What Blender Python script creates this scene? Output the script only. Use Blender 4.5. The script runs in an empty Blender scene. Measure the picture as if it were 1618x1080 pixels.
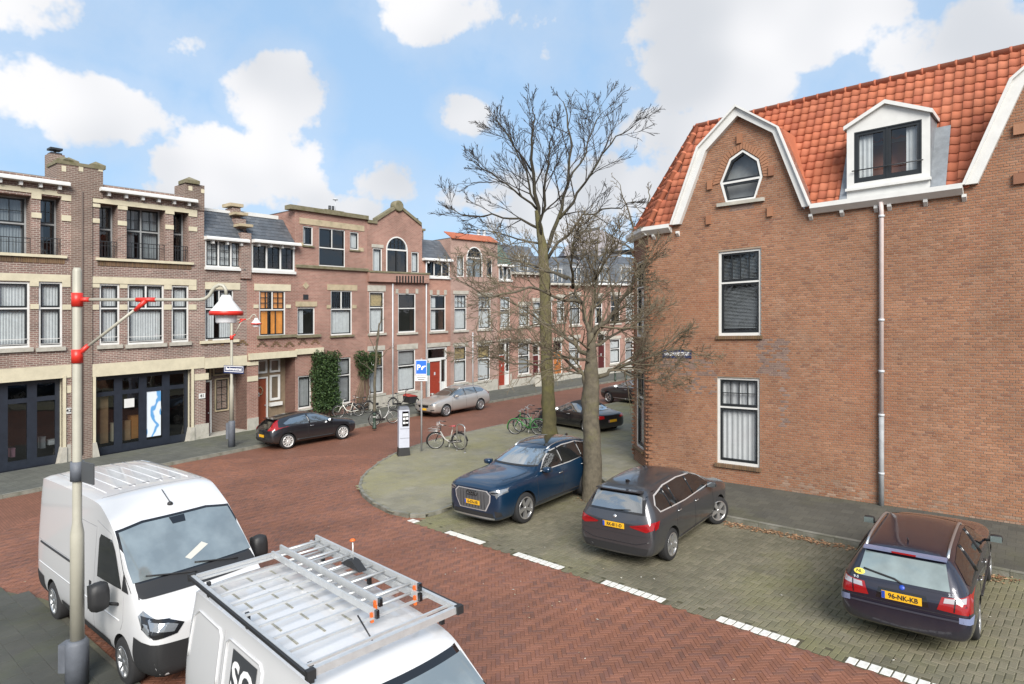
import bpy, bmesh, math, random
from mathutils import Vector, Matrix, Euler
from mathutils.bvhtree import BVHTree
from mathutils import noise as mnoise

# ------------------------------------------------------------------ camera, sky, sun
F, HZ, K, HC = 1000.0, 506.0, 0.035, 5.18      # focal (px of a 1618 px wide frame), horizon row, cross fall of the street, eye height
scene = bpy.context.scene
COL = scene.collection
cam = bpy.data.cameras.new('camera')
cam.sensor_width = 36.0
cam.lens = 36.0 * F / 1618.0
cam.shift_y = -(540.0 - HZ) / 1618.0
cam.clip_start = 0.1
cam.clip_end = 3000.0
camo = bpy.data.objects.new('camera', cam)
camo.location = (0, 0, HC)
camo.rotation_euler = (math.radians(90), 0, 0)
COL.objects.link(camo)
scene.camera = camo

SUN_EL, SUN_AZ = math.radians(36), math.radians(172)    # azimuth clockwise from +Y
world = bpy.data.worlds.new('World')
scene.world = world
world.use_nodes = True
def build_world():
    nt = world.node_tree; N = nt.nodes; L = nt.links
    N.clear()
    out = N.new('ShaderNodeOutputWorld'); bg = N.new('ShaderNodeBackground')
    sky = N.new('ShaderNodeTexSky'); sky.sky_type = 'NISHITA'; sky.sun_disc = False
    sky.sun_elevation = SUN_EL; sky.sun_rotation = SUN_AZ
    sky.air_density = 1.0; sky.dust_density = 1.2; sky.ozone_density = 1.0
    tc = N.new('ShaderNodeTexCoord')
    def math_(op, a, b=None, clamp=False):
        n = N.new('ShaderNodeMath'); n.operation = op; n.use_clamp = clamp
        for i, v in enumerate((a, b)):
            if v is None: continue
            if isinstance(v, (int, float)): n.inputs[i].default_value = v
            else: L.new(v, n.inputs[i])
        return n.outputs[0]
    def vmath(op, a, b=None):
        n = N.new('ShaderNodeVectorMath'); n.operation = op
        for i, v in enumerate((a, b)):
            if v is None: continue
            if isinstance(v, (tuple, Vector)): n.inputs[i].default_value = v
            else: L.new(v, n.inputs[i])
        return n
    d = tc.outputs['Generated']
    sep = N.new('ShaderNodeSeparateXYZ'); L.new(d, sep.inputs[0])
    # clouds live on a flat layer above the street: direction / (height + c)
    zc = math_('MAXIMUM', sep.outputs[2], 0.0)
    den = math_('ADD', zc, 0.22)
    comb = N.new('ShaderNodeCombineXYZ')
    L.new(math_('DIVIDE', sep.outputs[0], den), comb.inputs[0])
    L.new(math_('DIVIDE', sep.outputs[1], den), comb.inputs[1])
    comb.inputs[2].default_value = 0.0
    def noise(vec, scale, det, rough, seed):
        m = N.new('ShaderNodeMapping'); L.new(vec, m.inputs[0]); m.inputs['Location'].default_value = seed
        n = N.new('ShaderNodeTexNoise'); L.new(m.outputs[0], n.inputs['Vector'])
        n.inputs['Scale'].default_value = scale; n.inputs['Detail'].default_value = det; n.inputs['Roughness'].default_value = rough
        return n.outputs['Fac']
    n1 = noise(comb.outputs[0], 1.15, 2, 0.55, (3.1, 7.4, 0.2))
    nd = noise(d, 8.0, 5, 0.62, (1.3, 2.2, 4.0))       # puffy edges
    nd2 = noise(d, 3.2, 1, 0.5, (5.3, 0.2, 1.0))
    # cumulus heads seen over the roofs: direction, angular size x / y
    def pdir(u, v):
        return Vector(((u - 809) / F, 1.0, -(v - HZ) / F)).normalized()
    blobs = [(85, 160, .105, .045, 1.0),  (450, 160, .055, .058, 1.0), (455, 270, .052, .070, 1.0),
             (335, 262, .062, .042, .9),  (390, 312, .10, .028, .85), (735, 185, .040, .026, .9), (845, 40, .055, .045, .7),
             (1140, 90, .105, .085, 1.0), (1260, 40, .105, .060, 1.0), (1060, 225, .085, .05, .95), (1000, 285, .08, .05, .9), (1050, 20, .08, .04, .9),
             (620, 285, .075, .035, .7), (545, 330, .12, .022, .6), (80, 15, .12, .04, .6), (700, 10, .085, .045, .75),
             (1540, 80, .12, .055, .95), (1400, 20, .06, .03, .6), (760, 300, .09, .035, .65), (880, 340, .10, .035, .7),
             ]
    msk = None
    for (u, v, ax, ay, wgt) in blobs:
        c = pdir(u, v); r = Vector((c.y, -c.x, 0)).normalized(); up = r.cross(c)
        df = vmath('SUBTRACT', d, tuple(c)).outputs[0]
        a = math_('DIVIDE', vmath('DOT_PRODUCT', df, tuple(r)).outputs['Value'], ax)
        b = math_('DIVIDE', vmath('DOT_PRODUCT', df, tuple(up)).outputs['Value'], ay)
        rr = math_('ADD', math_('MULTIPLY', a, a), math_('MULTIPLY', b, b))
        g = math_('MULTIPLY', math_('SUBTRACT', 1.0, math_('MULTIPLY', rr, 0.5)), wgt)
        msk = g if msk is None else math_('MAXIMUM', msk, g)
    blob = math_('MAXIMUM', msk, -0.6)
    # unseen cover behind and above the frame: cumulus thickened for neutral fill light
    gen = math_('SUBTRACT', math_('MULTIPLY', n1, 5.0), 2.1)
    front = N.new('ShaderNodeMapRange'); front.inputs['From Min'].default_value = 0.55; front.inputs['From Max'].default_value = 0.75
    L.new(sep.outputs[1], front.inputs['Value'])
    elv = N.new('ShaderNodeMapRange'); elv.inputs['From Min'].default_value = 0.62; elv.inputs['From Max'].default_value = 0.5
    L.new(sep.outputs[2], elv.inputs['Value'])
    infr = math_('MULTIPLY', front.outputs[0], elv.outputs[0])
    base = N.new('ShaderNodeMix'); base.data_type = 'FLOAT'
    L.new(infr, base.inputs[0]); L.new(gen, base.inputs[2]); L.new(blob, base.inputs[3])
    fld = math_('ADD', base.outputs[0], math_('MULTIPLY', math_('SUBTRACT', nd, 0.5), 3.0))
    fld = math_('ADD', fld, math_('MULTIPLY', math_('SUBTRACT', nd2, 0.5), 0.9))
    cov = N.new('ShaderNodeMapRange'); cov.interpolation_type = 'SMOOTHSTEP'
    cov.inputs['From Min'].default_value = 0.20; cov.inputs['From Max'].default_value = 0.60
    L.new(fld, cov.inputs['Value'])
    thin = N.new('ShaderNodeMapRange'); thin.interpolation_type = 'SMOOTHSTEP'
    thin.inputs['From Min'].default_value = -0.9; thin.inputs['From Max'].default_value = 0.5
    thin.inputs['To Max'].default_value = 0.22
    L.new(fld, thin.inputs['Value'])
    covt = math_('MAXIMUM', cov.outputs[0], thin.outputs[0])
    # cloud body: white tops, greyer thick bellies
    shade = N.new('ShaderNodeMapRange'); shade.interpolation_type = 'SMOOTHSTEP'
    shade.inputs['From Min'].default_value = 0.35; shade.inputs['From Max'].default_value = 0.68
    L.new(noise(d, 4.2, 2, 0.55, (8.0, 3.0, 2.45)), shade.inputs['Value'])
    ccol = N.new('ShaderNodeMix'); ccol.data_type = 'RGBA'
    L.new(shade.outputs[0], ccol.inputs[0])
    ccol.inputs[6].default_value = (5.0, 5.0, 5.1, 1); ccol.inputs[7].default_value = (3.5, 3.65, 3.9, 1)
    # clear sky, lifted by thin high haze
    hz = N.new('ShaderNodeMix'); hz.data_type = 'RGBA'; hz.inputs[0].default_value = 0.78
    L.new(sky.outputs[0], hz.inputs[6]); hz.inputs[7].default_value = (2.1, 3.25, 4.7, 1)
    mixc = N.new('ShaderNodeMix'); mixc.data_type = 'RGBA'
    L.new(covt, mixc.inputs[0]); L.new(hz.outputs[2], mixc.inputs[6]); L.new(ccol.outputs[2], mixc.inputs[7])
    L.new(mixc.outputs[2], bg.inputs['Color'])
    bg.inputs['Strength'].default_value = 0.10
    L.new(bg.outputs[0], out.inputs['Surface'])
build_world()
world.cycles.sampling_method = 'MANUAL'
world.cycles.sample_map_resolution = 256

sun = bpy.data.lights.new('sun', 'SUN')
sun.energy = 3.1
sun.angle = math.radians(35)
sun.color = (1.0, 0.96, 0.9)
suno = bpy.data.objects.new('sun', sun)
_sd = Vector((math.sin(SUN_AZ) * math.cos(SUN_EL), math.cos(SUN_AZ) * math.cos(SUN_EL), math.sin(SUN_EL)))
suno.rotation_euler = _sd.to_track_quat('Z', 'Y').to_euler()
COL.objects.link(suno)
scene.view_settings.view_transform = 'Standard'
scene.view_settings.look = 'None'
scene.view_settings.exposure = 1.0
scene.view_settings.gamma = 1.0
scene.cycles.max_bounces = 6
scene.cycles.transparent_max_bounces = 12
scene.cycles.caustics_reflective = False
scene.cycles.caustics_refractive = False

# ------------------------------------------------------------------ measuring
def un(u, v, h=0.0):
    """pixel -> point at height h above the street plane"""
    Y = F * (HC - h) / (v - HZ + K * (u - 809.0))
    X = (u - 809.0) * Y / F
    return Vector((X, Y, h + K * X))
def gz(x): return K * x
def at_depth(u, v, Y):
    X = (u - 809.0) * Y / F
    return Vector((X, Y, HC - (v - HZ) * Y / F))
SLOPE = Matrix.Rotation(-math.atan(K), 4, 'Y')       # tilts a thing standing on the cross fall

class Frame:
    """a facade plane: u along the wall, w out of it, z up (z measured from the sloping street)"""
    def __init__(s, O, d, out):
        s.O = Vector((O[0], O[1])); s.d = Vector(d).normalized(); s.o = Vector(out).normalized()
    def p(s, u, w, z):
        q = s.O + s.d * u + s.o * w
        return Vector((q.x, q.y, z + K * q.x))
    def at(s, px, py, w=0.0):
        a = (px - 809.0) / F
        O = s.O + s.o * w
        u = (a * O.y - O.x) / (s.d.x - a * s.d.y)
        Y = O.y + s.d.y * u
        return u, HC - (py - HZ + K * (px - 809.0)) * Y / F
    def u(s, px, w=0.0): return s.at(px, 500, w)[0]

# ------------------------------------------------------------------ materials
MATS = {}
def newmat(name):
    m = bpy.data.materials.new(name); m.use_nodes = True
    nt = m.node_tree; b = nt.nodes['Principled BSDF']
    return m, nt, nt.nodes, nt.links, b
def rgb(c): return (c[0], c[1], c[2], 1.0)
def mat(name, col, rough=0.6, metal=0.0, var=0.0, vscale=6.0, bump=0.0, bscale=60.0, coat=0.0, spec=0.5, dirt=None, emit=None, alt=None, stretch=None):
    if name in MATS: return MATS[name]
    m, nt, N, L, b = newmat(name)
    b.inputs['Base Color'].default_value = rgb(col)
    b.inputs['Roughness'].default_value = rough
    b.inputs['Metallic'].default_value = metal
    b.inputs['Coat Weight'].default_value = coat
    b.inputs['Coat Roughness'].default_value = 0.04
    b.inputs['Specular IOR Level'].default_value = spec
    tc = N.new('ShaderNodeTexCoord')
    cur = None
    if var > 0:
        n = N.new('ShaderNodeTexNoise'); n.inputs['Scale'].default_value = vscale; n.inputs['Detail'].default_value = 6; n.inputs['Roughness'].default_value = 0.65
        L.new(tc.outputs['Object'], n.inputs['Vector'])
        mr = N.new('ShaderNodeMapRange'); mr.inputs['From Min'].default_value = 0.3; mr.inputs['From Max'].default_value = 0.7
        L.new(n.outputs['Fac'], mr.inputs['Value'])
        mx = N.new('ShaderNodeMix'); mx.data_type = 'RGBA'
        a2 = alt if alt else [c * (1 - var) for c in col]
        mx.inputs[6].default_value = rgb([min(1, c * (1 + var * .6)) for c in col]); mx.inputs[7].default_value = rgb(a2)
        L.new(mr.outputs[0], mx.inputs[0]); cur = mx.outputs[2]
        L.new(cur, b.inputs['Base Color'])
    if dirt:
        n = N.new('ShaderNodeTexNoise'); n.inputs['Scale'].default_value = dirt[1]; n.inputs['Detail'].default_value = 8; n.inputs['Roughness'].default_value = 0.7
        L.new(tc.outputs['Object'], n.inputs['Vector'])
        mr = N.new('ShaderNodeMapRange'); mr.inputs['From Min'].default_value = dirt[2]; mr.inputs['From Max'].default_value = dirt[2] + .22
        mr.inputs['To Max'].default_value = dirt[3]
        L.new(n.outputs['Fac'], mr.inputs['Value'])
        mx = N.new('ShaderNodeMix'); mx.data_type = 'RGBA'
        L.new(mr.outputs[0], mx.inputs[0])
        if cur: L.new(cur, mx.inputs[6])
        else: mx.inputs[6].default_value = rgb(col)
        mx.inputs[7].default_value = rgb(dirt[0]); L.new(mx.outputs[2], b.inputs['Base Color'])
    if bump > 0:
        n = N.new('ShaderNodeTexNoise'); n.inputs['Scale'].default_value = bscale; n.inputs['Detail'].default_value = 5
        if stretch:
            mp = N.new('ShaderNodeMapping'); mp.inputs['Scale'].default_value = stretch; L.new(tc.outputs['Object'], mp.inputs[0]); L.new(mp.outputs[0], n.inputs['Vector'])
        else: L.new(tc.outputs['Object'], n.inputs['Vector'])
        bp = N.new('ShaderNodeBump'); bp.inputs['Strength'].default_value = bump; bp.inputs['Distance'].default_value = 0.02
        L.new(n.outputs['Fac'], bp.inputs['Height']); L.new(bp.outputs[0], b.inputs['Normal'])
    if emit:
        b.inputs['Emission Color'].default_value = rgb(emit[:3]); b.inputs['Emission Strength'].default_value = emit[3]
    MATS[name] = m
    return m
def brick_mat(name, c1, c2, mortar, bw=0.21, rh=0.063, ms=0.011, patch=(.5, .5, .5), pfac=0.0, stain=None):
    """brickwork on UVs in metres (walls whose bricks are too small to pick apart)"""
    if name in MATS: return MATS[name]
    m, nt, N, L, b = newmat(name)
    tc = N.new('ShaderNodeTexCoord')
    br = N.new('ShaderNodeTexBrick'); L.new(tc.outputs['UV'], br.inputs['Vector'])
    br.inputs['Scale'].default_value = 1.0
    br.inputs['Brick Width'].default_value = bw; br.inputs['Row Height'].default_value = rh; br.inputs['Mortar Size'].default_value = ms
    br.inputs['Mortar Smooth'].default_value = 0.3; br.inputs['Bias'].default_value = -0.1
    br.inputs['Color1'].default_value = rgb(c1); br.inputs['Color2'].default_value = rgb(c2); br.inputs['Mortar'].default_value = rgb(mortar)
    n = N.new('ShaderNodeTexNoise'); n.inputs['Scale'].default_value = 0.55; n.inputs['Detail'].default_value = 7; n.inputs['Roughness'].default_value = 0.62
    L.new(tc.outputs['UV'], n.inputs['Vector'])
    mr = N.new('ShaderNodeMapRange'); mr.inputs['From Min'].default_value = 0.35; mr.inputs['From Max'].default_value = 0.68
    mr.inputs['To Min'].default_value = 0.78; mr.inputs['To Max'].default_value = 1.18
    L.new(n.outputs['Fac'], mr.inputs['Value'])
    mul = N.new('ShaderNodeMix'); mul.data_type = 'RGBA'; mul.blend_type = 'MULTIPLY'; mul.inputs[0].default_value = 1.0
    L.new(br.outputs['Color'], mul.inputs[6])
    cmb = N.new('ShaderNodeCombineColor')
    for i in range(3): L.new(mr.outputs[0], cmb.inputs[i])
    L.new(cmb.outputs[0], mul.inputs[7])
    cur = mul.outputs[2]
    if pfac > 0:
        n2 = N.new('ShaderNodeTexNoise'); n2.inputs['Scale'].default_value = 1.6; n2.inputs['Detail'].default_value = 8; n2.inputs['Roughness'].default_value = 0.7
        L.new(tc.outputs['UV'], n2.inputs['Vector'])
        m2 = N.new('ShaderNodeMapRange'); m2.inputs['From Min'].default_value = 0.52; m2.inputs['From Max'].default_value = 0.72; m2.inputs['To Max'].default_value = pfac
        L.new(n2.outputs['Fac'], m2.inputs['Value'])
        mx = N.new('ShaderNodeMix'); mx.data_type = 'RGBA'; L.new(m2.outputs[0], mx.inputs[0]); L.new(cur, mx.inputs[6]); mx.inputs[7].default_value = rgb(patch)
        cur = mx.outputs[2]
    L.new(cur, b.inputs['Base Color']); b.inputs['Roughness'].default_value = 0.88
    bp = N.new('ShaderNodeBump'); bp.inputs['Strength'].default_value = 0.5; bp.inputs['Distance'].default_value = 0.01; bp.invert = True
    L.new(br.outputs['Fac'], bp.inputs['Height']); L.new(bp.outputs[0], b.inputs['Normal'])
    MATS[name] = m
    return m
def piece_mat(name, cols, rough=0.85, stain=None, bump=0.25, sscale=0.7, world_noise=0.35, moss=None):
    """loose pieces (bricks, pavers, tiles): tone by piece (colour attribute 'tone' 0..1), stains run across pieces"""
    if name in MATS: return MATS[name]
    m, nt, N, L, b = newmat(name)
    at = N.new('ShaderNodeAttribute'); at.attribute_name = 'tone'
    ob = N.new('ShaderNodeObjectInfo')
    ad = N.new('ShaderNodeMath'); ad.operation = 'ADD'; L.new(at.outputs['Fac'], ad.inputs[0])
    fr = N.new('ShaderNodeMath'); fr.operation = 'MULTIPLY'; L.new(ob.outputs['Random'], fr.inputs[0]); L.new(ob.outputs['Alpha'], fr.inputs[1])
    L.new(fr.outputs[0], ad.inputs[1])
    wr = N.new('ShaderNodeMath'); wr.operation = 'FRACT'; L.new(ad.outputs[0], wr.inputs[0])
    cr = N.new('ShaderNodeValToRGB'); L.new(wr.outputs[0], cr.inputs[0])
    el = cr.color_ramp.elements
    while len(el) < len(cols): el.new(0.5)
    for i, c in enumerate(cols):
        el[i].position = i / (len(cols) - 1) if len(cols) > 1 else 0; el[i].color = rgb(c)
    geo = N.new('ShaderNodeNewGeometry')
    n = N.new('ShaderNodeTexNoise'); n.inputs['Scale'].default_value = sscale; n.inputs['Detail'].default_value = 7; n.inputs['Roughness'].default_value = 0.65
    L.new(geo.outputs['Position'], n.inputs['Vector'])
    mr = N.new('ShaderNodeMapRange'); mr.inputs['From Min'].default_value = 0.32; mr.inputs['From Max'].default_value = 0.68
    mr.inputs['To Min'].default_value = 1 - world_noise; mr.inputs['To Max'].default_value = 1 + world_noise * .6
    L.new(n.outputs['Fac'], mr.inputs['Value'])
    mul = N.new('ShaderNodeMix'); mul.data_type = 'RGBA'; mul.blend_type = 'MULTIPLY'; mul.inputs[0].default_value = 1.0
    cmb = N.new('ShaderNodeCombineColor')
    for i in range(3): L.new(mr.outputs[0], cmb.inputs[i])
    L.new(cr.outputs[0], mul.inputs[6]); L.new(cmb.outputs[0], mul.inputs[7]); cur = mul.outputs[2]
    for (c, sc, lo, amt) in (stain or []):
        n2 = N.new('ShaderNodeTexNoise'); n2.inputs['Scale'].default_value = sc; n2.inputs['Detail'].default_value = 8; n2.inputs['Roughness'].default_value = 0.68
        mp = N.new('ShaderNodeMapping'); mp.inputs['Location'].default_value = (sc * 3.7, lo * 11, 1.0); L.new(geo.outputs['Position'], mp.inputs[0]); L.new(mp.outputs[0], n2.inputs['Vector'])
        m2 = N.new('ShaderNodeMapRange'); m2.inputs['From Min'].default_value = lo; m2.inputs['From Max'].default_value = lo + .2; m2.inputs['To Max'].default_value = amt
        L.new(n2.outputs['Fac'], m2.inputs['Value'])
        mx = N.new('ShaderNodeMix'); mx.data_type = 'RGBA'; L.new(m2.outputs[0], mx.inputs[0]); L.new(cur, mx.inputs[6]); mx.inputs[7].default_value = rgb(c)
        cur = mx.outputs[2]
    L.new(cur, b.inputs['Base Color']); b.inputs['Roughness'].default_value = rough
    if bump:
        n3 = N.new('ShaderNodeTexNoise'); n3.inputs['Scale'].default_value = 70; n3.inputs['Detail'].default_value = 4; L.new(geo.outputs['Position'], n3.inputs['Vector'])
        bp = N.new('ShaderNodeBump'); bp.inputs['Strength'].default_value = bump; bp.inputs['Distance'].default_value = 0.01
        L.new(n3.outputs['Fac'], bp.inputs['Height']); L.new(bp.outputs[0], b.inputs['Normal'])
    MATS[name] = m
    return m
def glass_mat(name, tint=(.75, .8, .82), refl=1.0, rough=0.02):
    """thin window glass: tinted see-through plus mirror by Fresnel"""
    if name in MATS: return MATS[name]
    m, nt, N, L, b = newmat(name)
    N.remove(b); out = N['Material Output']
    tr = N.new('ShaderNodeBsdfTransparent'); tr.inputs['Color'].default_value = rgb(tint)
    gl = N.new('ShaderNodeBsdfGlossy'); gl.inputs['Roughness'].default_value = rough; gl.inputs['Color'].default_value = (.95, .97, 1, 1)
    fr = N.new('ShaderNodeLayerWeight'); fr.inputs['Blend'].default_value = 0.5
    pw = N.new('ShaderNodeMath'); pw.operation = 'POWER'; pw.inputs[1].default_value = 3.5; L.new(fr.outputs['Facing'], pw.inputs[0])
    ml = N.new('ShaderNodeMath'); ml.operation = 'MULTIPLY_ADD'; ml.inputs[1].default_value = refl; ml.inputs[2].default_value = 0.06 * refl; ml.use_clamp = True
    L.new(pw.outputs[0], ml.inputs[0])
    mx = N.new('ShaderNodeMixShader'); L.new(ml.outputs[0], mx.inputs[0]); L.new(tr.outputs[0], mx.inputs[1]); L.new(gl.outputs[0], mx.inputs[2])
    tcn = N.new('ShaderNodeTexCoord'); nn = N.new('ShaderNodeTexNoise'); nn.inputs['Scale'].default_value = 1.7; L.new(tcn.outputs['Object'], nn.inputs['Vector'])
    bp = N.new('ShaderNodeBump'); bp.inputs['Strength'].default_value = 0.06; bp.inputs['Distance'].default_value = 0.05
    L.new(nn.outputs['Fac'], bp.inputs['Height']); L.new(bp.outputs[0], gl.inputs['Normal'])
    L.new(mx.outputs[0], out.inputs['Surface'])
    MATS[name] = m
    return m

# ------------------------------------------------------------------ mesh building
OFF = {}
def tag(o, label=None, cat=None, group=None, kind=None):
    if label: o['label'] = label
    if cat: o['category'] = cat
    if group: o['group'] = group
    if kind: o['kind'] = kind
    return o
def empty(name, loc, label=None, cat=None, group=None, rot=None):
    o = bpy.data.objects.new(name, None); COL.objects.link(o)
    o.empty_display_size = 0.3
    o.location = loc
    if rot is not None: o.rotation_euler = rot
    OFF[o.name] = Vector(loc) if rot is None else Vector((0, 0, 0))
    return tag(o, label, cat, group)
def child(o, parent):
    o.parent = parent
    OFF[o.name] = OFF.get(parent.name, Vector((0, 0, 0)))
    return o
class MB:
    def __init__(s): s.v = []; s.f = []; s.m = []; s.uv = []; s.sm = []; s.tone = []
    def face(s, pts, m=0, uv=None, smooth=False, tone=0.0):
        i = len(s.v); s.v += [Vector(p) for p in pts]
        s.f.append(tuple(range(i, i + len(pts)))); s.m.append(m); s.sm.append(smooth); s.tone.append(tone)
        s.uv.append(uv if uv else [(0, 0)] * len(pts))
    def hexa(s, P, m=0, uvs=None, tone=0.0, skip=()):
        """P: 8 points, index bits: 1=u 2=w 4=z"""
        Q = ((2, 3, 7, 6), (1, 0, 4, 5), (0, 2, 6, 4), (3, 1, 5, 7), (4, 6, 7, 5), (0, 1, 3, 2))   # front(w1) back left right top bottom
        for k, q in enumerate(Q):
            if k in skip: continue
            s.face([P[i] for i in q], m, [uvs[k][i] for i in q] if uvs else None, tone=tone)
    def fbox(s, fr, u0, u1, w0, w1, z0, z1, m=0, tone=0.0, skip=()):
        P = [fr.p((u0, u1)[i & 1], (w0, w1)[i >> 1 & 1], (z0, z1)[i >> 2 & 1]) for i in range(8)]
        L = [((u0, u1)[i & 1], (w0, w1)[i >> 1 & 1], (z0, z1)[i >> 2 & 1]) for i in range(8)]
        uz = [(l[0], l[2]) for l in L]; wz = [(l[1], l[2]) for l in L]; uw = [(l[0], l[1]) for l in L]
        s.hexa(P, m, (uz, uz, wz, wz, uw, uw), tone, skip)
    def box(s, c, d, m=0, M=None, tone=0.0, taper=1.0):
        P = []
        for i in range(8):
            t = taper if i & 4 else 1.0
            q = Vector(((-.5, .5)[i & 1] * d[0] * t, (-.5, .5)[i >> 1 & 1] * d[1] * t, (-.5, .5)[i >> 2 & 1] * d[2]))
            if M is not None: q = M @ q
            P.append(q + Vector(c))
        s.hexa(P, m, None, tone)
    def prism(s, poly, fn, w0, w1, m=0, uv=True, caps=True):
        """poly: list of (a,b); fn(a,b,w) -> point; w1 is the visible face"""
        n = len(poly)
        A = [fn(a, b, w1) for a, b in poly]; B = [fn(a, b, w0) for a, b in poly]
        if caps:
            s.face(A, m, [(a, b) for a, b in poly]); s.face(B[::-1], m, [(a, b) for a, b in poly[::-1]])
        for i in range(n):
            j = (i + 1) % n
            s.face([A[i], B[i], B[j], A[j]], m, [(poly[i][0], poly[i][1]), (poly[i][0] + (w1 - w0), poly[i][1]), (poly[j][0] + (w1 - w0), poly[j][1]), poly[j]])
    def tube(s, pts, rad, n=8, m=0, cap=True, smooth=True, closed=False):
        pts = [Vector(p) for p in pts]; k = len(pts)
        if isinstance(rad, (int, float)): rad = [rad] * k
        T = []
        for i in range(k):
            a = pts[(i - 1) % k] if (closed or i > 0) else pts[i]; b = pts[(i + 1) % k] if (closed or i < k - 1) else pts[i]
            t = (b - a); T.append(t.normalized() if t.length > 1e-9 else Vector((0, 0, 1)))
        ref = Vector((0, 0, 1)) if abs(T[0].z) < .9 else Vector((1, 0, 0))
        x = T[0].cross(ref).normalized()
        base = len(s.v)
        for i in range(k):
            x = (x - T[i] * x.dot(T[i])); x = x.normalized() if x.length > 1e-6 else T[i].orthogonal().normalized()
            y = T[i].cross(x)
            for j in range(n):
                a = 2 * math.pi * j / n
                s.v.append(pts[i] + x * (math.cos(a) * rad[i]) + y * (math.sin(a) * rad[i]))
        for i in range(k if closed else k - 1):
            i2 = (i + 1) % k
            for j in range(n):
                j2 = (j + 1) % n
                s.f.append((base + i * n + j, base + i * n + j2, base + i2 * n + j2, base + i2 * n + j)); s.m.append(m); s.sm.append(smooth); s.tone.append(0); s.uv.append([(0, 0)] * 4)
        if cap and not closed:
            for i, rev in ((0, True), (k - 1, False)):
                idx = tuple(base + i * n + j for j in range(n))
                s.f.append(idx[::-1] if rev else idx); s.m.append(m); s.sm.append(False); s.tone.append(0); s.uv.append([(0, 0)] * n)
    def lathe(s, prof, n=24, m=0, M=None, smooth=True, cap=True):
        """prof: list of (r, z)"""
        base = len(s.v); k = len(prof)
        for r, z in prof:
            for j in range(n):
                a = 2 * math.pi * j / n; q = Vector((math.cos(a) * r, math.sin(a) * r, z))
                s.v.append(M @ q if M is not None else q)
        for i in range(k - 1):
            for j in range(n):
                j2 = (j + 1) % n
                s.f.append((base + i * n + j, base + i * n + j2, base + (i + 1) * n + j2, base + (i + 1) * n + j)); s.m.append(m); s.sm.append(smooth); s.tone.append(0); s.uv.append([(0, 0)] * 4)
        if cap:
            for i, rev in ((0, True), (k - 1, False)):
                idx = tuple(base + i * n + j for j in range(n))
                s.f.append(idx[::-1] if rev else idx); s.m.append(m); s.sm.append(False); s.tone.append(0); s.uv.append([(0, 0)] * n)
    def build(s, name, mats, parent=None, off=None, tone=False, uvs=True, bevel=0.0):
        me = bpy.data.meshes.new(name)
        o3 = off if off is not None else (OFF.get(parent.name, Vector((0, 0, 0))) if parent is not None else Vector((0, 0, 0)))
        me.from_pydata([tuple(p - o3) for p in s.v], [], s.f)
        if not isinstance(mats, (list, tuple)): mats = [mats]
        for m in mats: me.materials.append(m)
        me.polygons.foreach_set('material_index', s.m)
        me.polygons.foreach_set('use_smooth', s.sm)
        if uvs:
            ul = me.uv_layers.new(name='UVMap')
            flat = []
            for q in s.uv:
                for a in q: flat += (a[0], a[1])
            ul.data.foreach_set('uv', flat)
        if tone:
            at = me.attributes.new('tone', 'FLOAT', 'FACE'); at.data.foreach_set('value', s.tone)
        me.update()
        o = bpy.data.objects.new(name, me); COL.objects.link(o)
        if parent is not None: child(o, parent)
        else: OFF[o.name] = Vector((0, 0, 0))
        if bevel > 0:
            bm = o.modifiers.new('bevel', 'BEVEL'); bm.width = bevel; bm.segments = 2; bm.limit_method = 'ANGLE'; bm.angle_limit = math.radians(40)
        return o
def text_mesh(txt, size, align='CENTER', bold=False, extrude=0.0015):
    cu = bpy.data.curves.new('lettering', 'FONT'); cu.body = txt; cu.size = size; cu.align_x = align; cu.align_y = 'CENTER'; cu.extrude = extrude
    cu.resolution_u = 3
    if bold: cu.offset = size * 0.022
    ob = bpy.data.objects.new('lettering', cu)
    me = bpy.data.meshes.new_from_object(ob)
    bpy.data.objects.remove(ob); bpy.data.curves.remove(cu)
    return me
def put_text(name, txt, size, M, material, parent, bold=False, sx=1.0):
    """lettering in the XY plane of M (X right, Y up, Z towards the reader)"""
    me = text_mesh(txt, size, bold=bold)
    off = OFF.get(parent.name, Vector((0, 0, 0))) if parent is not None else Vector((0, 0, 0))
    me.transform(Matrix.Translation(-off) @ M @ Matrix.Diagonal((sx, 1, 1, 1)))
    me.materials.clear(); me.materials.append(material)
    o = bpy.data.objects.new(name, me); COL.objects.link(o)
    if parent is not None: child(o, parent)
    return o
def basis(o, x, y):
    x = Vector(x).normalized(); z = x.cross(Vector(y)).normalized(); y = z.cross(x)
    return Matrix(((x.x, y.x, z.x, o[0]), (x.y, y.y, z.y, o[1]), (x.z, y.z, z.z, o[2]), (0, 0, 0, 1)))
def copy_tree(o, parent=None):
    c = o.copy(); COL.objects.link(c); c.parent = parent
    for ch in list(o.children): copy_tree(ch, c)
    return c
# ------------------------------------------------------------------ ground, road, pavements
rnd = random.Random(7)
def V2(*a): return [Vector((p[0], p[1])) for p in a]
def inside(p, poly):
    c = False; j = len(poly) - 1
    for i in range(len(poly)):
        a, b = poly[i], poly[j]
        if (a[1] > p[1]) != (b[1] > p[1]) and p[0] < (b[0] - a[0]) * (p[1] - a[1]) / (b[1] - a[1]) + a[0]: c = not c
        j = i
    return c
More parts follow.
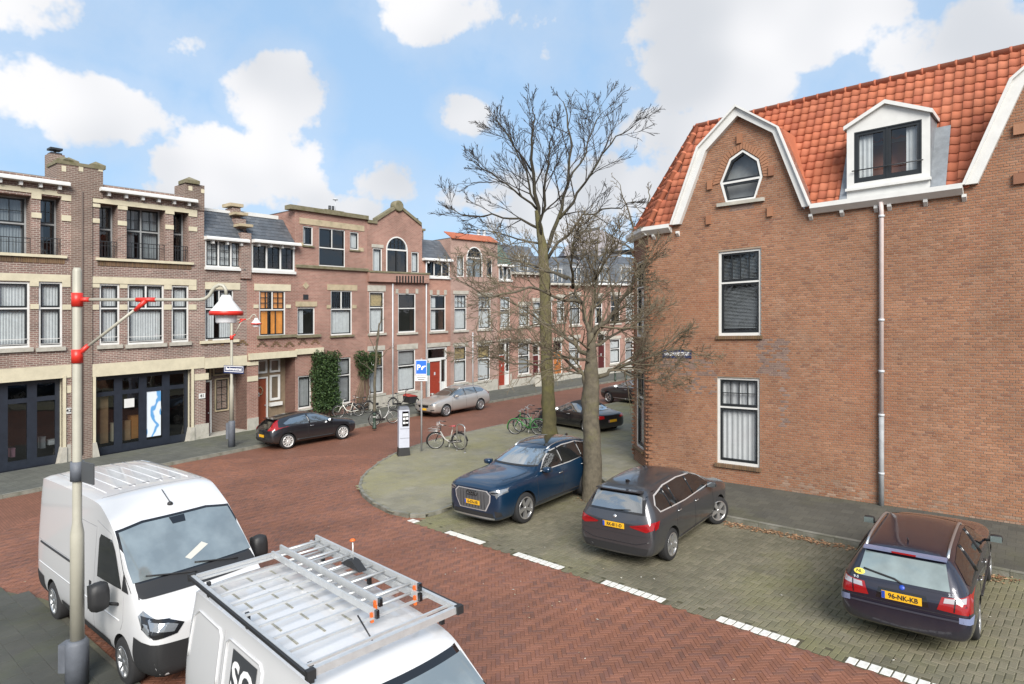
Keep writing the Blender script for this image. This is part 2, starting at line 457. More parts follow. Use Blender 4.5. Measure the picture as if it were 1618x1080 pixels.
# facade feet of the row across the street
ROW = V2((-24.05, 17.40), (-19.25, 23.80), (-14.60, 29.99), (-8.83, 38.05), (0.0, 48.1), (7.7, 55.96), (18.5, 65.6), (34.0, 78.0))
def offset_line(pts, dist):
    out = []
    for i, p in enumerate(pts):
        a = pts[max(i - 1, 0)]; b = pts[min(i + 1, len(pts) - 1)]
        d = (b - a).normalized(); n = Vector((d.y, -d.x)); out.append(p + n * dist)
    return out
KERB_L = offset_line(ROW, 4.25)
WD = Vector((-.753, .658)); WN = Vector((-.658, -.753))       # corner house: wall direction (to the corner), outward normal
WO = Vector((9.42, 16.38))
W_C0 = WO + WD * 6.6                                            # end of the long wall
CD = (WD - WN).normalized(); W_C1 = W_C0 + CD * 1.8            # canted corner
BULB = V2((-0.37, 31.06), (-1.89, 29.35), (-3.2, 27.75), (-4.0, 26.4), (-4.55, 25.0), (-4.85, 23.5), (-4.98, 22.1), (-4.95, 21.1), (-4.78, 20.1), (-4.45, 19.2), (-3.9, 18.2), (-3.3, 17.4), (-2.72, 16.98), (-2.3, 16.98), (-1.98, 17.3), (-1.61, 17.86))
PARK_BACK = V2((0.2, 20.3), (1.3, 21.3), (2.3, 21.2), (2.75, 20.2), (3.05, 18.6), (3.6, 17.45), (5.29, 15.78), (7.15, 14.05), (9.4, 11.95), (14.5, 7.2))
E_DASH = Vector((.719, -.695)); N_DASH = Vector((.695, .719))
D0 = Vector((-2.6, 16.62)) - N_DASH * 0.10
PARK = [Vector((-2.3, 16.98)), Vector((-1.98, 17.3)), Vector((-1.61, 17.86))] + PARK_BACK + [D0 + E_DASH * 19.5, D0 + E_DASH * 0.15]
NEAR = V2((-60, 22.0), (-14, 14.4), (-10.46, 12.9), (-9.2, 12.42), (-8.55, 12.0), (-7.9, 11.35), (-0.9, 5.45), (3, 2.0), (3, -12), (-60, -12))

def sheet(name, poly, z, material, kind='structure', thick=0.0):
    mb = MB()
    mb.face([Vector((p.x, p.y, z + K * p.x)) for p in poly], 0, [(p.x, p.y) for p in poly])
    if thick:
        n = len(poly)
        for i in range(n):
            a, b = poly[i], poly[(i + 1) % n]
            mb.face([Vector((a.x, a.y, z + K * a.x)), Vector((a.x, a.y, z - thick + K * a.x)), Vector((b.x, b.y, z - thick + K * b.x)), Vector((b.x, b.y, z + K * b.x))], 0)
    o = mb.build(name, material)
    return tag(o, kind=kind)
def ccw(poly):
    a = sum(poly[i].x * poly[(i + 1) % len(poly)].y - poly[(i + 1) % len(poly)].x * poly[i].y for i in range(len(poly)))
    return poly if a > 0 else poly[::-1]

def surface_mat(name, c1, c2, c3, scale=1.2, fine=45.0, rough=0.9, lo=.42, brick=None, bump=.35, wet=0.0):
    m, nt, N, L, b = newmat(name)
    geo = N.new('ShaderNodeNewGeometry')
    def noise(sc, det, loc=(0, 0, 0)):
        mp = N.new('ShaderNodeMapping'); mp.inputs['Location'].default_value = loc; L.new(geo.outputs['Position'], mp.inputs[0])
        n = N.new('ShaderNodeTexNoise'); n.inputs['Scale'].default_value = sc; n.inputs['Detail'].default_value = det; n.inputs['Roughness'].default_value = .66
        L.new(mp.outputs[0], n.inputs['Vector']); return n.outputs['Fac']
    def mrange(v, a, b_, c=0, d=1):
        r = N.new('ShaderNodeMapRange'); r.inputs['From Min'].default_value = a; r.inputs['From Max'].default_value = b_; r.inputs['To Min'].default_value = c; r.inputs['To Max'].default_value = d
        L.new(v, r.inputs['Value']); return r.outputs[0]
    def mix(f, a, b_):
        x = N.new('ShaderNodeMix'); x.data_type = 'RGBA'
        L.new(f, x.inputs[0])
        for i, v in ((6, a), (7, b_)):
            if isinstance(v, tuple): x.inputs[i].default_value = rgb(v)
            else: L.new(v, x.inputs[i])
        return x.outputs[2]
    cur = mix(mrange(noise(scale, 7), lo, lo + .2), c1, c2)
    cur = mix(mrange(noise(scale * .37, 5, (9, 4, 2)), .5, .7, 0, .75), cur, c3)
    cur = mix(mrange(noise(fine, 3, (2, 2, 2)), .58, .72, 0, .55), cur, tuple(min(1, c * 1.9) for c in c1))
    cur = mix(mrange(noise(fine * .7, 3, (5, 1, 2)), .56, .72, 0, .55), cur, tuple(c * .45 for c in c1))
    hgt = noise(fine, 3)
    if brick:
        mp = N.new('ShaderNodeMapping'); mp.inputs['Rotation'].default_value = (0, 0, brick[3]); L.new(geo.outputs['Position'], mp.inputs[0])
        br = N.new('ShaderNodeTexBrick'); L.new(mp.outputs[0], br.inputs['Vector']); br.inputs['Scale'].default_value = 1
        br.inputs['Brick Width'].default_value = brick[0]; br.inputs['Row Height'].default_value = brick[1]; br.inputs['Mortar Size'].default_value = brick[2]; br.inputs['Mortar Smooth'].default_value = .4
        br.inputs['Color1'].default_value = (1, 1, 1, 1); br.inputs['Color2'].default_value = (.72, .72, .72, 1); br.inputs['Mortar'].default_value = (.45, .45, .42, 1)
        x = N.new('ShaderNodeMix'); x.data_type = 'RGBA'; x.blend_type = 'MULTIPLY'; x.inputs[0].default_value = .8
        L.new(cur, x.inputs[6]); L.new(br.outputs['Color'], x.inputs[7]); cur = x.outputs[2]
    L.new(cur, b.inputs['Base Color'])
    b.inputs['Roughness'].default_value = rough
    bp = N.new('ShaderNodeBump'); bp.inputs['Strength'].default_value = bump; bp.inputs['Distance'].default_value = .012
    L.new(hgt, bp.inputs['Height']); L.new(bp.outputs[0], b.inputs['Normal'])
    MATS[name] = m
    return m
RED1, RED2, RED3 = (.186, .079, .048), (.222, .095, .060), (.136, .068, .050)
m_road = surface_mat('road_brick_far', RED1, RED2, (.19, .085, .06), scale=.6, fine=30, rough=.66, brick=(.2, .068, .009, .75))
m_sand = surface_mat('joint_sand', (.075, .045, .032), (.09, .055, .038), (.06, .048, .03), fine=60)
m_park_sand = surface_mat('mossy_joint', (.070, .062, .034), (.055, .056, .026), (.06, .05, .036), fine=60)
m_pave = surface_mat('mossy_pavement', (.215, .195, .110), (.20, .192, .145), (.205, .200, .075), scale=.55, fine=38, lo=.40, brick=(.30, .30, .010, .79), bump=.3)
m_bulb = surface_mat('grey_sett_pavement', (.165, .162, .135), (.14, .14, .122), (.18, .172, .10), scale=.9, fine=26, lo=.45, bump=.6)
m_walk = surface_mat('dark_pavement', (.092, .088, .070), (.075, .073, .062), (.098, .098, .045), scale=.8, fine=34, brick=(.30, .30, .006, .69), bump=.25)
m_leftwalk = surface_mat('left_pavement', (.105, .108, .092), (.085, .088, .078), (.10, .105, .055), scale=.5, fine=30, brick=(.30, .30, .008, .64), bump=.25)
m_earth = surface_mat('earth', (.10, .095, .06), (.08, .085, .05), (.12, .11, .08), scale=.2, fine=12)

sheet('ground', V2((-260, -60), (300, -60), (300, 420), (-260, 420)), -0.035, m_earth)
road = sheet('road', V2((-60, -14), (60, -14), (60, 95), (-60, 95)), -0.007, m_road)
# --- pavers laid in herringbone
def herring(poly_ok, ang, L_, W_, org, n, xr, yr):
    ca, sa = math.cos(ang), math.sin(ang)
    res = []
    for i in range(*xr):
        for j in range(*yr):
            m_ = (i - j) % (2 * n)
            if m_ == 0: cx, cy, hor = i + n / 2, j + .5, True
            elif m_ == n: cx, cy, hor = i + .5, j + 1 - n / 2, False
            else: continue
            x, y = cx * W_, cy * W_
            X = org[0] + ca * x - sa * y; Y = org[1] + sa * x + ca * y
            if poly_ok(X, Y): res.append((X, Y, ang + (0 if hor else math.pi / 2)))
    return res
def paver_mesh(name, L_, W_, material, h=.02, gap=.005, cham=.0045):
    mb = MB(); a, b = L_ / 2 - gap / 2, W_ / 2 - gap / 2; c, d = a - cham, b - cham; z1 = -cham * .7
    B = [(-a, -b), (a, -b), (a, b), (-a, b)]; T = [(-c, -d), (c, -d), (c, d), (-c, d)]
    mb.face([Vector((x, y, 0)) for x, y in T])
    for i in range(4):
        j = (i + 1) % 4
        mb.face([Vector((*B[i], z1)), Vector((*B[j], z1)), Vector((*T[j], 0)), Vector((*T[i], 0))])
        mb.face([Vector((*B[i], -h)), Vector((*B[j], -h)), Vector((*B[j], z1)), Vector((*B[i], z1))])
    me = bpy.data.meshes.new(name); me.from_pydata([tuple(v) for v in mb.v], [], mb.f); me.materials.append(material); me.update()
    return me
def lay(name, places, mesh, parent, material, single_key, nmax=290, stuff='pavers', tiltz=.002, label=None, z0=0.0):
    places = sorted(places, key=single_key)
    base = [v.co.copy() for v in mesh.vertices]; polys = [tuple(p.vertices) for p in mesh.polygons]
    V, Fc, T = [], [], []
    for k, (X, Y, a) in enumerate(places):
        z = z0 + K * X + rnd.uniform(-tiltz, tiltz)
        if k < nmax:
            o = bpy.data.objects.new(name, mesh); COL.objects.link(o); o.parent = parent
            o.matrix_local = Matrix.Translation((X, Y, z)) @ SLOPE @ Matrix.Rotation(a + rnd.gauss(0, .008), 4, 'Z') @ Matrix.Rotation(rnd.gauss(0, .008), 4, 'X')
            continue
        M = Matrix.Translation((X, Y, z)) @ SLOPE @ Matrix.Rotation(a + rnd.gauss(0, .008), 4, 'Z') @ Matrix.Rotation(rnd.gauss(0, .008), 4, 'X')
        i0 = len(V); V += [tuple(M @ c) for c in base]; Fc += [tuple(i + i0 for i in p) for p in polys]
        t = rnd.random(); T += [t] * len(polys)
    me = bpy.data.meshes.new(stuff); me.from_pydata(V, [], Fc); me.materials.append(material)
    at = me.attributes.new('tone', 'FLOAT', 'FACE'); at.data.foreach_set('value', T); me.update()
    o = bpy.data.objects.new(stuff, me); COL.objects.link(o); o.parent = parent; o['kind'] = 'stuff'; o.color = (1, 1, 1, 0)
    return o
m_paver = piece_mat('road_paver', [RED3, RED1, (.198, .084, .051), RED2, (.158, .074, .055), RED1, (.21, .088, .051)], rough=.62, world_noise=.28, sscale=.5,
                    stain=[((.215, .080, .042), .33, .54, .5), ((.080, .060, .050), .9, .60, .55), ((.05, .042, .035), 2.2, .66, .4)])
m_ppaver = piece_mat('parking_paver', [(.130, .120, .080), (.155, .142, .100), (.115, .107, .072), (.170, .152, .106), (.135, .123, .086)], rough=.8, world_noise=.3, sscale=.6,
                     stain=[((.165, .160, .058), .45, .48, .55), ((.095, .088, .062), 1.1, .61, .5), ((.15, .12, .09), .8, .64, .35)])
def in_view(X, Y, top=0.0, mrg=40):
    if Y < 1: return False
    u = 809 + F * X / Y; v = HZ - K * (u - 809) + F * (HC - top) / Y
    return -mrg < u < 1618 + mrg + 200 and v < 1080 + mrg + 20
WALK_R = [p for p in PARK_BACK[6:]]
def road_ok(X, Y):
    if Y > 25.5 or not in_view(X, Y): return False
    if inside((X, Y), PARK) or inside((X, Y), NEAR): return False
    if inside((X, Y), BULBX) or inside((X, Y), LEFTW): return False
    return True
PAVE_ALL = BULB + [PARK_BACK[0], PARK_BACK[1], PARK_BACK[2], PARK_BACK[3], PARK_BACK[4], PARK_BACK[5], Vector((5.29, 15.78)), W_C0 + WN * 0.0 - WD * .3, W_C1 + Vector((.4, 0)), W_C1 - WN * 40, Vector((40, 66)), Vector((9.0, 40.6))]
BULBX = PAVE_ALL
LEFTW = KERB_L + ROW[::-1]
pl = paver_mesh('paver', .205, .0683, m_paver)
places = herring(road_ok, 0.03, .205, .0683, (-12, 5), 3, (-20, 420), (-20, 330))
lay('paver', places, pl, road, m_paver, lambda p: (p[1] - .9 * p[0] if p[0] > 0.4 and p[1] < 14 else 99 + p[1]), stuff='pavers')
# --- parking bays
park = sheet('parking_bays', ccw(PARK), -0.006, m_park_sand)
E_A = math.atan2(E_DASH.y, E_DASH.x)
mk = []                                                    # white marker stones of the bay corners
dashes = [((655, 822), .33), ((738, 847), 1.30), ((853, 884), 1.35), ((1001, 932), 1.35), ((1195, 995), 1.32), ((1421, 1065), 1.35)]
for (c, ln) in dashes:
    p = un(*c); s = (p.xy - D0).dot(E_DASH)
    mk.append((s - ln / 2, s + ln / 2))
def marker(s): return any(a - .05 < s < b + .05 for a, b in mk)
def park_ok(X, Y):
    if not in_view(X, Y) or not inside((X, Y), PARK): return False
    q = Vector((X, Y)) - D0
    return q.dot(N_DASH) > .245
pp = paver_mesh('paver', .210, .105, m_ppaver, gap=.008, cham=.009)
places = herring(park_ok, E_A, .21, .105, tuple(D0 - E_DASH * 1.0 + N_DASH * .2), 2, (-10, 220), (-160, 90))
# a soldier course along the edge of the bays
s = 0.2
while s < 19:
    q = D0 + E_DASH * s + N_DASH * .125
    if in_view(q.x, q.y) and not marker(s): places.append((q.x, q.y, E_A + math.pi / 2))
    s += .105
lay('paver', places, pp, park, m_ppaver, lambda p: p[1], stuff='pavers')
m_white = mat('white_marker', (.62, .61, .57), .8, var=.18, vscale=9, bump=.2, dirt=((.25, .23, .18), 6, .58, .7))
wm = paver_mesh('marker_stone', .205, .142, m_white, gap=.012, cham=.007)
for a, b in mk:
    n = max(2, round((b - a) / .148)); st = (b - a) / n
    for i in range(n):
        q = D0 + E_DASH * (a + st * (i + .5)) + N_DASH * .125
        o = bpy.data.objects.new('marker_stone', wm); COL.objects.link(o); o.parent = park
        o.matrix_local = Matrix.Translation((q.x, q.y, .004 + K * q.x)) @ SLOPE @ Matrix.Rotation(E_A + math.pi / 2 + rnd.gauss(0, .012), 4, 'Z')
# --- corner pavement with the rounded nose, raised by a kerb
pave = sheet('pavement', ccw(PAVE_ALL), 0.10, m_pave)
nose = [p for p in BULB[2:]] + V2((-0.9, 19.2), (-1.2, 21.3), (-1.9, 23.2), (-3.0, 25.2))
m_nose = m_bulb
m_ptile = piece_mat('pavement_tile', [(.200, .188, .140), (.222, .208, .155), (.182, .172, .130), (.21, .195, .138)], rough=.9, world_noise=.22, sscale=.5,
                    stain=[((.225, .208, .10), .38, .45, .75), ((.16, .153, .125), .8, .60, .6), ((.21, .20, .17), 9.0, .62, .5)])
pt = paver_mesh('tile', .30, .30, m_ptile, gap=.006, cham=.004)
tpl = []
for i in range(-60, 60):
    for j in range(-60, 60):
        x, y = i * .301 + (.15 if j % 2 else 0), j * .301; X = -1 + math.cos(.8) * x - math.sin(.8) * y; Y = 24 + math.sin(.8) * x + math.cos(.8) * y
        if Y < 31 and in_view(X, Y) and inside((X, Y), PAVE_ALL) and not inside((X, Y), PARK): tpl.append((X, Y, .8))
lay('tile', tpl, pt, pave, m_ptile, lambda p: p[1] if p[0] < -.5 else 60, nmax=290, stuff='tiles', z0=.108)
# dark pavement along the corner house
SW = PARK_BACK[5:] + [Vector((20, 8.0)), WO - WD * 9.5, W_C0, Vector((3.9, 18.9))]
sheet('pavement_by_house', ccw(SW), 0.105, m_walk)
leftw = sheet('pavement_by_row', ccw(LEFTW), 0.11, m_leftwalk)
# --- near pavement of square tiles under the street lamp
near = sheet('near_pavement', ccw(NEAR), 0.044, m_walk)
m_tile = piece_mat('near_tile', [(.058, .060, .050), (.064, .065, .055), (.055, .058, .048), (.062, .062, .054)], rough=.6, world_noise=.3, sscale=.8,
                   stain=[((.055, .062, .030), .7, .5, .6), ((.10, .10, .085), 1.4, .66, .4)])
tl = paver_mesh('tile', .30, .30, m_tile, gap=.004, cham=.003)
tp = []
ca = math.atan2(-.643, .766)
for i in range(-40, 60):
    for j in range(-60, 60):
        x, y = i * .301 + (.15 if j % 2 else 0), j * .301
        X = -9 + math.cos(ca) * x - math.sin(ca) * y; Y = 10 + math.sin(ca) * x + math.cos(ca) * y
        if in_view(X, Y, mrg=60) and inside((X, Y), NEAR) and X < -2: tp.append((X, Y, ca))
lay('tile', tp, tl, near, m_tile, lambda p: -p[1] if p[0] / p[1] < -.60 else 50, nmax=280, stuff='tiles', z0=.05)
# --- kerbstones
m_kerb = mat('kerb_concrete', (.19, .185, .155), .85, var=.35, vscale=3, bump=.4, bscale=40, dirt=((.085, .09, .045), 2.2, .5, .7))
def kerb(name, line, width, z1, parent, step=.9, inner=1):
    """kerbstones set one after another along a line"""
    P = [Vector(p) for p in line]
    for a, b in zip(P, P[1:]):
        L_ = (b - a).length
        n = max(1, round(L_ / step)); d = (b - a) / n
        dn = d.normalized(); nr = Vector((-dn.y, dn.x)) * inner
        for i in range(n):
            s0 = a + d * i + dn * .004; s1 = a + d * (i + 1) - dn * .004
            if not (in_view(s0.x, s0.y, mrg=150) and s0.y < 62): continue
            mb = MB(); zz = z1 + rnd.uniform(-.004, .004)
            P8 = []
            for k in range(8):
                q = (s0, s1)[k & 1] + nr * ((0.0, width)[k >> 1 & 1]) - nr * (.006 if k & 4 and not (k & 2) else 0) * -1
                P8.append(Vector((q.x, q.y, (-.05, zz)[k >> 2 & 1] + K * q.x)))
            c = sum(P8, Vector()) / 8
            mb.hexa(P8)
            o = mb.build('kerbstone', m_kerb, off=c, uvs=False); o.location = c; o.parent = parent
            if inner < 0: o.data.flip_normals()
kerb('kerbstone', BULB, .10, .112, pave, .5, -1)
kerb('kerbstone', BULB[-1:] + PARK_BACK[:6], .12, .112, pave, .6, 1)
kerb('kerbstone', PARK_BACK[5:], .12, .118, pave, .95, 1)
kerb('kerbstone', KERB_L[:-1], .14, .120, leftw, 1.0, 1)
# --- fallen leaves in the gutter and litter specks
def leaf_patch(name, pts, spread, n, parent, mats_, z, size=.045):
    V, Fc, mi = [], [], []
    for _ in range(n):
        k = rnd.random() * (len(pts) - 1); i = int(k); p = pts[i].lerp(pts[i + 1], k - i)
        q = Vector((p.x + rnd.gauss(0, spread), p.y + rnd.gauss(0, spread * .8)))
        a = rnd.random() * 6.28; s = size * rnd.uniform(.5, 1.2)
        R = Euler((rnd.gauss(0, .35), rnd.gauss(0, .35), a)).to_matrix()
        i0 = len(V)
        for x, y, zz in ((-1, 0, 0), (-.2, .45, .12), (1, 0, .05), (-.2, -.45, .1)):
            w = R @ Vector((x * s, y * s, zz * s)); V.append((q.x + w.x, q.y + w.y, z + K * q.x + .008 + abs(w.z)))
        Fc.append((i0, i0 + 1, i0 + 2, i0 + 3)); mi.append(rnd.randrange(len(mats_)))
    me = bpy.data.meshes.new(name); me.from_pydata(V, [], Fc)
    for m in mats_: me.materials.append(m)
    me.polygons.foreach_set('material_index', mi); me.update()
    o = bpy.data.objects.new(name, me); COL.objects.link(o)
    return tag(o, kind='stuff')
m_leaves = [mat('leaf_%d' % i, c, .8) for i, c in enumerate([(.22, .11, .05), (.30, .17, .09), (.16, .08, .04), (.34, .22, .13)])]
gut = [p - Vector((.12, .13)) for p in PARK_BACK[6:]]
tag(leaf_patch('fallen_leaves', [gut[0], gut[1]], .11, 420, park, m_leaves, 0), 'brown dead leaves lying along the kerb of the parking bays', 'leaves')
tag(leaf_patch('fallen_leaves', [gut[1], gut[2]], .12, 420, park, m_leaves, 0), 'brown dead leaves gathered by the kerb near the dark blue estate', 'leaves')
tag(leaf_patch('fallen_leaves', V2((2.0, 18.3), (2.9, 18.0), (2.5, 17.7)), .28, 260, park, m_leaves, 0), 'brown dead leaves scattered around the foot of the near tree', 'leaves')
m_bit = [mat('litter_pale', (.5, .48, .42), .8), mat('litter_tan', (.32, .26, .18), .8)]
tag(leaf_patch('litter', V2((-1, 8), (0, 13), (4, 9), (7, 10), (-4, 14), (-9, 9.5), (-8, 11)), 1.6, 110, road, m_bit, 0.0, .03), 'small pale specks of litter scattered over the road', 'litter')
# ------------------------------------------------------------------ walls, windows, curtains
m_wpaint = mat('white_paint', (.62, .62, .60), .45, var=.08, vscale=3, dirt=((.45, .43, .38), 5, .62, .5))
m_cream = mat('cream_stone', (.54, .49, .36), .8, var=.14, vscale=2.2, bump=.15, dirt=((.38, .33, .22), 3, .56, .6))
m_stone = mat('grey_stone', (.40, .38, .33), .85, var=.2, vscale=3, bump=.3, dirt=((.20, .20, .15), 3.5, .52, .7))
m_tanstone = mat('tan_stone', (.40, .33, .22), .85, var=.2, vscale=3, bump=.3, dirt=((.24, .22, .13), 3, .5, .7))
m_mossstone = mat('mossy_stone', (.17, .15, .095), .9, var=.3, vscale=4, bump=.4, dirt=((.11, .11, .03), 4, .5, .8))
m_black = mat('black_paint', (.016, .018, .020), .35, var=.2, vscale=8)
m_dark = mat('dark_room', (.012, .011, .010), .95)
m_glass = glass_mat('window_glass', (.86, .88, .89), 1.0)
m_glassd = glass_mat('window_glass_dark', (.55, .58, .60), 1.25)
m_net = mat('net_curtain', (.56, .58, .58), .9, var=.12, vscale=5)
m_net2 = mat('white_curtain', (.62, .62, .62), .9, var=.08, vscale=3)
m_greyc = mat('grey_curtain', (.30, .31, .31), .9, var=.2, vscale=4)
m_orange = mat('lit_orange_curtain', (.52, .20, .04), .85, var=.35, vscale=3, emit=(1.0, .38, .07, .18))  # emission puts the warm room light into the curtain colour
m_tancurt = mat('straw_blind', (.40, .30, .13), .85, var=.35, vscale=10)
m_slat = mat('blind_slat', (.55, .55, .54), .5)
m_lead = mat('lead_sheet', (.24, .26, .28), .55, metal=.3, var=.25, vscale=5, bump=.2, bscale=8)
m_zinc = mat('zinc_gutter', (.48, .50, .52), .5, var=.15, vscale=4)
m_iron = mat('dark_iron', (.02, .022, .025), .5)

def wall_panel(mb, fr, u0, u1, z0, z1, holes, m=0, depth=.14, w=0.0):
    us = sorted(set([u0, u1] + [min(max(h[i], u0), u1) for h in holes for i in (0, 1)]))
    zs = sorted(set([z0, z1] + [min(max(h[i], z0), z1) for h in holes for i in (2, 3)]))
    for a, b in zip(us, us[1:]):
        if b - a < 1e-5: continue
        for c, d in zip(zs, zs[1:]):
            if d - c < 1e-5: continue
            mu, mz = (a + b) / 2, (c + d) / 2
            if any(h[0] < mu < h[1] and h[2] < mz < h[3] for h in holes): continue
            mb.face([fr.p(a, w, c), fr.p(b, w, c), fr.p(b, w, d), fr.p(a, w, d)], m, [(a, c), (b, c), (b, d), (a, d)])
    for (a, b, c, d) in holes:
        for (p, q, r, s) in (((a, c), (a, d), None, None), ((b, d), (b, c), None, None), ((b, c), (a, c), None, None), ((a, d), (b, d), None, None)):
            mb.face([fr.p(p[0], w, p[1]), fr.p(q[0], w, q[1]), fr.p(q[0], w - depth, q[1]), fr.p(p[0], w - depth, p[1])], m, [(p[0], p[1]), (q[0], q[1]), (q[0] + depth, q[1] + depth), (p[0] + depth, p[1] + depth)])
def srt(a, b): return (a, b) if a < b else (b, a)
def rect_px(fr, x0, x1, yt, yb, w=0.0):
    xm = (x0 + x1) / 2
    u0, u1 = srt(fr.at(x0, 500, w)[0], fr.at(x1, 500, w)[0])
    return u0, u1, fr.at(xm, yb, w)[1], fr.at(xm, yt, w)[1]
def curtain(fr, parent, u0, u1, z0, z1, w, material, name='curtain', amp=.009, wave=.10, seed=0, split=None):
    mb = MB(); r = random.Random(seed * 31 + int(u0 * 97) + int(z0 * 13))
    spans = [(u0, u1)] if not split else [(u0 + (u1 - u0) * a, u0 + (u1 - u0) * b) for a, b in split]
    for (a, b) in spans:
        n = max(6, int((b - a) / wave * 6)); pr = None; ph = 0
        for i in range(n + 1):
            u = a + (b - a) * i / n; ph += r.uniform(.6, 1.5)
            q = w + amp * math.sin(ph) + r.uniform(-.004, .004)
            if pr: mb.face([fr.p(pr[0], pr[1], z0), fr.p(u, q, z0), fr.p(u, q, z1), fr.p(pr[0], pr[1], z1)], 0)
            pr = (u, q)
    return mb.build(name, material, parent, uvs=False)
def window(fr, house, R, w=-.06, frame=.065, fmat=None, sash=.045, smat=None, trans=None, tbar=.06, tmat=None, up=(1, 1), low=(1, 1), mull=0, mull_up=None, inside='net',
           sill=None, sillmat=None, glass=None, mun=.022, name='window', rail=False, depth=.10):
    """R = (u0,u1,z0,z1). trans: height share of the lower light. up/low: panes across, down in each light."""
    fmat = fmat or m_wpaint; smat = smat or m_black; glass = glass or m_glass
    u0, u1, z0, z1 = R
    mb = MB(); f = frame
    wf0, wf1 = w - depth, w
    mb.fbox(fr, u0, u0 + f, wf0, wf1, z0, z1); mb.fbox(fr, u1 - f, u1, wf0, wf1, z0, z1)
    mb.fbox(fr, u0 + f, u1 - f, wf0, wf1, z0, z0 + f * 1.2); mb.fbox(fr, u0 + f, u1 - f, wf0, wf1, z1 - f, z1)
    a0, a1, c0, c1 = u0 + f, u1 - f, z0 + f * 1.2, z1 - f
    rows = [(c0, c1, low, mull)]
    if trans:
        zt = c0 + (c1 - c0) * trans
        mb.fbox(fr, a0, a1, wf0, wf1 - .004, zt - tbar / 2, zt + tbar / 2)
        rows = [(c0, zt - tbar / 2, low, mull), (zt + tbar / 2, c1, up, mull if mull_up is None else mull_up)]
    cells = []
    for (r0, r1, g, ml) in rows:
        n = ml + 1; wd = (a1 - a0 - ml * f) / n
        for i in range(n):
            b0 = a0 + i * (wd + f)
            cells.append((b0, b0 + wd, r0, r1, g))
            if i < ml: mb.fbox(fr, b0 + wd, b0 + wd + f, wf0, wf1 - .004, r0, r1)
    win = mb.build(name, fmat, house)
    sb = MB(); pb = MB(); s = sash
    for (b0, b1, r0, r1, g) in cells:
        x0, x1 = w - depth + .01, w - .025
        sb.fbox(fr, b0, b0 + s, x0, x1, r0, r1); sb.fbox(fr, b1 - s, b1, x0, x1, r0, r1)
        sb.fbox(fr, b0 + s, b1 - s, x0, x1, r0, r0 + s * 1.25); sb.fbox(fr, b0 + s, b1 - s, x0, x1, r1 - s, r1)
        for i in range(1, g[0]):
            q = b0 + s + (b1 - b0 - 2 * s) * i / g[0]; sb.fbox(fr, q - mun / 2, q + mun / 2, x0 + .01, x1 - .012, r0 + s, r1 - s)
        for j in range(1, g[1]):
            q = r0 + s + (r1 - r0 - 2 * s) * j / g[1]; sb.fbox(fr, b0 + s, b1 - s, x0 + .013, x1 - .015, q - mun / 2, q + mun / 2)
        wg = w - depth + .03
        pb.face([fr.p(b0, wg, r0), fr.p(b1, wg, r0), fr.p(b1, wg, r1), fr.p(b0, wg, r1)], 0)
    sb.build('sash', smat, win)
    pb.build('pane', glass, win, uvs=False)
    wc = w - depth - .05
    if inside == 'net': curtain(fr, win, a0, a1, z0, z1, wc, m_net)
    elif inside == 'white': curtain(fr, win, a0, a1, z0, z1, wc, m_net2, amp=.012, wave=.14)
    elif inside == 'grey': curtain(fr, win, a0, a1, z0, z1, wc, m_greyc)
    elif inside == 'open': curtain(fr, win, a0, a1, z0, z1, wc, m_net, split=((0, .22), (.74, 1)))
    elif inside == 'half': curtain(fr, win, a0, a1, z0, z1, wc, m_net, split=((0, .42),))
    elif inside == 'gap': curtain(fr, win, a0, a1, z0, z1, wc, m_net, split=((0, .36), (.56, 1)))
    elif inside == 'low': curtain(fr, win, a0, a1, z0, z0 + (z1 - z0) * .62, wc, m_net)
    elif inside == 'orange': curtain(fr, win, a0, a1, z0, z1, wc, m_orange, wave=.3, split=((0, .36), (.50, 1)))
    elif inside == 'straw':
        curtain(fr, win, a0, a1, z0, z0 + (z1 - z0) * .66, wc, m_net); curtain(fr, win, a0, a1, z0 + (z1 - z0) * .66, z1, wc + .01, m_tancurt, name='roller_blind', amp=.004)
    elif inside == 'darkblind':
        curtain(fr, win, a0, a1, z0, z0 + (z1 - z0) * .55, wc, m_net); curtain(fr, win, a0, a1, z0 + (z1 - z0) * .58, z1, wc + .01, m_greyc, name='roller_blind', amp=.004)
    elif inside == 'blind':
        bb = MB(); z = z0 + .28
        while z < z1 - .05:
            bb.face([fr.p(a0, wc + .015, z - .006), fr.p(a1, wc + .015, z - .006), fr.p(a1, wc - .012, z + .012), fr.p(a0, wc - .012, z + .012)], 0); z += .042
        bb.fbox(fr, a0, a1, wc - .01, wc + .02, z0 + .22, z0 + .25)
        o = bb.build('venetian_blind', m_slat, win, uvs=False); o['kind'] = 'stuff'
    if sill:
        q = MB(); q.fbox(fr, u0 - sill[0], u1 + sill[0], -.05, sill[1], z0 - sill[2], z0 - .002)
        q.build('sill', sillmat or m_stone, win)
    if rail:
        q = MB()
        for zz in rail: q.fbox(fr, a0, a1, w + .005, w + .025, z0 + zz, z0 + zz + .022)
        q.build('window_bar', m_wpaint if rail[0] < .5 else m_iron, win)
    return win
def fpoly(mb, fr, poly, w0, w1, m=0):
    """solid plate on a facade from (u,z) points"""
    a = sum(poly[i][0] * poly[(i + 1) % len(poly)][1] - poly[(i + 1) % len(poly)][0] * poly[i][1] for i in range(len(poly)))
    mb.prism(poly, lambda a_, b_, w: fr.p(a_, w, b_), w0, w1, m)
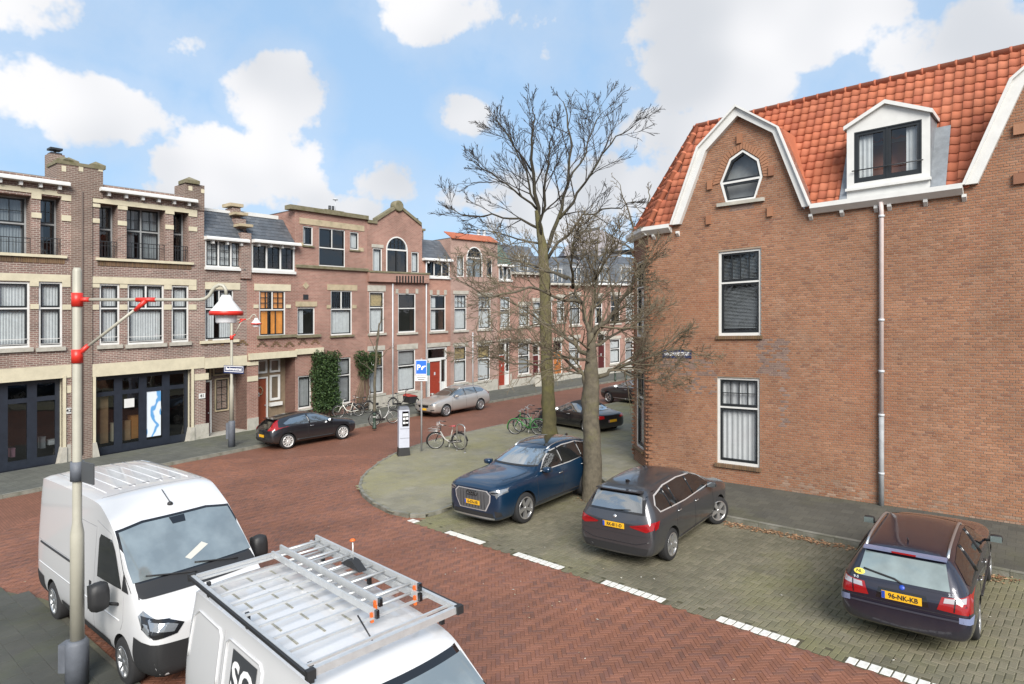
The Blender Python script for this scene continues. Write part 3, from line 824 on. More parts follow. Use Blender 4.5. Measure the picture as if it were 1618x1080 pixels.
# ------------------------------------------------------------------ brick corner house on the right
fr = Frame(WO, WD, WN)
house = empty('brick_house', (WO.x, WO.y, gz(WO.x)), 'red brick corner house with orange tiled mansard roof and white gable trim', 'house')
U_R = -7.6                               # wall runs on past the picture
ZG = fr.at(1395, 312)[1]                       # eaves
G1 = [fr.at(*p) for p in ((1063, 354), (1105, 234), (1166, 167), (1233, 201), (1284.6, 314))]
G1i = [fr.at(*p) for p in ((1077, 354), (1118, 239.5), (1168, 184), (1223.5, 211), (1270, 321))]
gw = G1[0][0] - G1[4][0]
eR = fr.at(1521, 285)
G2 = [(eR[0] + (p[0] - G1[0][0]), p[1] + (eR[1] - G1[4][1]) * .0) for p in G1]
G2i = [(eR[0] + (p[0] - G1[0][0]), p[1]) for p in G1i]
for g in (G1, G1i, G2, G2i):
    g[0] = (g[0][0], ZG + .02); g[4] = (g[4][0], ZG + .02)
w_low = rect_px(fr, 1133, 1200, 596.5, 735); w_up = rect_px(fr, 1135, 1202, 394.5, 530)
penta = [fr.at(*p) for p in ((1174, 236), (1199, 251), (1205, 278.5), (1193, 314), (1147, 320), (1138, 289), (1153, 251))]
def interval(poly, z):
    xs = []
    for i in range(len(poly)):
        a, b = poly[i], poly[(i + 1) % len(poly)]
        if (a[1] > z) != (b[1] > z): xs.append(a[0] + (b[0] - a[0]) * (z - a[1]) / (b[1] - a[1]))
    xs.sort(); return [(xs[i], xs[i + 1]) for i in range(0, len(xs) - 1, 2)]
def sub(iv, holes):
    for h in holes:
        o = []
        for a, b in iv:
            if h[1] <= a or h[0] >= b: o.append((a, b)); continue
            if h[0] > a: o.append((a, h[0]))
            if h[1] < b: o.append((h[1], b))
        iv = o
    return iv
m_brick = piece_mat('house_brick', [(.265, .124, .066), (.31, .149, .083), (.28, .131, .070), (.34, .173, .102), (.24, .106, .058), (.30, .140, .076), (.20, .093, .058)], rough=.9, world_noise=.24, sscale=.5, bump=.3,
                    stain=[((.33, .215, .15), 1.1, .56, .6), ((.29, .105, .052), .55, .52, .5), ((.165, .115, .10), .8, .60, .55), ((.17, .11, .09), 2.6, .64, .55)])
m_mortar = mat('mortar', (.30, .23, .175), .95, var=.2, vscale=2)
m_wallback = brick_mat('corner_brick', (.22, .09, .05), (.27, .12, .07), (.29, .22, .16))
# backing of the wall (mortar) and the rest of the house
mb = MB()
wall_panel(mb, fr, U_R, 6.6, 0, ZG, [w_low, w_up], 0, .16, -.007)
from mathutils.geometry import tessellate_polygon
for G, hole in ((G1i, penta), (G2i, None)):
    out_ = [(G[0][0], ZG)] + list(G[1:4]) + [(G[4][0], ZG)]
    rings = [[Vector((a, b, 0)) for a, b in out_]] + ([[Vector((a, b, 0)) for a, b in hole]] if hole else [])
    allp = [p for r_ in rings for p in r_]
    for t in tessellate_polygon(rings): mb.face([fr.p(allp[i].x, -.007, allp[i].y) for i in t], 0)
mb.build('wall', m_mortar, house)
mb = MB()
BD = 9.0
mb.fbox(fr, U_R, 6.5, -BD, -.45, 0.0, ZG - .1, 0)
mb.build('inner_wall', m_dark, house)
# bricks
CH, BL = .0625, .213
places = []
holes_rect = [w_low, w_up]
nz = int((G1[2][1]) / CH) + 1
for k in range(nz):
    z = .02 + (k + .5) * CH
    if z < ZG: iv = [(U_R, 6.6)]
    else: iv = interval(G1i, z) + [(max(a, U_R), b) for a, b in interval(G2i, z)]
    hs = [(h[0], h[1]) for h in holes_rect if h[2] - .11 < z < h[3] + .02] + [t for t in interval(penta, z)]
    for a, b in sub(iv, hs):
        # cross bond: stretcher courses and header courses by turns
        st = BL if k % 2 == 0 else BL / 2
        x0 = math.floor((a - .37) / st) * st + (BL / 4 if k % 2 else 0) + (BL / 2 if k % 4 == 2 else 0)
        x = x0
        while x < b:
            p, q = max(x, a), min(x + st, b)
            if q - p > .03: places.append((p + .005, q - .005, z))
            x += st
for (a, b, z) in ():
    pass
bm_v, bm_f, tones, bmi = [], [], [], []
m_repair = piece_mat('repair_brick', [(.19, .125, .105), (.23, .15, .125), (.165, .11, .095), (.25, .17, .14)], rough=.92, world_noise=.2)
m_footbrick = piece_mat('foot_brick', [(.30, .19, .13), (.26, .15, .10), (.33, .22, .16), (.24, .125, .08)], rough=.92, world_noise=.25, stain=[((.16, .15, .08), 1.2, .55, .6)])
REP = [rect_px(fr, *r) + (p,) for r, p in (((1040, 1132, 566, 592), .55), ((1198, 1246, 536, 592), .7), ((1080, 1132, 592, 622), .3), ((1236, 1246, 592, 680), .45), ((1150, 1190, 318, 330), .8))]
FT = fr.at(1400, 762)[1]
sl = math.atan(K * WD.x)
def brick_pts(a, b, z, w1):
    c = .004
    return [fr.p(u, w, zz) for (u, w, zz) in ((a, -.012, z - CH / 2 + .005), (b, -.012, z - CH / 2 + .005), (b, -.012, z + CH / 2 - .005), (a, -.012, z + CH / 2 - .005),
            (a + c, w1, z - CH / 2 + .005 + c), (b - c, w1, z - CH / 2 + .005 + c), (b - c, w1, z + CH / 2 - .005 - c), (a + c, w1, z + CH / 2 - .005 - c))]
BF = ((4, 7, 6, 5), (0, 4, 5, 1), (1, 5, 6, 2), (2, 6, 7, 3), (3, 7, 4, 0))
def bigness(p):
    u = (p[0] + p[1]) / 2; q = fr.p(u, 0, p[2]); px = 809 + F * q.x / q.y; py = HZ - F * (q.z - HC) / q.y
    full = p[1] - p[0] > .19
    return q.length if (px < 1610 and 0 < py < 1070 and full) else 99
places.sort(key=bigness)
for k, (a, b, z) in enumerate(places):
    w1 = rnd.uniform(-.001, .003) + (.002 if rnd.random() < .06 else 0)
    P = brick_pts(a, b, z, w1)
    if k < 290:
        c = sum(P, Vector()) / 8
        me = bpy.data.meshes.new('brick'); me.from_pydata([tuple(p - c) for p in P], [], BF); me.materials.append(m_brick); me.update()
        o = bpy.data.objects.new('brick', me); COL.objects.link(o); o.parent = house; o.location = c - OFF[house.name]
    else:
        i = len(bm_v); bm_v += [tuple(p - OFF[house.name]) for p in P]; bm_f += [tuple(j + i for j in f) for f in BF]; tones += [rnd.random()] * 5
        um_ = (a + b) / 2; k_ = 0
        for r in REP:
            if r[0] < um_ < r[1] and r[2] < z < r[3] and rnd.random() < r[4]: k_ = 1
        if z < FT and um_ < fr.u(1235) and rnd.random() < .55 * (1.15 - z / FT): k_ = 2
        bmi += [k_] * 5
me = bpy.data.meshes.new('bricks'); me.from_pydata(bm_v, [], bm_f)
for m_ in (m_brick, m_repair, m_footbrick): me.materials.append(m_)
me.polygons.foreach_set('material_index', bmi)
at = me.attributes.new('tone', 'FLOAT', 'FACE'); at.data.foreach_set('value', tones); me.update()
o = bpy.data.objects.new('bricks', me); COL.objects.link(o); o.parent = house; o['kind'] = 'stuff'; o.color = (1, 1, 1, 0)
# brick sills, flat arches
m_darkbrick = piece_mat('sill_brick', [(.14, .085, .05), (.18, .11, .06), (.12, .08, .05), (.16, .10, .045)], rough=.9)
def rowlock(R, zt, h, w1, n, nm='sill_bricks', ex=.06):
    mb = MB(); u0, u1 = R[0] - ex, R[1] + ex
    for i in range(n):
        a = u0 + (u1 - u0) * i / n; b = u0 + (u1 - u0) * (i + 1) / n
        mb.fbox(fr, a + .003, b - .003, -.05, w1 + rnd.uniform(-.003, .003), zt - h, zt, 0, rnd.random())
    o = mb.build(nm, m_darkbrick, house, tone=True); o['kind'] = 'stuff'; o.color = (1, 1, 1, 0)
rowlock(w_low, w_low[2], .10, .07, 20); rowlock(w_up, w_up[2], .10, .07, 20)
window(fr, house, w_low, w=-.05, frame=.07, trans=.66, tbar=.05, up=(4, 2), inside='white', sash=.06, name='window')
window(fr, house, w_up, w=-.05, frame=.07, trans=.63, tbar=.05, up=(4, 1), inside='blind', sash=.055, name='window', glass=m_glassd)
# kite shaped gable window
def inset(poly, d):
    n = len(poly); cx = sum(p[0] for p in poly) / n; cz = sum(p[1] for p in poly) / n
    out = []
    for a, b in poly:
        L_ = math.hypot(a - cx, b - cz); out.append((a + (cx - a) / L_ * d, b + (cz - b) / L_ * d))
    return out
def ring(mb, fr, outer, inner, w0, w1, m=0):
    n = len(outer)
    for i in range(n):
        j = (i + 1) % n
        A = [fr.p(*(outer[i][0], w, outer[i][1])) for w in (w0, w1)]; B = [fr.p(outer[j][0], w, outer[j][1]) for w in (w0, w1)]
        C = [fr.p(*(inner[i][0], w, inner[i][1])) for w in (w0, w1)]; D = [fr.p(inner[j][0], w, inner[j][1]) for w in (w0, w1)]
        mb.face([A[1], B[1], D[1], C[1]], m); mb.face([C[1], D[1], D[0], C[0]], m); mb.face([A[0], B[0], B[1], A[1]], m)
mb = MB(); p1 = inset(penta, .07); ring(mb, fr, penta, p1, -.2, .012)
zb = (penta[2][1] + penta[5][1]) / 2 - .02
xs = interval(p1, zb)[0]; mb.fbox(fr, xs[0], xs[1], -.12, .0, zb - .03, zb + .03)
gwin = mb.build('gable_window', m_wpaint, house)
mb = MB(); ring(mb, fr, p1, inset(p1, .055), -.12, -.02)
for dz in (-.06, .06):
    xs = interval(p1, zb + dz)[0]; mb.fbox(fr, xs[0], xs[1], -.12, -.025, zb + dz - .03, zb + dz + .03)
mb.build('sash', m_black, gwin)
mb = MB(); mb.face([fr.p(a, -.09, b) for a, b in p1], 0); mb.build('pane', m_glass, gwin, uvs=False)
mb = MB(); mb.face([fr.p(a, -.35, b) for a, b in inset(p1, -.3)], 0); mb.build('curtain', m_greyc, gwin, uvs=False)
bz = min(p[1] for p in penta)
mb = MB()
mb.prism([(penta[4][0] + .25, penta[4][1] + .0), (penta[4][0] + .25, penta[4][1] - .10), (penta[3][0] - .28, penta[3][1] - .10), (penta[3][0] - .28, penta[3][1] + .0)], lambda a, b, w: fr.p(a, w, b), -.05, .10)
mb.build('gable_sill', m_stone, house)
# brick ring round the kite window
mb = MB(); po = [penta[i] for i in (5, 6, 0, 1, 2)]
cx = sum(p[0] for p in penta) / 7; cz = sum(p[1] for p in penta) / 7
def grow(p, d):
    L_ = math.hypot(p[0] - cx, p[1] - cz); return (p[0] + (p[0] - cx) / L_ * d, p[1] + (p[1] - cz) / L_ * d)
for i in range(4):
    a, b = po[i], po[i + 1]; L_ = math.hypot(b[0] - a[0], b[1] - a[1]); n = int(L_ / .075)
    for j in range(n):
        s0, s1 = j / n + .006 / L_, (j + 1) / n - .006 / L_
        q = [(a[0] + (b[0] - a[0]) * s, a[1] + (b[1] - a[1]) * s) for s in (s0, s1)]
        poly = [grow(q[0], .03), grow(q[1], .03), grow(q[1], .22), grow(q[0], .22)]
        mb.prism(poly, lambda x, y, w: fr.p(x, w, y), -.02, .035 + rnd.uniform(-.004, .004))
o = mb.build('arch_bricks', m_brick, house); o['kind'] = 'stuff'
for (x, y) in ((1120, 347), (1217, 334), (1219, 270), (1122, 292), (1169, 219)):
    u, z = fr.at(x, y); mb = MB(); mb.fbox(fr, u - .07, u + .07, -.02, .075, z - .14, z + .14); mb.build('corbel', m_brick, house)
for (x, y) in ((1612, 204), (1612, 282)):
    u, z = fr.at(x, y); mb = MB(); mb.fbox(fr, u - .12, u + .12, -.02, .075, z - .12, z + .12); mb.build('corbel', m_brick, house)
# white gable trims
for G, Gi in ((G1, G1i), (G2, G2i)):
    mb = MB()
    for i in range(4):
        A, B, C, D = G[i], G[i + 1], Gi[i + 1], Gi[i]
        if min(A[0], B[0]) < U_R - 2.5: continue
        mb.prism([A, B, C, D], lambda a, b, w: fr.p(a, w, b), -.25, .16)
        def up(p, q, s): return (p[0] + (q[0] - p[0]) * s, p[1] + (q[1] - p[1]) * s)
        mb.prism([A, B, up(B, C, .22), up(A, D, .22)], lambda a, b, w: fr.p(a, w, b), .16, .24)
    mb.build('gable_trim', m_wpaint, house)
# eaves between the gables and to the corner
def eave(f, ua, ub, z, nm='gutter'):
    mb = MB(); ua, ub = srt(ua, ub)
    mb.prism([(.0, z - .20), (.10, z - .20), (.26, z - .06), (.26, z + .06), (.22, z + .06), (.22, z - .02), (.0, z - .02)], lambda a, b, w: f.p(ua if w == 0 else ub, a, b), 0, 1)
    mb.build(nm, m_wpaint, house)
eave(fr, G1[4][0] + .02, G2[0][0] - .02, ZG); eave(fr, 6.6 + .10, G1[0][0] + .02, ZG)
for x in (1282, 1331, 1385, 1406, 1463, 1524, 1072, 1034):
    u = fr.u(x); mb = MB(); mb.prism([(0, ZG - .19), (.11, ZG - .19), (.11, ZG - .26), (0, ZG - .36)], lambda a, b, w: fr.p(u - .045 + w, a, b), 0, .09)
    mb.build('eave_bracket', m_wpaint, house)
fc = Frame(W_C0, CD, (-CD.y, CD.x))
if fc.o.x > 0: fc = Frame(W_C0, CD, (CD.y, -CD.x))
eave(fc, -.10, 1.95, ZG)
# canted corner with its two windows
mb = MB(); wc1 = rect_px(fc, 1004.5, 1017, 585, 708); wc2 = rect_px(fc, 1005, 1017, 412, 532)
wall_panel(mb, fc, .0, 1.8, 0, ZG, [wc1, wc2], 0, .14)
f3 = Frame(W_C1, -WN, (WD.x, WD.y))
wall_panel(mb, f3, 0, 9, 0, ZG, [], 0, .14)
mb.build('corner_wall', m_wallback, house)
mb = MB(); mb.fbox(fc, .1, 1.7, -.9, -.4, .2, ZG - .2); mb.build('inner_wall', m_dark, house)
for R in (wc1, wc2):
    window(fc, house, R, w=-.04, frame=.06, trans=.66, up=(2, 1), inside='net', sash=.05, sill=(.05, .10, .08), sillmat=m_darkbrick)
mb = MB()
for f_, uu in ((fr, 6.6), (fc, 1.8), (fc, 0.0)):
    z = .3; i = 0
    while z < ZG - .5:
        if f_ is fr: mb.fbox(f_, uu - .19 + .11 * (i % 2), uu - .06 + .11 * (i % 2), -.01, .045, z, z + .058, 0, rnd.random())
        elif uu: mb.fbox(f_, uu - .12, uu + .02, -.01, .05 + .03 * (i % 2), z, z + .058, 0, rnd.random())
        else: mb.fbox(f_, .05 + .1 * (i % 2), .17 + .1 * (i % 2), -.01, .05, z, z + .058, 0, rnd.random())
        z += .0625 * 2; i += 1
o = mb.build('corner_bricks', m_brick, house, tone=True); o['kind'] = 'stuff'; o.color = (1, 1, 1, 0)
# roof: main slope, hip over the canted corner
RS, RR = 2.0, 3.64
SLEN = math.hypot(RS, RR); ct, st_ = RS / SLEN, RR / SLEN
def roof_pt(f): return lambda u, s, h: f.p(u, -s * ct + h * st_ + .05, ZG - .05 + s * st_ + h * ct)
rp, rpc = roof_pt(fr), roof_pt(fc)
T225 = math.tan(math.radians(22.5))
m_tile_o = piece_mat('roof_tile', [(.36, .105, .050), (.41, .125, .060), (.33, .09, .045), (.44, .145, .075), (.38, .11, .055)], rough=.8, world_noise=.2, sscale=1.0, stain=[((.22, .09, .055), 2.5, .60, .6), ((.30, .20, .12), 5.0, .68, .5)], bump=.15)
mb = MB()
mb.face([rp(6.6, .16, -.03), rp(U_R, .16, -.03), rp(U_R, SLEN, -.03), rp(6.6 - RS * T225, SLEN, -.03)], 0)
mb.face([rpc(0, .16, -.03), rpc(RS * T225, SLEN, -.03), rpc(1.8 - RS * T225, SLEN, -.03), rpc(1.8, .16, -.03)][::-1], 0)
f3r = roof_pt(f3)
mb.face([f3r(0, 0, -.03), f3r(9, 0, -.03), f3r(9, SLEN, -.03), f3r(RS * T225, SLEN, -.03)], 0)
tp_ = [rp(6.6 - RS * T225, SLEN, -.03), rp(U_R, SLEN, -.03)]
mb.face([tp_[0], tp_[1], tp_[1] + Vector((-WN.x * 6, -WN.y * 6, .1 - K * WN.x * 6)), tp_[0] + Vector((-WN.x * 6, -WN.y * 6, .1 - K * WN.x * 6))], 0)
m_under = mat('roof_underlay', (.16, .06, .04), .9)
roof = mb.build('roof', m_under, house)
TW, TE = .225, .275
def tile_geo():
    V, Fc = [], []
    xs = [i / 8 for i in range(9)]
    def prof(t): return .019 * math.sin(t * 2 * math.pi * .92 + 2.6) + .012
    for s in (0.0, TE + .06):
        for t in xs: V.append((t * (TW + .02), s, prof(t) + (.034 if s == 0 else 0.0)))
    for t in xs: V.append((t * (TW + .02), 0.0, prof(t) + .008))
    for i in range(8):
        Fc.append((i, i + 1, 9 + i + 1, 9 + i)); Fc.append((18 + i, 18 + i + 1, i + 1, i))
    return V, Fc
TV, TF = tile_geo()
dorm_u = srt(fr.u(1337, -.3), fr.u(1482, -.3))
tiles = []
def gable_cut(u, s):
    z = ZG + s * st_ + .06
    for G in (G1, G2):
        for a, b in interval([(g[0], g[1]) for g in G], z - .0):
            if a - .02 < u < b + .02: return True
    return False
nrow = int(SLEN / TE)
for r in range(nrow + 1):
    s = r * TE
    if s + TE * .8 > SLEN: continue
    umax = 6.6 - (s + .1) * ct * T225 - .08
    n = int((umax - U_R) / TW)
    for i in range(n + 1):
        u = U_R + i * TW
        if u + TW > umax + .05: continue
        um = u + TW / 2
        if gable_cut(um, s + .1) and gable_cut(u + .02, s) and gable_cut(u + TW - .02, s): continue
        if dorm_u[0] + .1 < um < dorm_u[1] - .1 and s < 1.9: continue
        tiles.append((0, u, s))
    c0, c1 = (s + .1) * ct * T225, 1.8 - (s + .1) * ct * T225
    n = int((c1 - c0) / TW)
    for i in range(n):
        tiles.append((1, c0 + (c1 - c0 - n * TW) / 2 + i * TW, s))
def tile_matrix(t):
    fn = (rp, rpc)[t[0]]
    o_ = fn(t[1], t[2], 0); x = (fn(t[1] + .1, t[2], 0) - o_).normalized(); y = (fn(t[1], t[2] + .1, 0) - o_).normalized()
    z = x.cross(y).normalized()
    if z.z < 0: z = -z
    return Matrix(((x.x, y.x, z.x, o_.x), (x.y, y.y, z.y, o_.y), (x.z, y.z, z.z, o_.z), (0, 0, 0, 1)))
def tile_big(t):
    q = (rp, rpc)[t[0]](t[1] + .14, t[2], 0); px = 809 + F * q.x / q.y; py = HZ - F * (q.z - HC) / q.y
    return q.length if (px < 1630 and py > -10) else 99
tiles.sort(key=tile_big)
tme = bpy.data.meshes.new('roof_tile'); tme.from_pydata(TV, [], TF); tme.materials.append(m_tile_o)
tme.polygons.foreach_set('use_smooth', [True] * len(TF)); tme.update()
bv, bf, bt = [], [], []
for k, t in enumerate(tiles):
    M = tile_matrix(t) @ Matrix.Translation((rnd.gauss(0, .004), rnd.gauss(0, .005), rnd.uniform(0, .006))) @ Matrix.Rotation(rnd.gauss(0, .008), 4, 'Z')
    if k < 290:
        o = bpy.data.objects.new('roof_tile', tme); COL.objects.link(o); o.parent = roof
        o.matrix_local = Matrix.Translation(-OFF[house.name]) @ M
    else:
        i = len(bv); bv += [tuple(M @ Vector(v) - OFF[house.name]) for v in TV]; bf += [tuple(j + i for j in f) for f in TF]; bt += [rnd.random()] * len(TF)
me = bpy.data.meshes.new('roof_tiles'); me.from_pydata(bv, [], bf); me.materials.append(m_tile_o)
at = me.attributes.new('tone', 'FLOAT', 'FACE'); at.data.foreach_set('value', bt); me.polygons.foreach_set('use_smooth', [True] * len(bf)); me.update()
o = bpy.data.objects.new('roof_tiles', me); COL.objects.link(o); o.parent = roof; o['kind'] = 'stuff'; o.color = (1, 1, 1, 0)
# ridge and hip caps
def caps(a, b, n, r=.105, nm='ridge_tile'):
    for i in range(n):
        p, q = a.lerp(b, i / n), a.lerp(b, (i + 1.12) / n)
        mb = MB(); mb.tube([p, p.lerp(q, .85), p.lerp(q, .86), q], [r, r * .94, r * 1.08, r * 1.08], 10)
        c = p; o = mb.build(nm, m_tile_o, roof, uvs=False)
ra, rb = rp(6.6 - RS * T225, SLEN, .0), rp(U_R, SLEN, .0)
caps(ra, rb, int((rb - ra).length / .38))
caps(rp(6.66, -.05, .03), ra, 11, .10, 'hip_tile'); caps(rpc(1.85, -.05, .03), rpc(1.8 - RS * T225, SLEN, 0), 11, .10, 'hip_tile')
# little roofs behind the gables
for G in (G1, G2):
    mb = MB()
    for i in range(4):
        A, B = G[i], G[i + 1]
        if min(A[0], B[0]) < U_R - 2.5: continue
        mb.face([fr.p(A[0], .14, A[1]), fr.p(B[0], .14, B[1]), fr.p(B[0], -2.2, B[1]), fr.p(A[0], -2.2, A[1])], 0)
    mb.build('gable_roof', m_tile_o, roof, uvs=False)
# dormer
dw = .03
dp = [fr.at(*p, dw) for p in ((1338, 297), (1338, 203), (1399, 167), (1470, 175), (1468, 278))]
dp[4] = (dp[3][0], dp[4][1])
mb = MB()
wr = [fr.at(*p, dw) for p in ((1349.5, 209), (1456.5, 188), (1456.5, 274), (1349.5, 289))]
Rw = (min(wr[1][0], wr[2][0]), max(wr[0][0], wr[3][0]), (wr[2][1] + wr[3][1]) / 2, (wr[0][1] + wr[1][1]) / 2)
du0, du1 = dp[3][0], dp[0][0]; dz0 = ZG - .02; dz1 = (dp[1][1] + dp[3][1]) / 2; dzp = dp[2][1] + .05
fd = Frame(WO + WN * dw, WD, WN)
wall_panel(mb, fd, du0, du1, dz0, dz1, [Rw], 0, .10)
um = dp[2][0]
mb.prism([(du0, dz1), (um, dzp), (du1, dz1)], lambda a, b, w: fd.p(a, w, b), -.1, .0)
for (a, b) in (((du0 - .06, dz1 - .06), (um, dzp + .0)), ((um, dzp + .0), (du1 + .06, dz1 - .06))):
    mb.prism([a, b, (b[0], b[1] + .10), (a[0], a[1] + .10)], lambda x, y, w: fd.p(x, w, y), -1.9, .10)
mb.fbox(fd, du0 - .02, du1 + .02, -.05, .09, dz0 + .30, dz0 + .37)
dorm = mb.build('dormer', m_wpaint, roof)
mb = MB()
for ua, ub in ((du0 - .0, du0 + .03), (du1 - .03, du1)):
    mb.fbox(fd, ua, ub, -1.9, -.1, dz0, dz1)
mb.build('cheek', m_lead, dorm)
mb = MB()
for ua, ub in ((du0 - .32, du0), (du1, du1 + .18)):
    q = [rp(ua, .02, .075), rp(ub, .02, .075), rp(ub, 2.0, .075), rp(ua, 2.0, .075)]
    mb = MB(); mb.face(q, 0); mb.build('flashing', m_lead, dorm, uvs=False)
mb = MB(); mb.face([fd.p(Rw[0] - .2, -.9, Rw[2] - .2), fd.p(Rw[1] + .2, -.9, Rw[2] - .2), fd.p(Rw[1] + .2, -.9, Rw[3] + .2), fd.p(Rw[0] - .2, -.9, Rw[3] + .2)], 0); mb.build('room', mat('grey_room', (.22, .22, .22), .9), dorm, uvs=False)
window(fd, dorm, Rw, w=.0, frame=.035, fmat=m_black, sash=.07, mull=1, inside='open', rail=False)
for o in list(dorm.children):
    pass
mb = MB(); mb.tube([fd.p(Rw[0] - .04, .06, Rw[2] + .32), fd.p(Rw[1] + .04, .06, Rw[2] + .32)], .016, 6); mb.build('safety_bar', m_iron, dorm, uvs=False)
# rain pipe
mb = MB(); up_ = fr.u(1394)
zs = fr.at(1390, 655)[1]
mb.tube([fr.p(up_, .16, ZG - .12), fr.p(up_, .09, ZG - .4), fr.p(up_, .09, zs)], .055, 10)
pipe = mb.build('rain_pipe', mat('pipe_paint', (.55, .47, .45), .5, var=.1), house, uvs=False)
mb = MB(); mb.tube([fr.p(up_, .09, zs), fr.p(up_, .09, .05)], .062, 10); mb.build('pipe_foot', mat('pipe_grey', (.30, .31, .32), .6, var=.3, vscale=3), pipe, uvs=False)
for zz in (zs - .02, zs + 1.1, 2.0 * zs, 3.1 * zs, .9):
    mb = MB(); mb.tube([fr.p(up_, .09, zz), fr.p(up_, .09, zz + .06)], .072, 10); mb.build('pipe_clip', m_zinc, pipe, uvs=False)
# street name plate
Rn = rect_px(fr, 1047, 1093, 552.5, 565.5)
mb = MB(); mb.fbox(fr, Rn[0], Rn[1], .0, .02, Rn[2], Rn[3]); 
plate = mb.build('street_name_plate', mat('enamel_blue', (.02, .03, .09), .3), house)
c = fr.p((Rn[0] + Rn[1]) / 2, .0225, (Rn[2] + Rn[3]) / 2)
put_text('lettering', 'VAN DER HAERSTRAAT', (Rn[3] - Rn[2]) * .62, basis(c, fr.p(0, 0, 0) - fr.p(1, 0, 0), (0, 0, 1)), mat('sign_white', (.8, .8, .8), .4), plate, True, sx=(Rn[1] - Rn[0]) * .92 / (18 * .62 * (Rn[3] - Rn[2]) * .62))
# ------------------------------------------------------------------ the row of houses across the street
def seg(i):
    d = (ROW[i + 1] - ROW[i]).normalized(); return Frame(ROW[i], d, (d.y, -d.x))
SEG = [seg(0), seg(2), seg(3), seg(4), seg(5)]
b_brown = brick_mat('brown_brick', (.150, .090, .074), (.245, .143, .117), (.38, .335, .29), rh=.075, patch=(.10, .075, .065), pfac=.35)
b_dark = brick_mat('dark_brick', (.135, .088, .070), (.185, .120, .095), (.29, .25, .21), rh=.075)
b_rose = brick_mat('rose_brick', (.245, .118, .090), (.325, .162, .126), (.36, .27, .22), rh=.075, patch=(.17, .09, .075), pfac=.45)
b_red = brick_mat('red_brick', (.285, .125, .088), (.35, .162, .117), (.37, .27, .215), rh=.075, patch=(.20, .10, .08), pfac=.35)
b_pink = brick_mat('pink_brick', (.28, .162, .132), (.34, .205, .168), (.38, .31, .265), rh=.075)
m_navy = mat('navy_door', (.016, .021, .032), .4, var=.25, vscale=4)
m_slate = piece_mat('slate', [(.075, .085, .098), (.095, .105, .12), (.065, .072, .083), (.11, .118, .13)], rough=.5, world_noise=.2)
m_gslate = piece_mat('green_slate', [(.085, .12, .095), (.10, .14, .11), (.07, .10, .08)], rough=.6)
m_reddoor = mat('red_door', (.26, .035, .018), .35, var=.12)
m_brown_door = mat('brown_door', (.22, .05, .022), .35, var=.2)
m_dkred = mat('dark_red_door', (.07, .012, .012), .35)
m_orangedoor = mat('orange_door', (.42, .14, .03), .4)

def hz(fr, x, y, w=0): return fr.at(x, y, w)[1]
def slab(fr, par, name, material, x0, x1, yt, yb, w0, w1, xm=None):
    """plate given by pixel columns and rows (rows read at column xm)"""
    u0, u1 = srt(fr.u(x0), fr.u(x1)); xm = xm or (x0 + x1) / 2
    mb = MB(); mb.fbox(fr, u0, u1, w0, w1, hz(fr, xm, yb), hz(fr, xm, yt)); return mb.build(name, material, par)
BM = {}
def row_house(name, label, fr, x0, x1, xm, ytop, bmat, holes=(), depth=9.0, body=True, group=None, top=None):
    u0, u1 = fr.u(x0), fr.u(x1)
    base = fr.p(u0, 0, 0)
    h = empty(name, tuple(base), label, 'house', group or 'terraced houses along the street')
    zt = hz(fr, xm, ytop); BM[h.name] = bmat
    mb = MB(); wall_panel(mb, fr, u0, u1, 0, zt, list(holes), 0, .16)
    mb.face([fr.p(u0, 0, 0), fr.p(u0, 0, zt), fr.p(u0, -depth, zt), fr.p(u0, -depth, 0)], 0, [(0, 0), (0, zt), (depth, zt), (depth, 0)])
    mb.face([fr.p(u1, 0, 0), fr.p(u1, 0, zt), fr.p(u1, -depth, zt), fr.p(u1, -depth, 0)], 0, [(0, 0), (0, zt), (depth, zt), (depth, 0)])
    mb.build('wall', bmat, h)
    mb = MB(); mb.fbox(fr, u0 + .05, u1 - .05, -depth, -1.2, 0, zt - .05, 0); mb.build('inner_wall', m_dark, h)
    mb = MB(); mb.fbox(fr, u0, u1, -depth, -.02, zt - .04, zt + .02); mb.build('roof', mat('roof_felt', (.10, .10, .10), .9, var=.2), h)
    return h, u0, u1, zt
def gutter(fr, par, u0, u1, z, proj=.32, h=.15, n=5, material=None):
    material = material or m_wpaint
    mb = MB(); mb.prism([(-.02, z), (proj, z), (proj, z + h * .55), (proj - .06, z + h), (-.02, z + h)], lambda a, b, w: fr.p(u0 if w == 0 else u1, a, b), 0, 1); mb.build('cornice', material, par)
    for i in range(n):
        u = u0 + (u1 - u0) * (i + .5) / n; mb = MB(); mb.fbox(fr, u - .055, u + .055, -.01, proj * .6, z - .17, z - .002); mb.build('cornice_bracket', material, par)
def pointed_cap(fr, par, u, w, z, s=.34, h=.35, material=None):
    mb = MB(); b = s
    P = [fr.p(u - b, w - b, z), fr.p(u + b, w - b, z), fr.p(u + b, w + b, z), fr.p(u - b, w + b, z)]; Q = [p + Vector((0, 0, .16)) for p in P]; T = fr.p(u, w, z + .16 + h)
    for i in range(4):
        j = (i + 1) % 4; mb.face([P[i], P[j], Q[j], Q[i]]); mb.face([Q[i], Q[j], T])
    mb.build('pier_cap', material or m_tanstone, par, uvs=False)
def railing(fr, par, u0, u1, z0, h, w, n):
    mb = MB()
    mb.fbox(fr, u0, u1, w - .012, w + .012, z0 + h - .03, z0 + h); mb.fbox(fr, u0, u1, w - .01, w + .01, z0 + h * .72, z0 + h * .72 + .02)
    for i in range(n + 1):
        u = u0 + (u1 - u0) * i / n; mb.fbox(fr, u - .01, u + .01, w - .01, w + .009, z0, z0 + h - .031)
    o = mb.build('railing', m_iron, par, uvs=False)
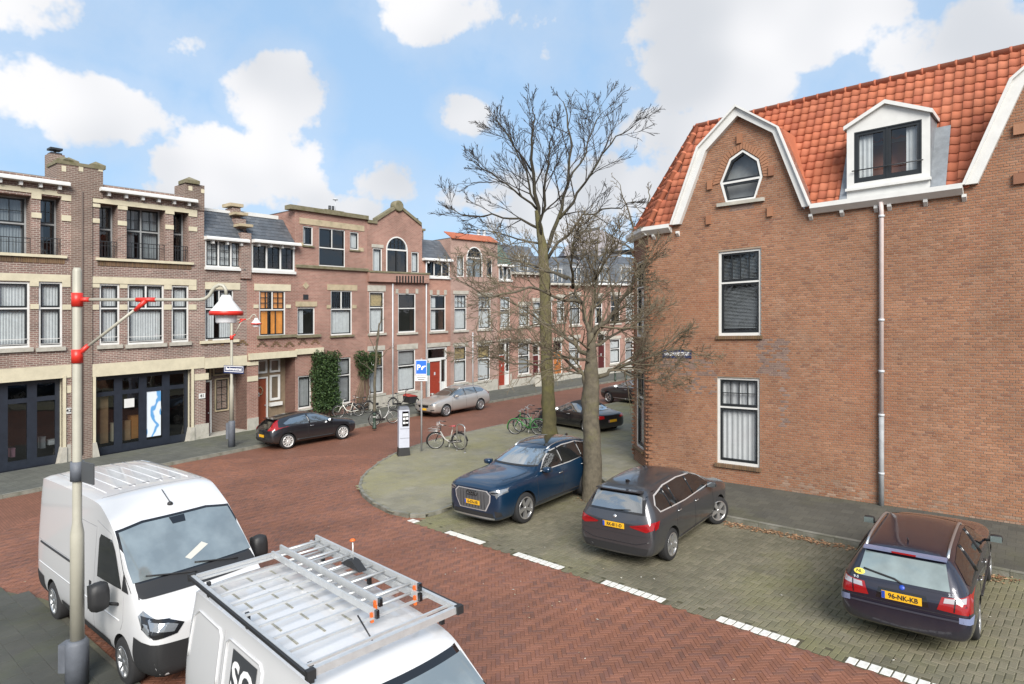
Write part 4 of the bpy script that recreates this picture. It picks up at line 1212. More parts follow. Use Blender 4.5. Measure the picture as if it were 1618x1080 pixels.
def slates(fr, par, u0, u1, z0, z1, back, material, w=.1, wd=.26, ex=.22, name='slate_roof'):
    """steep mansard slope hung with slates"""
    dz = z1 - z0; ln = math.hypot(dz, back); n = int(ln / ex); mb = MB()
    mb.face([fr.p(u0, w - .03, z0), fr.p(u1, w - .03, z0), fr.p(u1, w - back - .03, z1), fr.p(u0, w - back - .03, z1)], 0)
    for r in range(n):
        s0, s1 = r / n, (r + 1.15) / n
        u = u0 - (wd / 2 if r % 2 else 0)
        while u < u1:
            a, b = max(u, u0) + .003, min(u + wd, u1) - .003
            if b - a > .03:
                t = rnd.random(); o0 = .02 + rnd.uniform(0, .006)
                P = [fr.p(a, w - back * s0 + o0, z0 + dz * s0), fr.p(b, w - back * s0 + o0, z0 + dz * s0), fr.p(b, w - back * s1 + .004, z0 + dz * s1), fr.p(a, w - back * s1 + .004, z0 + dz * s1)]
                mb.face(P, 0, tone=t); mb.face([fr.p(a, w - back * s0, z0 + dz * s0), fr.p(b, w - back * s0, z0 + dz * s0), P[1], P[0]], 0, tone=t)
            u += wd
    mb.face([fr.p(u0, w - back, z1), fr.p(u1, w - back, z1), fr.p(u1, -6, z1 + .1), fr.p(u0, -6, z1 + .1)], 0)
    o = mb.build(name, material, par, tone=True, uvs=False); o['kind'] = 'stuff'; o.color = (1, 1, 1, 0)
    return o
def door(fr, par, R, material, w=-.10, frame=.07, panels=2, fmat=None, light=0.0, name='door'):
    u0, u1, z0, z1 = R
    mb = MB()
    mb.fbox(fr, u0, u0 + frame, w - .1, w + .03, z0, z1); mb.fbox(fr, u1 - frame, u1, w - .1, w + .03, z0, z1); mb.fbox(fr, u0 + frame, u1 - frame, w - .1, w + .03, z1 - frame, z1)
    d = mb.build(name, fmat or m_wpaint, par)
    mb = MB(); a0, a1, zt = u0 + frame, u1 - frame, z1 - frame
    if light: zt = z0 + (z1 - z0) * (1 - light)
    mb.fbox(fr, a0, a1, w - .09, w - .04, z0, zt)
    pw = (a1 - a0)
    for i in range(panels):
        c0 = z0 + (zt - z0) * (.08 + .9 * i / panels); c1 = z0 + (zt - z0) * (.02 + .9 * (i + 1) / panels)
        mb.fbox(fr, a0 + pw * .16, a1 - pw * .16, w - .04, w - .025, c0 + .05, c1 - .05)
    mb.build('leaf', material, d)
    mb = MB(); mb.fbox(fr, a0 + pw * .44, a0 + pw * .56, w - .025, w - .012, z0 + (zt - z0) * .62, z0 + (zt - z0) * .70); mb.build('letter_plate', m_zinc, d)
    mb = MB(); mb.tube([fr.p(a1 - .08, w - .02, z0 + 1.0), fr.p(a1 - .08, w + .03, z0 + 1.0)], .025, 8); mb.build('door_knob', m_zinc, d, uvs=False)
    if light:
        mb = MB(); mb.fbox(fr, a0, a1, w - .09, w - .02, zt, zt + .06); mb.build('transom', fmat or m_wpaint, d)
        mb = MB(); mb.face([fr.p(a0, w - .06, zt + .06), fr.p(a1, w - .06, zt + .06), fr.p(a1, w - .06, z1 - frame), fr.p(a0, w - .06, z1 - frame)]); mb.build('pane', m_glassd, d, uvs=False)
    return d
# ---------------------------------------------------- A and B: the two shop houses in brown brick
f = SEG[0]
def shop_pair(name, label, xs, xm, ytop, fl1, fl2, shop, sill1, band, lint1, lint2, sill2, num=None):
    fr = f
    holes = [rect_px(fr, *r) for r in fl1] + [rect_px(fr, *r) for r in fl2] + [rect_px(fr, *shop)]
    holes[-1] = (holes[-1][0], holes[-1][1], 0.0, holes[-1][3])
    h, u0, u1, zt = row_house(name, label, fr, xs[0], xs[1], xm, ytop, b_brown, holes)
    for i, r in enumerate(fl1):
        R = holes[i]; wide = R[1] - R[0] > 1.5
        window(fr, h, R, w=-.03, frame=.07, trans=.60, mull=0, mull_up=1 if wide else 0, inside='net', sill=(.10, .10, .16), sillmat=m_stone, sash=.06, rail=(.12, .32))
    for i, r in enumerate(fl2):
        R = holes[len(fl1) + i]; wide = R[1] - R[0] > 1.5
        mb = MB(); fw = Frame(fr.O + fr.o * -.55, fr.d, fr.o)
        for a, b in ((R[0] - .02, R[0]), (R[1], R[1] + .02)): mb.fbox(fr, a, b, -.6, -.15, R[2], R[3])
        mb.fbox(fr, R[0], R[1], -.6, -.15, R[2] - .02, R[2]); mb.fbox(fr, R[0], R[1], -.6, -.15, R[3], R[3] + .02)
        mb.build('loggia', b_brown, h)
        window(fw, h, R, w=0, frame=.06, fmat=m_greyc, trans=.56, mull=1 if wide else 0, up=(2, 2), inside='gap' if wide else 'half', sash=.05, glass=m_glassd)
        railing(fr, h, R[0], R[1], R[2], .72, -.06, max(6, int((R[1] - R[0]) / .22)))
    # cream lintels, sills and band
    for (x0, x1, yt, yb, xm_) in lint1 + lint2: slab(fr, h, 'lintel', m_cream, x0, x1, yt, yb, -.03, .035, xm_)
    for (x0, x1, yt, yb, xm_) in sill2: slab(fr, h, 'sill_band', m_cream, x0, x1, yt, yb, -.02, .10, xm_)
    # brick header course under the loggia
    for (x0, x1, yt, yb, xm_) in sill2:
        uu0, uu1 = srt(fr.u(x0 + 3), fr.u(x1 - 3)); zt_ = hz(fr, xm_, yb); mb = MB(); n = int((uu1 - uu0) / .072)
        for i in range(n):
            a = uu0 + (uu1 - uu0) * i / n; mb.fbox(fr, a + .004, a + (uu1 - uu0) / n - .004, -.02, .022, zt_ - .22, zt_ - .003, 0, rnd.random())
        o = mb.build('header_course', m_darkbrick, h, tone=True); o['kind'] = 'stuff'; o.color = (1, 1, 1, 0)
    mb = MB(); mb.fbox(fr, u0 + .002, u1 - .002, -.02, .05, hz(fr, band[2], band[1]), hz(fr, band[2], band[0])); mb.build('stone_band', m_cream, h)
    # shopfront of tall folding doors
    S = holes[-1]; sw = -.32
    mb = MB(); mb.fbox(fr, S[0] - .10, S[0], -.4, .07, .62, S[3]); mb.fbox(fr, S[1], S[1] + .10, -.4, .07, .62, S[3]); mb.build('shop_jamb', m_cream, h)
    for uu in (S[0], S[1]):
        sg = -1 if uu == S[0] else 1
        mb = MB(); mb.prism([(uu - sg * .16, 0), (uu + sg * .12, 0), (uu + sg * .12, .72), (uu - sg * .02, .72)], lambda a, b, w: fr.p(a, w, b), -.35, .10); mb.build('jamb_stone', m_stone, h)
        mb = MB(); a, b = srt(uu + sg * .14, uu + sg * .82); mb.fbox(fr, a, b, -.02, .045, 0, .80); mb.build('plinth', m_stone, h)
        mb = MB(); mb.fbox(fr, a, b, -.02, .03, hz(fr, xm, band[3]), hz(fr, xm, band[3]) + .30); mb.build('stone_course', m_cream, h)
    return h, holes, S, u0, u1, zt, sw
def shop_doors(fr, h, S, sw, n, glass_low=.42):
    sf = MB(); u0, u1, z0, z1 = S
    sf.fbox(fr, u0, u1, sw - .06, sw, z1 - .12, z1); front = sf.build('shopfront', m_navy, h)
    sf = MB(); sf.fbox(fr, u0, u1, sw - .06, sw, z0, z0 + .10); sf.build('threshold', m_navy, front)
    wd = (u1 - u0) / n
    for i in range(n):
        a, b = u0 + wd * i, u0 + wd * (i + 1); zr = z0 + (z1 - z0) * .76
        mb = MB(); s = .16
        mb.fbox(fr, a, a + s, sw - .05, sw + .02, z0 + .1, z1 - .12); mb.fbox(fr, b - s, b, sw - .05, sw + .02, z0 + .1, z1 - .12)
        mb.fbox(fr, a + s, b - s, sw - .05, sw + .015, z0 + .1, z0 + glass_low); mb.fbox(fr, a + s, b - s, sw - .05, sw + .015, zr - .09, zr + .09); mb.fbox(fr, a + s, b - s, sw - .05, sw + .015, z1 - .24, z1 - .12)
        dl = mb.build('door_leaf', m_navy, front)
        mb = MB(); g = sw - .02
        mb.face([fr.p(a + s, g, z0 + glass_low), fr.p(b - s, g, z0 + glass_low), fr.p(b - s, g, zr - .09), fr.p(a + s, g, zr - .09)]); mb.build('pane', m_glassd, front, uvs=False)
        mb = MB(); mb.face([fr.p(a + s, g, zr + .09), fr.p(b - s, g, zr + .09), fr.p(b - s, g, z1 - .24), fr.p(a + s, g, z1 - .24)]); mb.build('pane', m_glassd, front, uvs=False)
    return front
XB = 127.5
hA, ho, S, a0, a1, ztA, sw = shop_pair('shop_house', 'brown brick house with loggia and dark shopfront at the end of the row', (-90, XB), 50, 276,
    [(-60, 47, 444, 551), (61, 98.5, 445, 548)], [(-60, 49, 303, 402), (64, 96.5, 310, 404)], (-95, 99, 601, 735), None, (579, 600, 60, 626),
    [(-60, 111, 432.5, 444, 50)], [(-60, 113, 297, 304.5, 50)], [(-60, 105, 401, 405.5, 50)])
fA = shop_doors(f, hA, S, sw, 4)
hB, ho, S, b0, b1, ztB, sw = shop_pair('shop_house', 'brown brick house with loggia and poster in its shopfront', (XB, 322.5), 225, 300,
    [(157, 189, 448, 544.5), (201.5, 259, 449, 543), (271, 298, 451, 540)], [(157, 186, 322, 407.5), (200, 261, 327, 410), (274, 298, 332, 413)], (150.5, 302, 587, 715), None, (570, 589, 225, 609),
    [(145, 310, 439, 449, 228)], [(146, 311, 321, 328.5, 228)], [(151, 305, 410.5, 414.5, 228)])
fB = shop_doors(f, hB, S, sw, 4)
for (h, zt, xa, xb_) in ((hA, ztA, -90, 107), (hB, ztB, 156, 308)):
    gutter(f, h, f.u(xa), f.u(xb_), zt - .30, n=6)
# lintel drops and little stones
for (x0, x1, yt, yb, h) in ((47, 61, 444, 452, hA), (98, 111, 444, 453, hA), (49.5, 65, 304, 314, hA), (97, 112, 306, 317, hA), (98.5, 112, 481, 489, hA), (49.5, 65, 336, 344, hA), (97, 112, 340, 349, hA), (48, 61, 480, 488, hA),
                            (145, 157, 448, 454, hB), (189, 201, 449, 455, hB), (259, 271, 450, 457, hB), (298, 310, 451, 458, hB), (145, 156, 481, 489, hB), (189, 201, 481, 489, hB), (259, 271, 481, 489, hB), (298, 310, 481, 489, hB),
                            (146, 158, 322, 327, hB), (186, 201, 325, 331, hB), (261, 275, 331, 338, hB), (298, 311, 335, 342, hB), (146, 157, 345, 352, hB), (186, 200, 349, 356, hB), (261, 274, 355, 362, hB), (298, 311, 358, 365, hB)):
    slab(f, h, 'stone_block', m_cream, x0, x1, yt, yb, -.01, .038)
# tall party-wall piers with mossy caps and the chimney
mb = MB(); ua, ub = f.u(90), f.u(162); zc = hz(f, 126, 262); mb.fbox(f, ua, ub, -1.0, .06, ztA - .6, zc); mb.fbox(f, f.u(112), f.u(145), -.02, .06, 0, ztA - .6)
mb.build('party_pier', b_dark, hB)
for x in (98, 107, 150): pointed_cap(f, hB, f.u(x) + .1, -.2, zc, .28, .18, m_mossstone)
slab(f, hB, 'pier_coping', m_mossstone, 88, 163, 258, 263, -1.02, .09)
for x in (100, 127, 158): slab(f, hB, 'stone_block', m_cream, x - 3.5, x + 3.5, 262, 271, .02, .075)
mb = MB(); zc2 = hz(f, 107, 252); uc = f.u(107); mb.fbox(f, uc - .27, uc + .27, -1.7, -1.15, zc - .5, zc + .62); chim = mb.build('chimney', b_dark, hB)
mb = MB(); mb.fbox(f, uc - .2, uc + .2, -1.62, -1.22, zc + .62, zc + .70); mb.fbox(f, uc - .22, uc + .22, -1.64, -1.2, zc + .82, zc + .9); mb.fbox(f, uc - .04, uc + .04, -1.45, -1.37, zc + .70, zc + .82); mb.build('chimney_cowl', m_iron, chim)
mb = MB(); ua, ub = f.u(292), f.u(322.3); zc = hz(f, 307, 291); mb.fbox(f, ua, ub, -1.0, .05, ztB - .6, zc); mb.build('party_pier', b_dark, hB)
pointed_cap(f, hB, (ua + ub) / 2 - .15, -.2, zc, .34, .2, m_mossstone)
slab(f, hB, 'stone_block', m_cream, 297, 303, 294, 301, .02, .065); slab(f, hB, 'stone_block', m_cream, 317, 322, 299, 305, .02, .065)
mb = MB(); q = f.p(f.u(128), .085, 0); mb.tube([f.p(f.u(128.5), .085, .3), f.p(f.u(128.5), .085, ztA - .4)], .03, 6); mb.build('drain_seam', mat('brown_pipe', (.12, .09, .075), .7), hB, uvs=False)
# things behind the shop window of B
m_wood = mat('light_wood', (.42, .26, .13), .6, var=.2, vscale=5); m_box = mat('cardboard', (.45, .20, .05), .8, var=.15)
def shop_thing(name, label, cat, x0, x1, yt, yb, w, dep, material):
    u0, u1 = srt(f.u(x0, w), f.u(x1, w)); xm = (x0 + x1) / 2; z0, z1 = f.at(xm, yb, w)[1], f.at(xm, yt, w)[1]; z0 = max(z0, .02)
    c = f.p((u0 + u1) / 2, w - dep / 2, z0); e = empty(name, tuple(c), label, cat)
    mb = MB(); mb.fbox(f, u0, u1, w - dep, w, z0, z1); mb.build('body', material, e)
    mb = MB(); mb.fbox(f, u0 - .01, u1 + .01, w - dep - .01, w + .015, z1 - .03, z1 + .0); mb.build('top_board', material, e)
    mb = MB(); mb.fbox(f, u0 + .02, u1 - .02, w, w + .012, z0 + .06, z1 - .08); mb.build('front_board', material, e)
    return e
for args in (('cabinet', 'tall pale wooden cabinet behind the folding shop doors', 'cabinet', 158, 171, 626, 700, -.55, .5, m_wood),
             ('shelf_board', 'narrow upright cream board behind the folding shop doors', 'board', 178, 182, 668, 697, -.55, .3, m_cream),
             ('shelf_board', 'pale upright plank stood beside an orange carton', 'board', 197, 206.5, 664, 695, -.55, .3, m_wood),
             ('carton', 'orange cardboard carton stood behind the shop door glass', 'box', 208, 221, 656, 692, -.55, .4, m_box)):
    shop_thing(*args)
for args in (('basket', 'white wire basket low behind the end shopfront glass', 'basket', 77, 90, 694, 702, -.6, .3, m_slat), ('carton', 'pale pink carton standing behind the end shopfront', 'box', 17, 24, 708, 722, -.6, .3, mat('pink_box', (.5, .25, .3), .7)), ('crate', 'pale grey crate stacked inside the end shopfront', 'crate', 64, 72, 690, 708, -.6, .3, m_greyc)): shop_thing(*args)
# poster, note, door handle, house numbers
m_poster, nt, N, L, bs = newmat('wave_poster')
tcn = N.new('ShaderNodeTexCoord'); wv = N.new('ShaderNodeTexWave'); wv.inputs['Scale'].default_value = 1.1; wv.inputs['Distortion'].default_value = 9; wv.inputs['Detail'].default_value = 2; wv.wave_profile = 'SIN'; L.new(tcn.outputs['Object'], wv.inputs['Vector'])
crp = N.new('ShaderNodeValToRGB'); L.new(wv.outputs['Fac'], crp.inputs[0]); crp.color_ramp.elements[0].color = (.62, .68, .74, 1); crp.color_ramp.elements[1].color = (.10, .30, .58, 1); crp.color_ramp.elements[0].position = .72; crp.color_ramp.elements[1].position = .92
L.new(crp.outputs[0], bs.inputs['Base Color'])
slab(f, fB, 'poster', m_poster, 235, 259.5, 617, 690, sw - .012, sw - .008); slab(f, fB, 'paper_note', m_wpaint, 201.5, 217.5, 630, 644, sw - .012, sw - .008)
m_print = mat('print_black', (.02, .02, .02), .5)
def number(fr, par, x, y, txt, s=.2):
    u, z = fr.at(x, y); mb = MB(); mb.fbox(fr, u - s * .75, u + s * .75, 0.03, .05, z - s * .6, z + s * .6); p = mb.build('number_plate', m_wpaint, par)
    put_text('lettering', txt, s, basis(fr.p(u, .053, z), fr.d.to_3d() + Vector((0, 0, K * fr.d.x)), (0, 0, 1)), m_print, p, True)
number(f, hA, 108, 648.5, '42'); number(f, hB, 318.5, 625, '41')
# ---------------------------------------------------- C: slate-roofed house with porch
f = SEG[1]
C1 = rect_px(f, 324, 369, 457, 537); C2 = rect_px(f, 324, 385.5, 379.5, 423); CP = rect_px(f, 325, 391, 580, 690); CP = (CP[0], CP[1], 0.0, CP[3])
hC, u0, u1, zt = row_house('slate_roof_house', 'narrow brown brick house with slate mansard and open porch', f, 322.6, 390, 355, 377, b_brown, [C1, C2, CP])
window(f, hC, C1, w=-.04, frame=.05, trans=.62, mull=0, mull_up=1, inside='gap', sill=(.25, .10, .14), sillmat=m_cream, sash=.055)
window(f, hC, C2, w=-.02, frame=.075, mull=2, low=(2, 3), inside='net', sill=(.03, .12, .12), sillmat=m_wpaint, sash=.04)
slab(f, hC, 'lintel', m_cream, 324, 379, 446, 457, -.02, .035, 350)
gutter(f, hC, u0, u1, zt - .12, .3, .16, 3)
slates(f, hC, u0, u1, zt, hz(f, 355, 330), 1.1, m_slate)
mb = MB(); mb.fbox(f, u0, u1, -1.4, -.95, hz(f, 355, 330), hz(f, 355, 325.5)); mb.build('roof_edge', m_wpaint, hC)
def porch(fr, h, R, dep, wallm, floorz=.16):
    mb = MB()
    mb.fbox(fr, R[0] - .02, R[0], -dep, -.16, 0, R[3]); mb.fbox(fr, R[1], R[1] + .02, -dep, -.16, 0, R[3]); mb.fbox(fr, R[0], R[1], -dep - .05, -dep, 0, R[3]); mb.build('porch_wall', wallm, h)
    mb = MB(); mb.fbox(fr, R[0], R[1], -dep, .0, R[3], R[3] + .03); mb.build('porch_ceiling', m_wpaint, h)
    mb = MB(); mb.fbox(fr, R[0], R[1], -dep, .05, 0, floorz); mb.build('porch_step', m_stone, h)
    return Frame(fr.O - fr.o * dep, fr.d, fr.o)
fp = porch(f, hC, CP, 1.0, b_dark)
L_ = CP[1] - CP[0]
door(fp, hC, (CP[0] + .05, CP[0] + L_ * .36, .16, 2.75), m_dkred, w=.10, light=0)
window(fp, hC, (CP[0] + L_ * .46, CP[0] + L_ * .80, 1.15, 2.8), w=.06, frame=.06, low=(2, 4), inside='none', fmat=m_tanstone)
window(fp, hC, (CP[0] + .06, CP[0] + L_ * .36, 2.8, 3.6), w=.06, frame=.06, inside='none', fmat=m_tanstone)
window(fp, hC, (CP[0] + L_ * .42, CP[0] + L_ * .9, 2.95, 3.6), w=.06, frame=.06, inside='none', fmat=m_tanstone)
slab(f, hC, 'stone_band', m_cream, 322.8, 389.8, 563, 579.5, -.02, .05, 356)
# pier between C and D
mb = MB(); ua, ub = f.u(379), f.u(395); mb.fbox(f, ua, ub, -1.3, .12, hz(f, 387, 440), hz(f, 387, 368)); mb.fbox(f, ua, ub, -1.3, -.35, hz(f, 387, 368), hz(f, 387, 344)); mb.fbox(f, ua + .05, ub - .05, -1.4, -.75, hz(f, 387, 344), hz(f, 387, 325)); mb.build('party_pier', b_brown, hC)
for (y0, y1, wa, wb) in ((358, 354, -.4, .18), (338, 334, -.8, -.28), (323, 318, -1.45, -.68)): slab(f, hC, 'pier_coping', m_tanstone, 376, 397, y1, y0, wa, wb)
for i, x in enumerate((332, 358, 383)):
    u = f.u(x); z = hz(f, x, 546); mb = MB()
    for k, (du, dz, hw) in enumerate(((0, .26, .10), (-.11, .17, .08), (.11, .17, .08), (-.22, .07, .08), (.22, .07, .08))): mb.fbox(f, u + du - hw, u + du + hw, -.01, .03, z + dz - .04, z + dz + .04)
    mb.build('brick_ornament', m_darkbrick, hC)
# ---------------------------------------------------- D: house with the orange-lit window and porch
D1 = rect_px(f, 409.6, 451, 458.5, 531); D2 = rect_px(f, 397, 465, 387, 427.5); DP = rect_px(f, 408, 469, 566, 668); DP = (DP[0], DP[1], 0.0, DP[3])
hD, u0, u1, zt = row_house('porch_house', 'rose brick house with slate mansard and orange lit window above a porch', f, 390, 466.5, 428, 383, b_rose, [D1, D2, DP])
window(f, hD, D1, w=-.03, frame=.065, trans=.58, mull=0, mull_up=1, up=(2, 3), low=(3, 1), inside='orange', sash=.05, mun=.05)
window(f, hD, D2, w=.02, frame=.085, mull=2, low=(2, 3), inside='none', sill=(.03, .14, .14), sillmat=m_wpaint, sash=.045, glass=m_glass)
slab(f, hD, 'lintel', m_cream, 401.6, 459, 448.5, 459, -.02, .035); 
for x in (404, 455): slab(f, hD, 'stone_block', m_cream, x - 3.5, x + 4, 481, 486.5, -.01, .035)
gutter(f, hD, f.u(396), u1 + .1, zt - .10, .42, .16, 4)
slates(f, hD, f.u(395), u1 - .03, zt, hz(f, 428, 339), 1.15, m_slate)
mb = MB(); mb.fbox(f, f.u(395), u1 - .35, -1.45, -1.0, hz(f, 428, 339), hz(f, 428, 333)); mb.build('roof_edge', m_wpaint, hD)
fp = porch(f, hD, DP, .9, mat('brown_plaster', (.20, .15, .10), .85, var=.2))
L_ = DP[1] - DP[0]
dd = door(fp, hD, (DP[0] + .02, DP[0] + L_ * .46, .16, 2.65), m_brown_door, w=.10, panels=1)
# wreath on the door
wc_ = fp.p(DP[0] + L_ * .25, .14, 1.95); mb = MB(); ex = f.d.to_3d(); 
for k in range(26):
    a = k / 26 * 6.283; c = wc_ + ex * (math.cos(a) * .17) + Vector((0, 0, math.sin(a) * .19)); mb.box(c + Vector((rnd.uniform(-.02, .02), rnd.uniform(-.02, .02), rnd.uniform(-.02, .02))), (.07, .03, .02), M=Euler((rnd.random() * 3, rnd.random() * 3, rnd.random() * 3)).to_matrix())
wr_ = mb.build('door_wreath', mat('wreath', (.34, .28, .18), .9, var=.5, vscale=20)); tag(wr_, 'dried wreath hanging on the red brown porch door', 'wreath')
cme = wr_.data; cme.transform(Matrix.Translation(-wc_)); wr_.location = wc_
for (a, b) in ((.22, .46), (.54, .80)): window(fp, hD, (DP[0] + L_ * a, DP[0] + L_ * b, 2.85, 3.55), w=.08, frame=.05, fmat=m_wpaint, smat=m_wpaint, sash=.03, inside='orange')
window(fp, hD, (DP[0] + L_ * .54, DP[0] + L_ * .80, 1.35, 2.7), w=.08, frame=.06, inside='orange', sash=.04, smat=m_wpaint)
mb = MB(); mb.fbox(fp, DP[0] + L_ * .52, DP[0] + L_ * .84, .0, .16, 1.05, 1.24); mb.build('letter_box', m_wpaint, hD)
slab(f, hD, 'ledge', m_mossstone, 406, 466.3, 529, 533.5, -.02, .16)
for i, x in enumerate((414, 436, 457)):
    u = f.u(x); z = hz(f, x, 548); mb = MB()
    for k, (du, dz, hw) in enumerate(((0, .26, .10), (-.11, .17, .08), (.11, .17, .08), (-.22, .07, .08), (.22, .07, .08))): mb.fbox(f, u + du - hw, u + du + hw, -.01, .03, z + dz - .04, z + dz + .04)
    mb.build('brick_ornament', m_darkbrick, hD)
slab(f, hD, 'stone_band', m_cream, 392, 466.3, 556, 566, -.02, .16, 428); slab(f, hD, 'stone_block', m_cream, 389.8, 407.5, 571, 577, -.02, .05); slab(f, hD, 'stone_block', m_cream, 390.5, 407, 594, 602, -.02, .04)
slab(f, hD, 'plinth', m_stone, 390.5, 407.5, 660, 683, -.02, .06)
# ---------------------------------------------------- E: house with flat parapet, leaded window and ivy
holesE = [rect_px(f, *r) for r in ((478.7, 494.6, 357, 387.5), (504, 545.6, 361, 421), (553, 567, 366, 394.5), (522.7, 556.5, 458.5, 529), (470, 498, 485, 530), (471, 492, 593, 645), (517, 554.5, 565, 639))]
hE, u0, u1, zt = row_house('parapet_house', 'rose brick house with flat parapet, leaded window and ivy column', f, 466.5, 580, 520, 338, b_rose, holesE)
window(f, hE, holesE[0], w=-.04, frame=.06, inside='half', sill=(.05, .08, .09), sillmat=m_mossstone, glass=m_glass)
window(f, hE, holesE[1], w=-.04, frame=.05, trans=.48, mull=0, mull_up=1, inside='none', glass=m_glassd, sash=.05, tmat=m_wpaint)
window(f, hE, holesE[2], w=-.04, frame=.06, inside='net', sill=(.05, .08, .09), sillmat=m_mossstone)
window(f, hE, holesE[3], w=-.04, frame=.07, trans=.58, mull=0, mull_up=1, up=(4, 5), inside='low', sill=(.08, .12, .12), sillmat=m_mossstone, mun=.018)
window(f, hE, holesE[4], w=-.06, frame=.07, inside='half', sash=.05)
window(f, hE, holesE[5], w=-.05, frame=.07, inside='grey', sash=.05, sill=(.05, .1, .1)); window(f, hE, holesE[6], w=-.05, frame=.07, trans=.62, mull=0, mull_up=1, inside='grey', sash=.05, sill=(.05, .1, .1))
for (x0, x1, yt, yb) in ((473, 575, 350, 359), (517, 564, 449.5, 458.5), (467, 500.5, 476, 484), (472, 479, 383, 388), (567, 574, 391, 397), (556.5, 563, 481.5, 487), (516, 522.5, 481.5, 487)): slab(f, hE, 'lintel' if x1 - x0 > 12 else 'stone_block', m_tanstone, x0, x1, yt, yb, -.02, .035)
slab(f, hE, 'ledge', m_mossstone, 467, 580, 421, 425.5, -.02, .14, 523); slab(f, hE, 'coping', m_mossstone, 456, 580, 332, 338.5, -.35, .16, 518); slab(f, hE, 'ledge', m_mossstone, 466.8, 505, 528.5, 533, -.02, .16)
slab(f, hE, 'stone_band', m_cream, 466.8, 509, 550, 558.5, -.02, .16)
slab(f, hE, 'vent', m_iron, 479, 487, 465, 473, -.01, .02); u, z = f.at(483, 451); mb = MB(); mb.prism([(u - .2, z), (u, z - .2), (u + .2, z), (u, z + .2)], lambda a, b, w: f.p(a, w, b), -.01, .03); mb.build('diamond_stone', m_tanstone, hE)
mb = MB(); uc = f.u(545); zc = hz(f, 545, 333); mb.fbox(f, uc - .7, uc + .7, -1.6, -.9, zc - .4, zc + .16); ch = mb.build('chimney', m_mossstone, hE)
for dx in (-.14, .1):
    mb = MB(); mb.tube([f.p(uc + dx, -1.2, zc + .1), f.p(uc + dx, -1.2, zc + .45)], .08, 8); mb.build('chimney_pot', m_iron, ch, uvs=False)
mb = MB(); mb.tube([f.p(uc + .28, -1.2, zc + .1), f.p(uc + .28, -1.2, zc + .85)], .02, 6); mb.lathe([(.16, 0), (.16, .02), (.02, .08)], 10, M=Matrix.Translation(f.p(uc + .28, -1.2, zc + .85))); mb.build('flue_cowl', m_zinc, ch, uvs=False)
for i, x in enumerate((478, 498)):
    u = f.u(x); z = hz(f, x, 544); mb = MB()
    for k, (du, dz, hw) in enumerate(((0, .26, .10), (-.11, .17, .08), (.11, .17, .08), (-.22, .07, .08), (.22, .07, .08))): mb.fbox(f, u + du - hw, u + du + hw, -.01, .03, z + dz - .04, z + dz + .04)
    mb.build('brick_ornament', m_darkbrick, hE)
# ---------------------------------------------------- F: gabled house with arched window
f = SEG[2]
def arch_window(fr, h, x0, x1, yt, yb, inside='none'):
    R = rect_px(fr, x0, x1, yt, yb); r = (R[1] - R[0]) / 2; um = (R[0] + R[1]) / 2; zs = R[3] - r
    mb = MB(); n = 14
    pts = [(um - r * math.cos(math.pi * i / n), zs + r * math.sin(math.pi * i / n)) for i in range(n + 1)]
    pin = [(um - (r - .08) * math.cos(math.pi * i / n), zs + (r - .08) * math.sin(math.pi * i / n)) for i in range(n + 1)]
    for i in range(n):
        mb.prism([pts[i], pts[i + 1], pin[i + 1], pin[i]], lambda a, b, w: fr.p(a, w, b), -.12, .02)
    mb.fbox(fr, R[0], R[0] + .08, -.12, .02, R[2], zs); mb.fbox(fr, R[1] - .08, R[1], -.12, .02, R[2], zs); mb.fbox(fr, R[0] + .08, R[1] - .08, -.12, .015, zs - .04, zs + .05)
    w = mb.build('arched_window', m_wpaint, h)
    mb = MB(); s = .05
    for i in range(1, 5): 
        x = R[0] + .08 + (R[1] - R[0] - .16) * i / 5; mb.fbox(fr, x - .018, x + .018, -.10, -.02, zs, zs + math.sqrt(max(.01, (r - .08) ** 2 - (x - um) ** 2)))
    mb.fbox(fr, um - .05, um + .05, -.10, -.01, R[2], zs - .04); mb.fbox(fr, R[0] + .08, R[1] - .08, -.1, -.018, zs + r * .42, zs + r * .42 + .035)
    for a, b in ((R[0] + .08, R[0] + .14), (R[1] - .14, R[1] - .08)): mb.fbox(fr, a, b, -.1, -.01, R[2], zs - .04)
    mb.build('sash', m_black, w)
    mb = MB(); mb.face([fr.p(a, -.06, b) for a, b in ([(R[0], R[2])] + pts + [(R[1], R[2])])][::-1]); mb.build('pane', m_glassd, w, uvs=False)
    if inside == 'net': curtain(fr, w, R[0], R[1], R[2], zs, -.115, m_net)
    # masonry in the corners over the arch
    mb = MB()
    for sgn in (0, 1):
        arc = pts[:n // 2 + 1] if sgn == 0 else pts[n // 2:]
        cnr = (R[0], R[3]) if sgn == 0 else (R[1], R[3])
        for i in range(len(arc) - 1): mb.face([fr.p(*(p[0], .0, p[1])) for p in (arc[i], arc[i + 1], cnr)], 0, [(p[0], p[1]) for p in (arc[i], arc[i + 1], cnr)])
    mb.build('spandrel', BM[h.name], h)
    return R
FW = [rect_px(f, *r) for r in ((610, 644, 373.5, 431), (589, 604, 391.5, 431), (650, 662, 397.5, 431.5), (583.5, 607, 460.5, 526), (629, 657, 463, 525), (583.5, 606, 554, 622), (628.6, 656.5, 552, 618))]
hF, u0, u1, zt = row_house('gabled_house', 'rose brick house with pointed gable, round finial and arched window', f, 580, 667, 625, 352, b_rose, FW)
arch_window(f, hF, 610, 644, 373.5, 431)
for i, ins in ((1, 'net'), (2, 'net'), (3, 'straw'), (4, 'none'), (5, 'straw'), (6, 'darkblind')):
    window(f, hF, FW[i], w=-.04, frame=.07, trans=.62 if i > 2 else None, inside=ins, sash=.05, sill=(.12, .10, .13) if i > 2 else None, glass=m_glass if i != 4 else m_glassd)
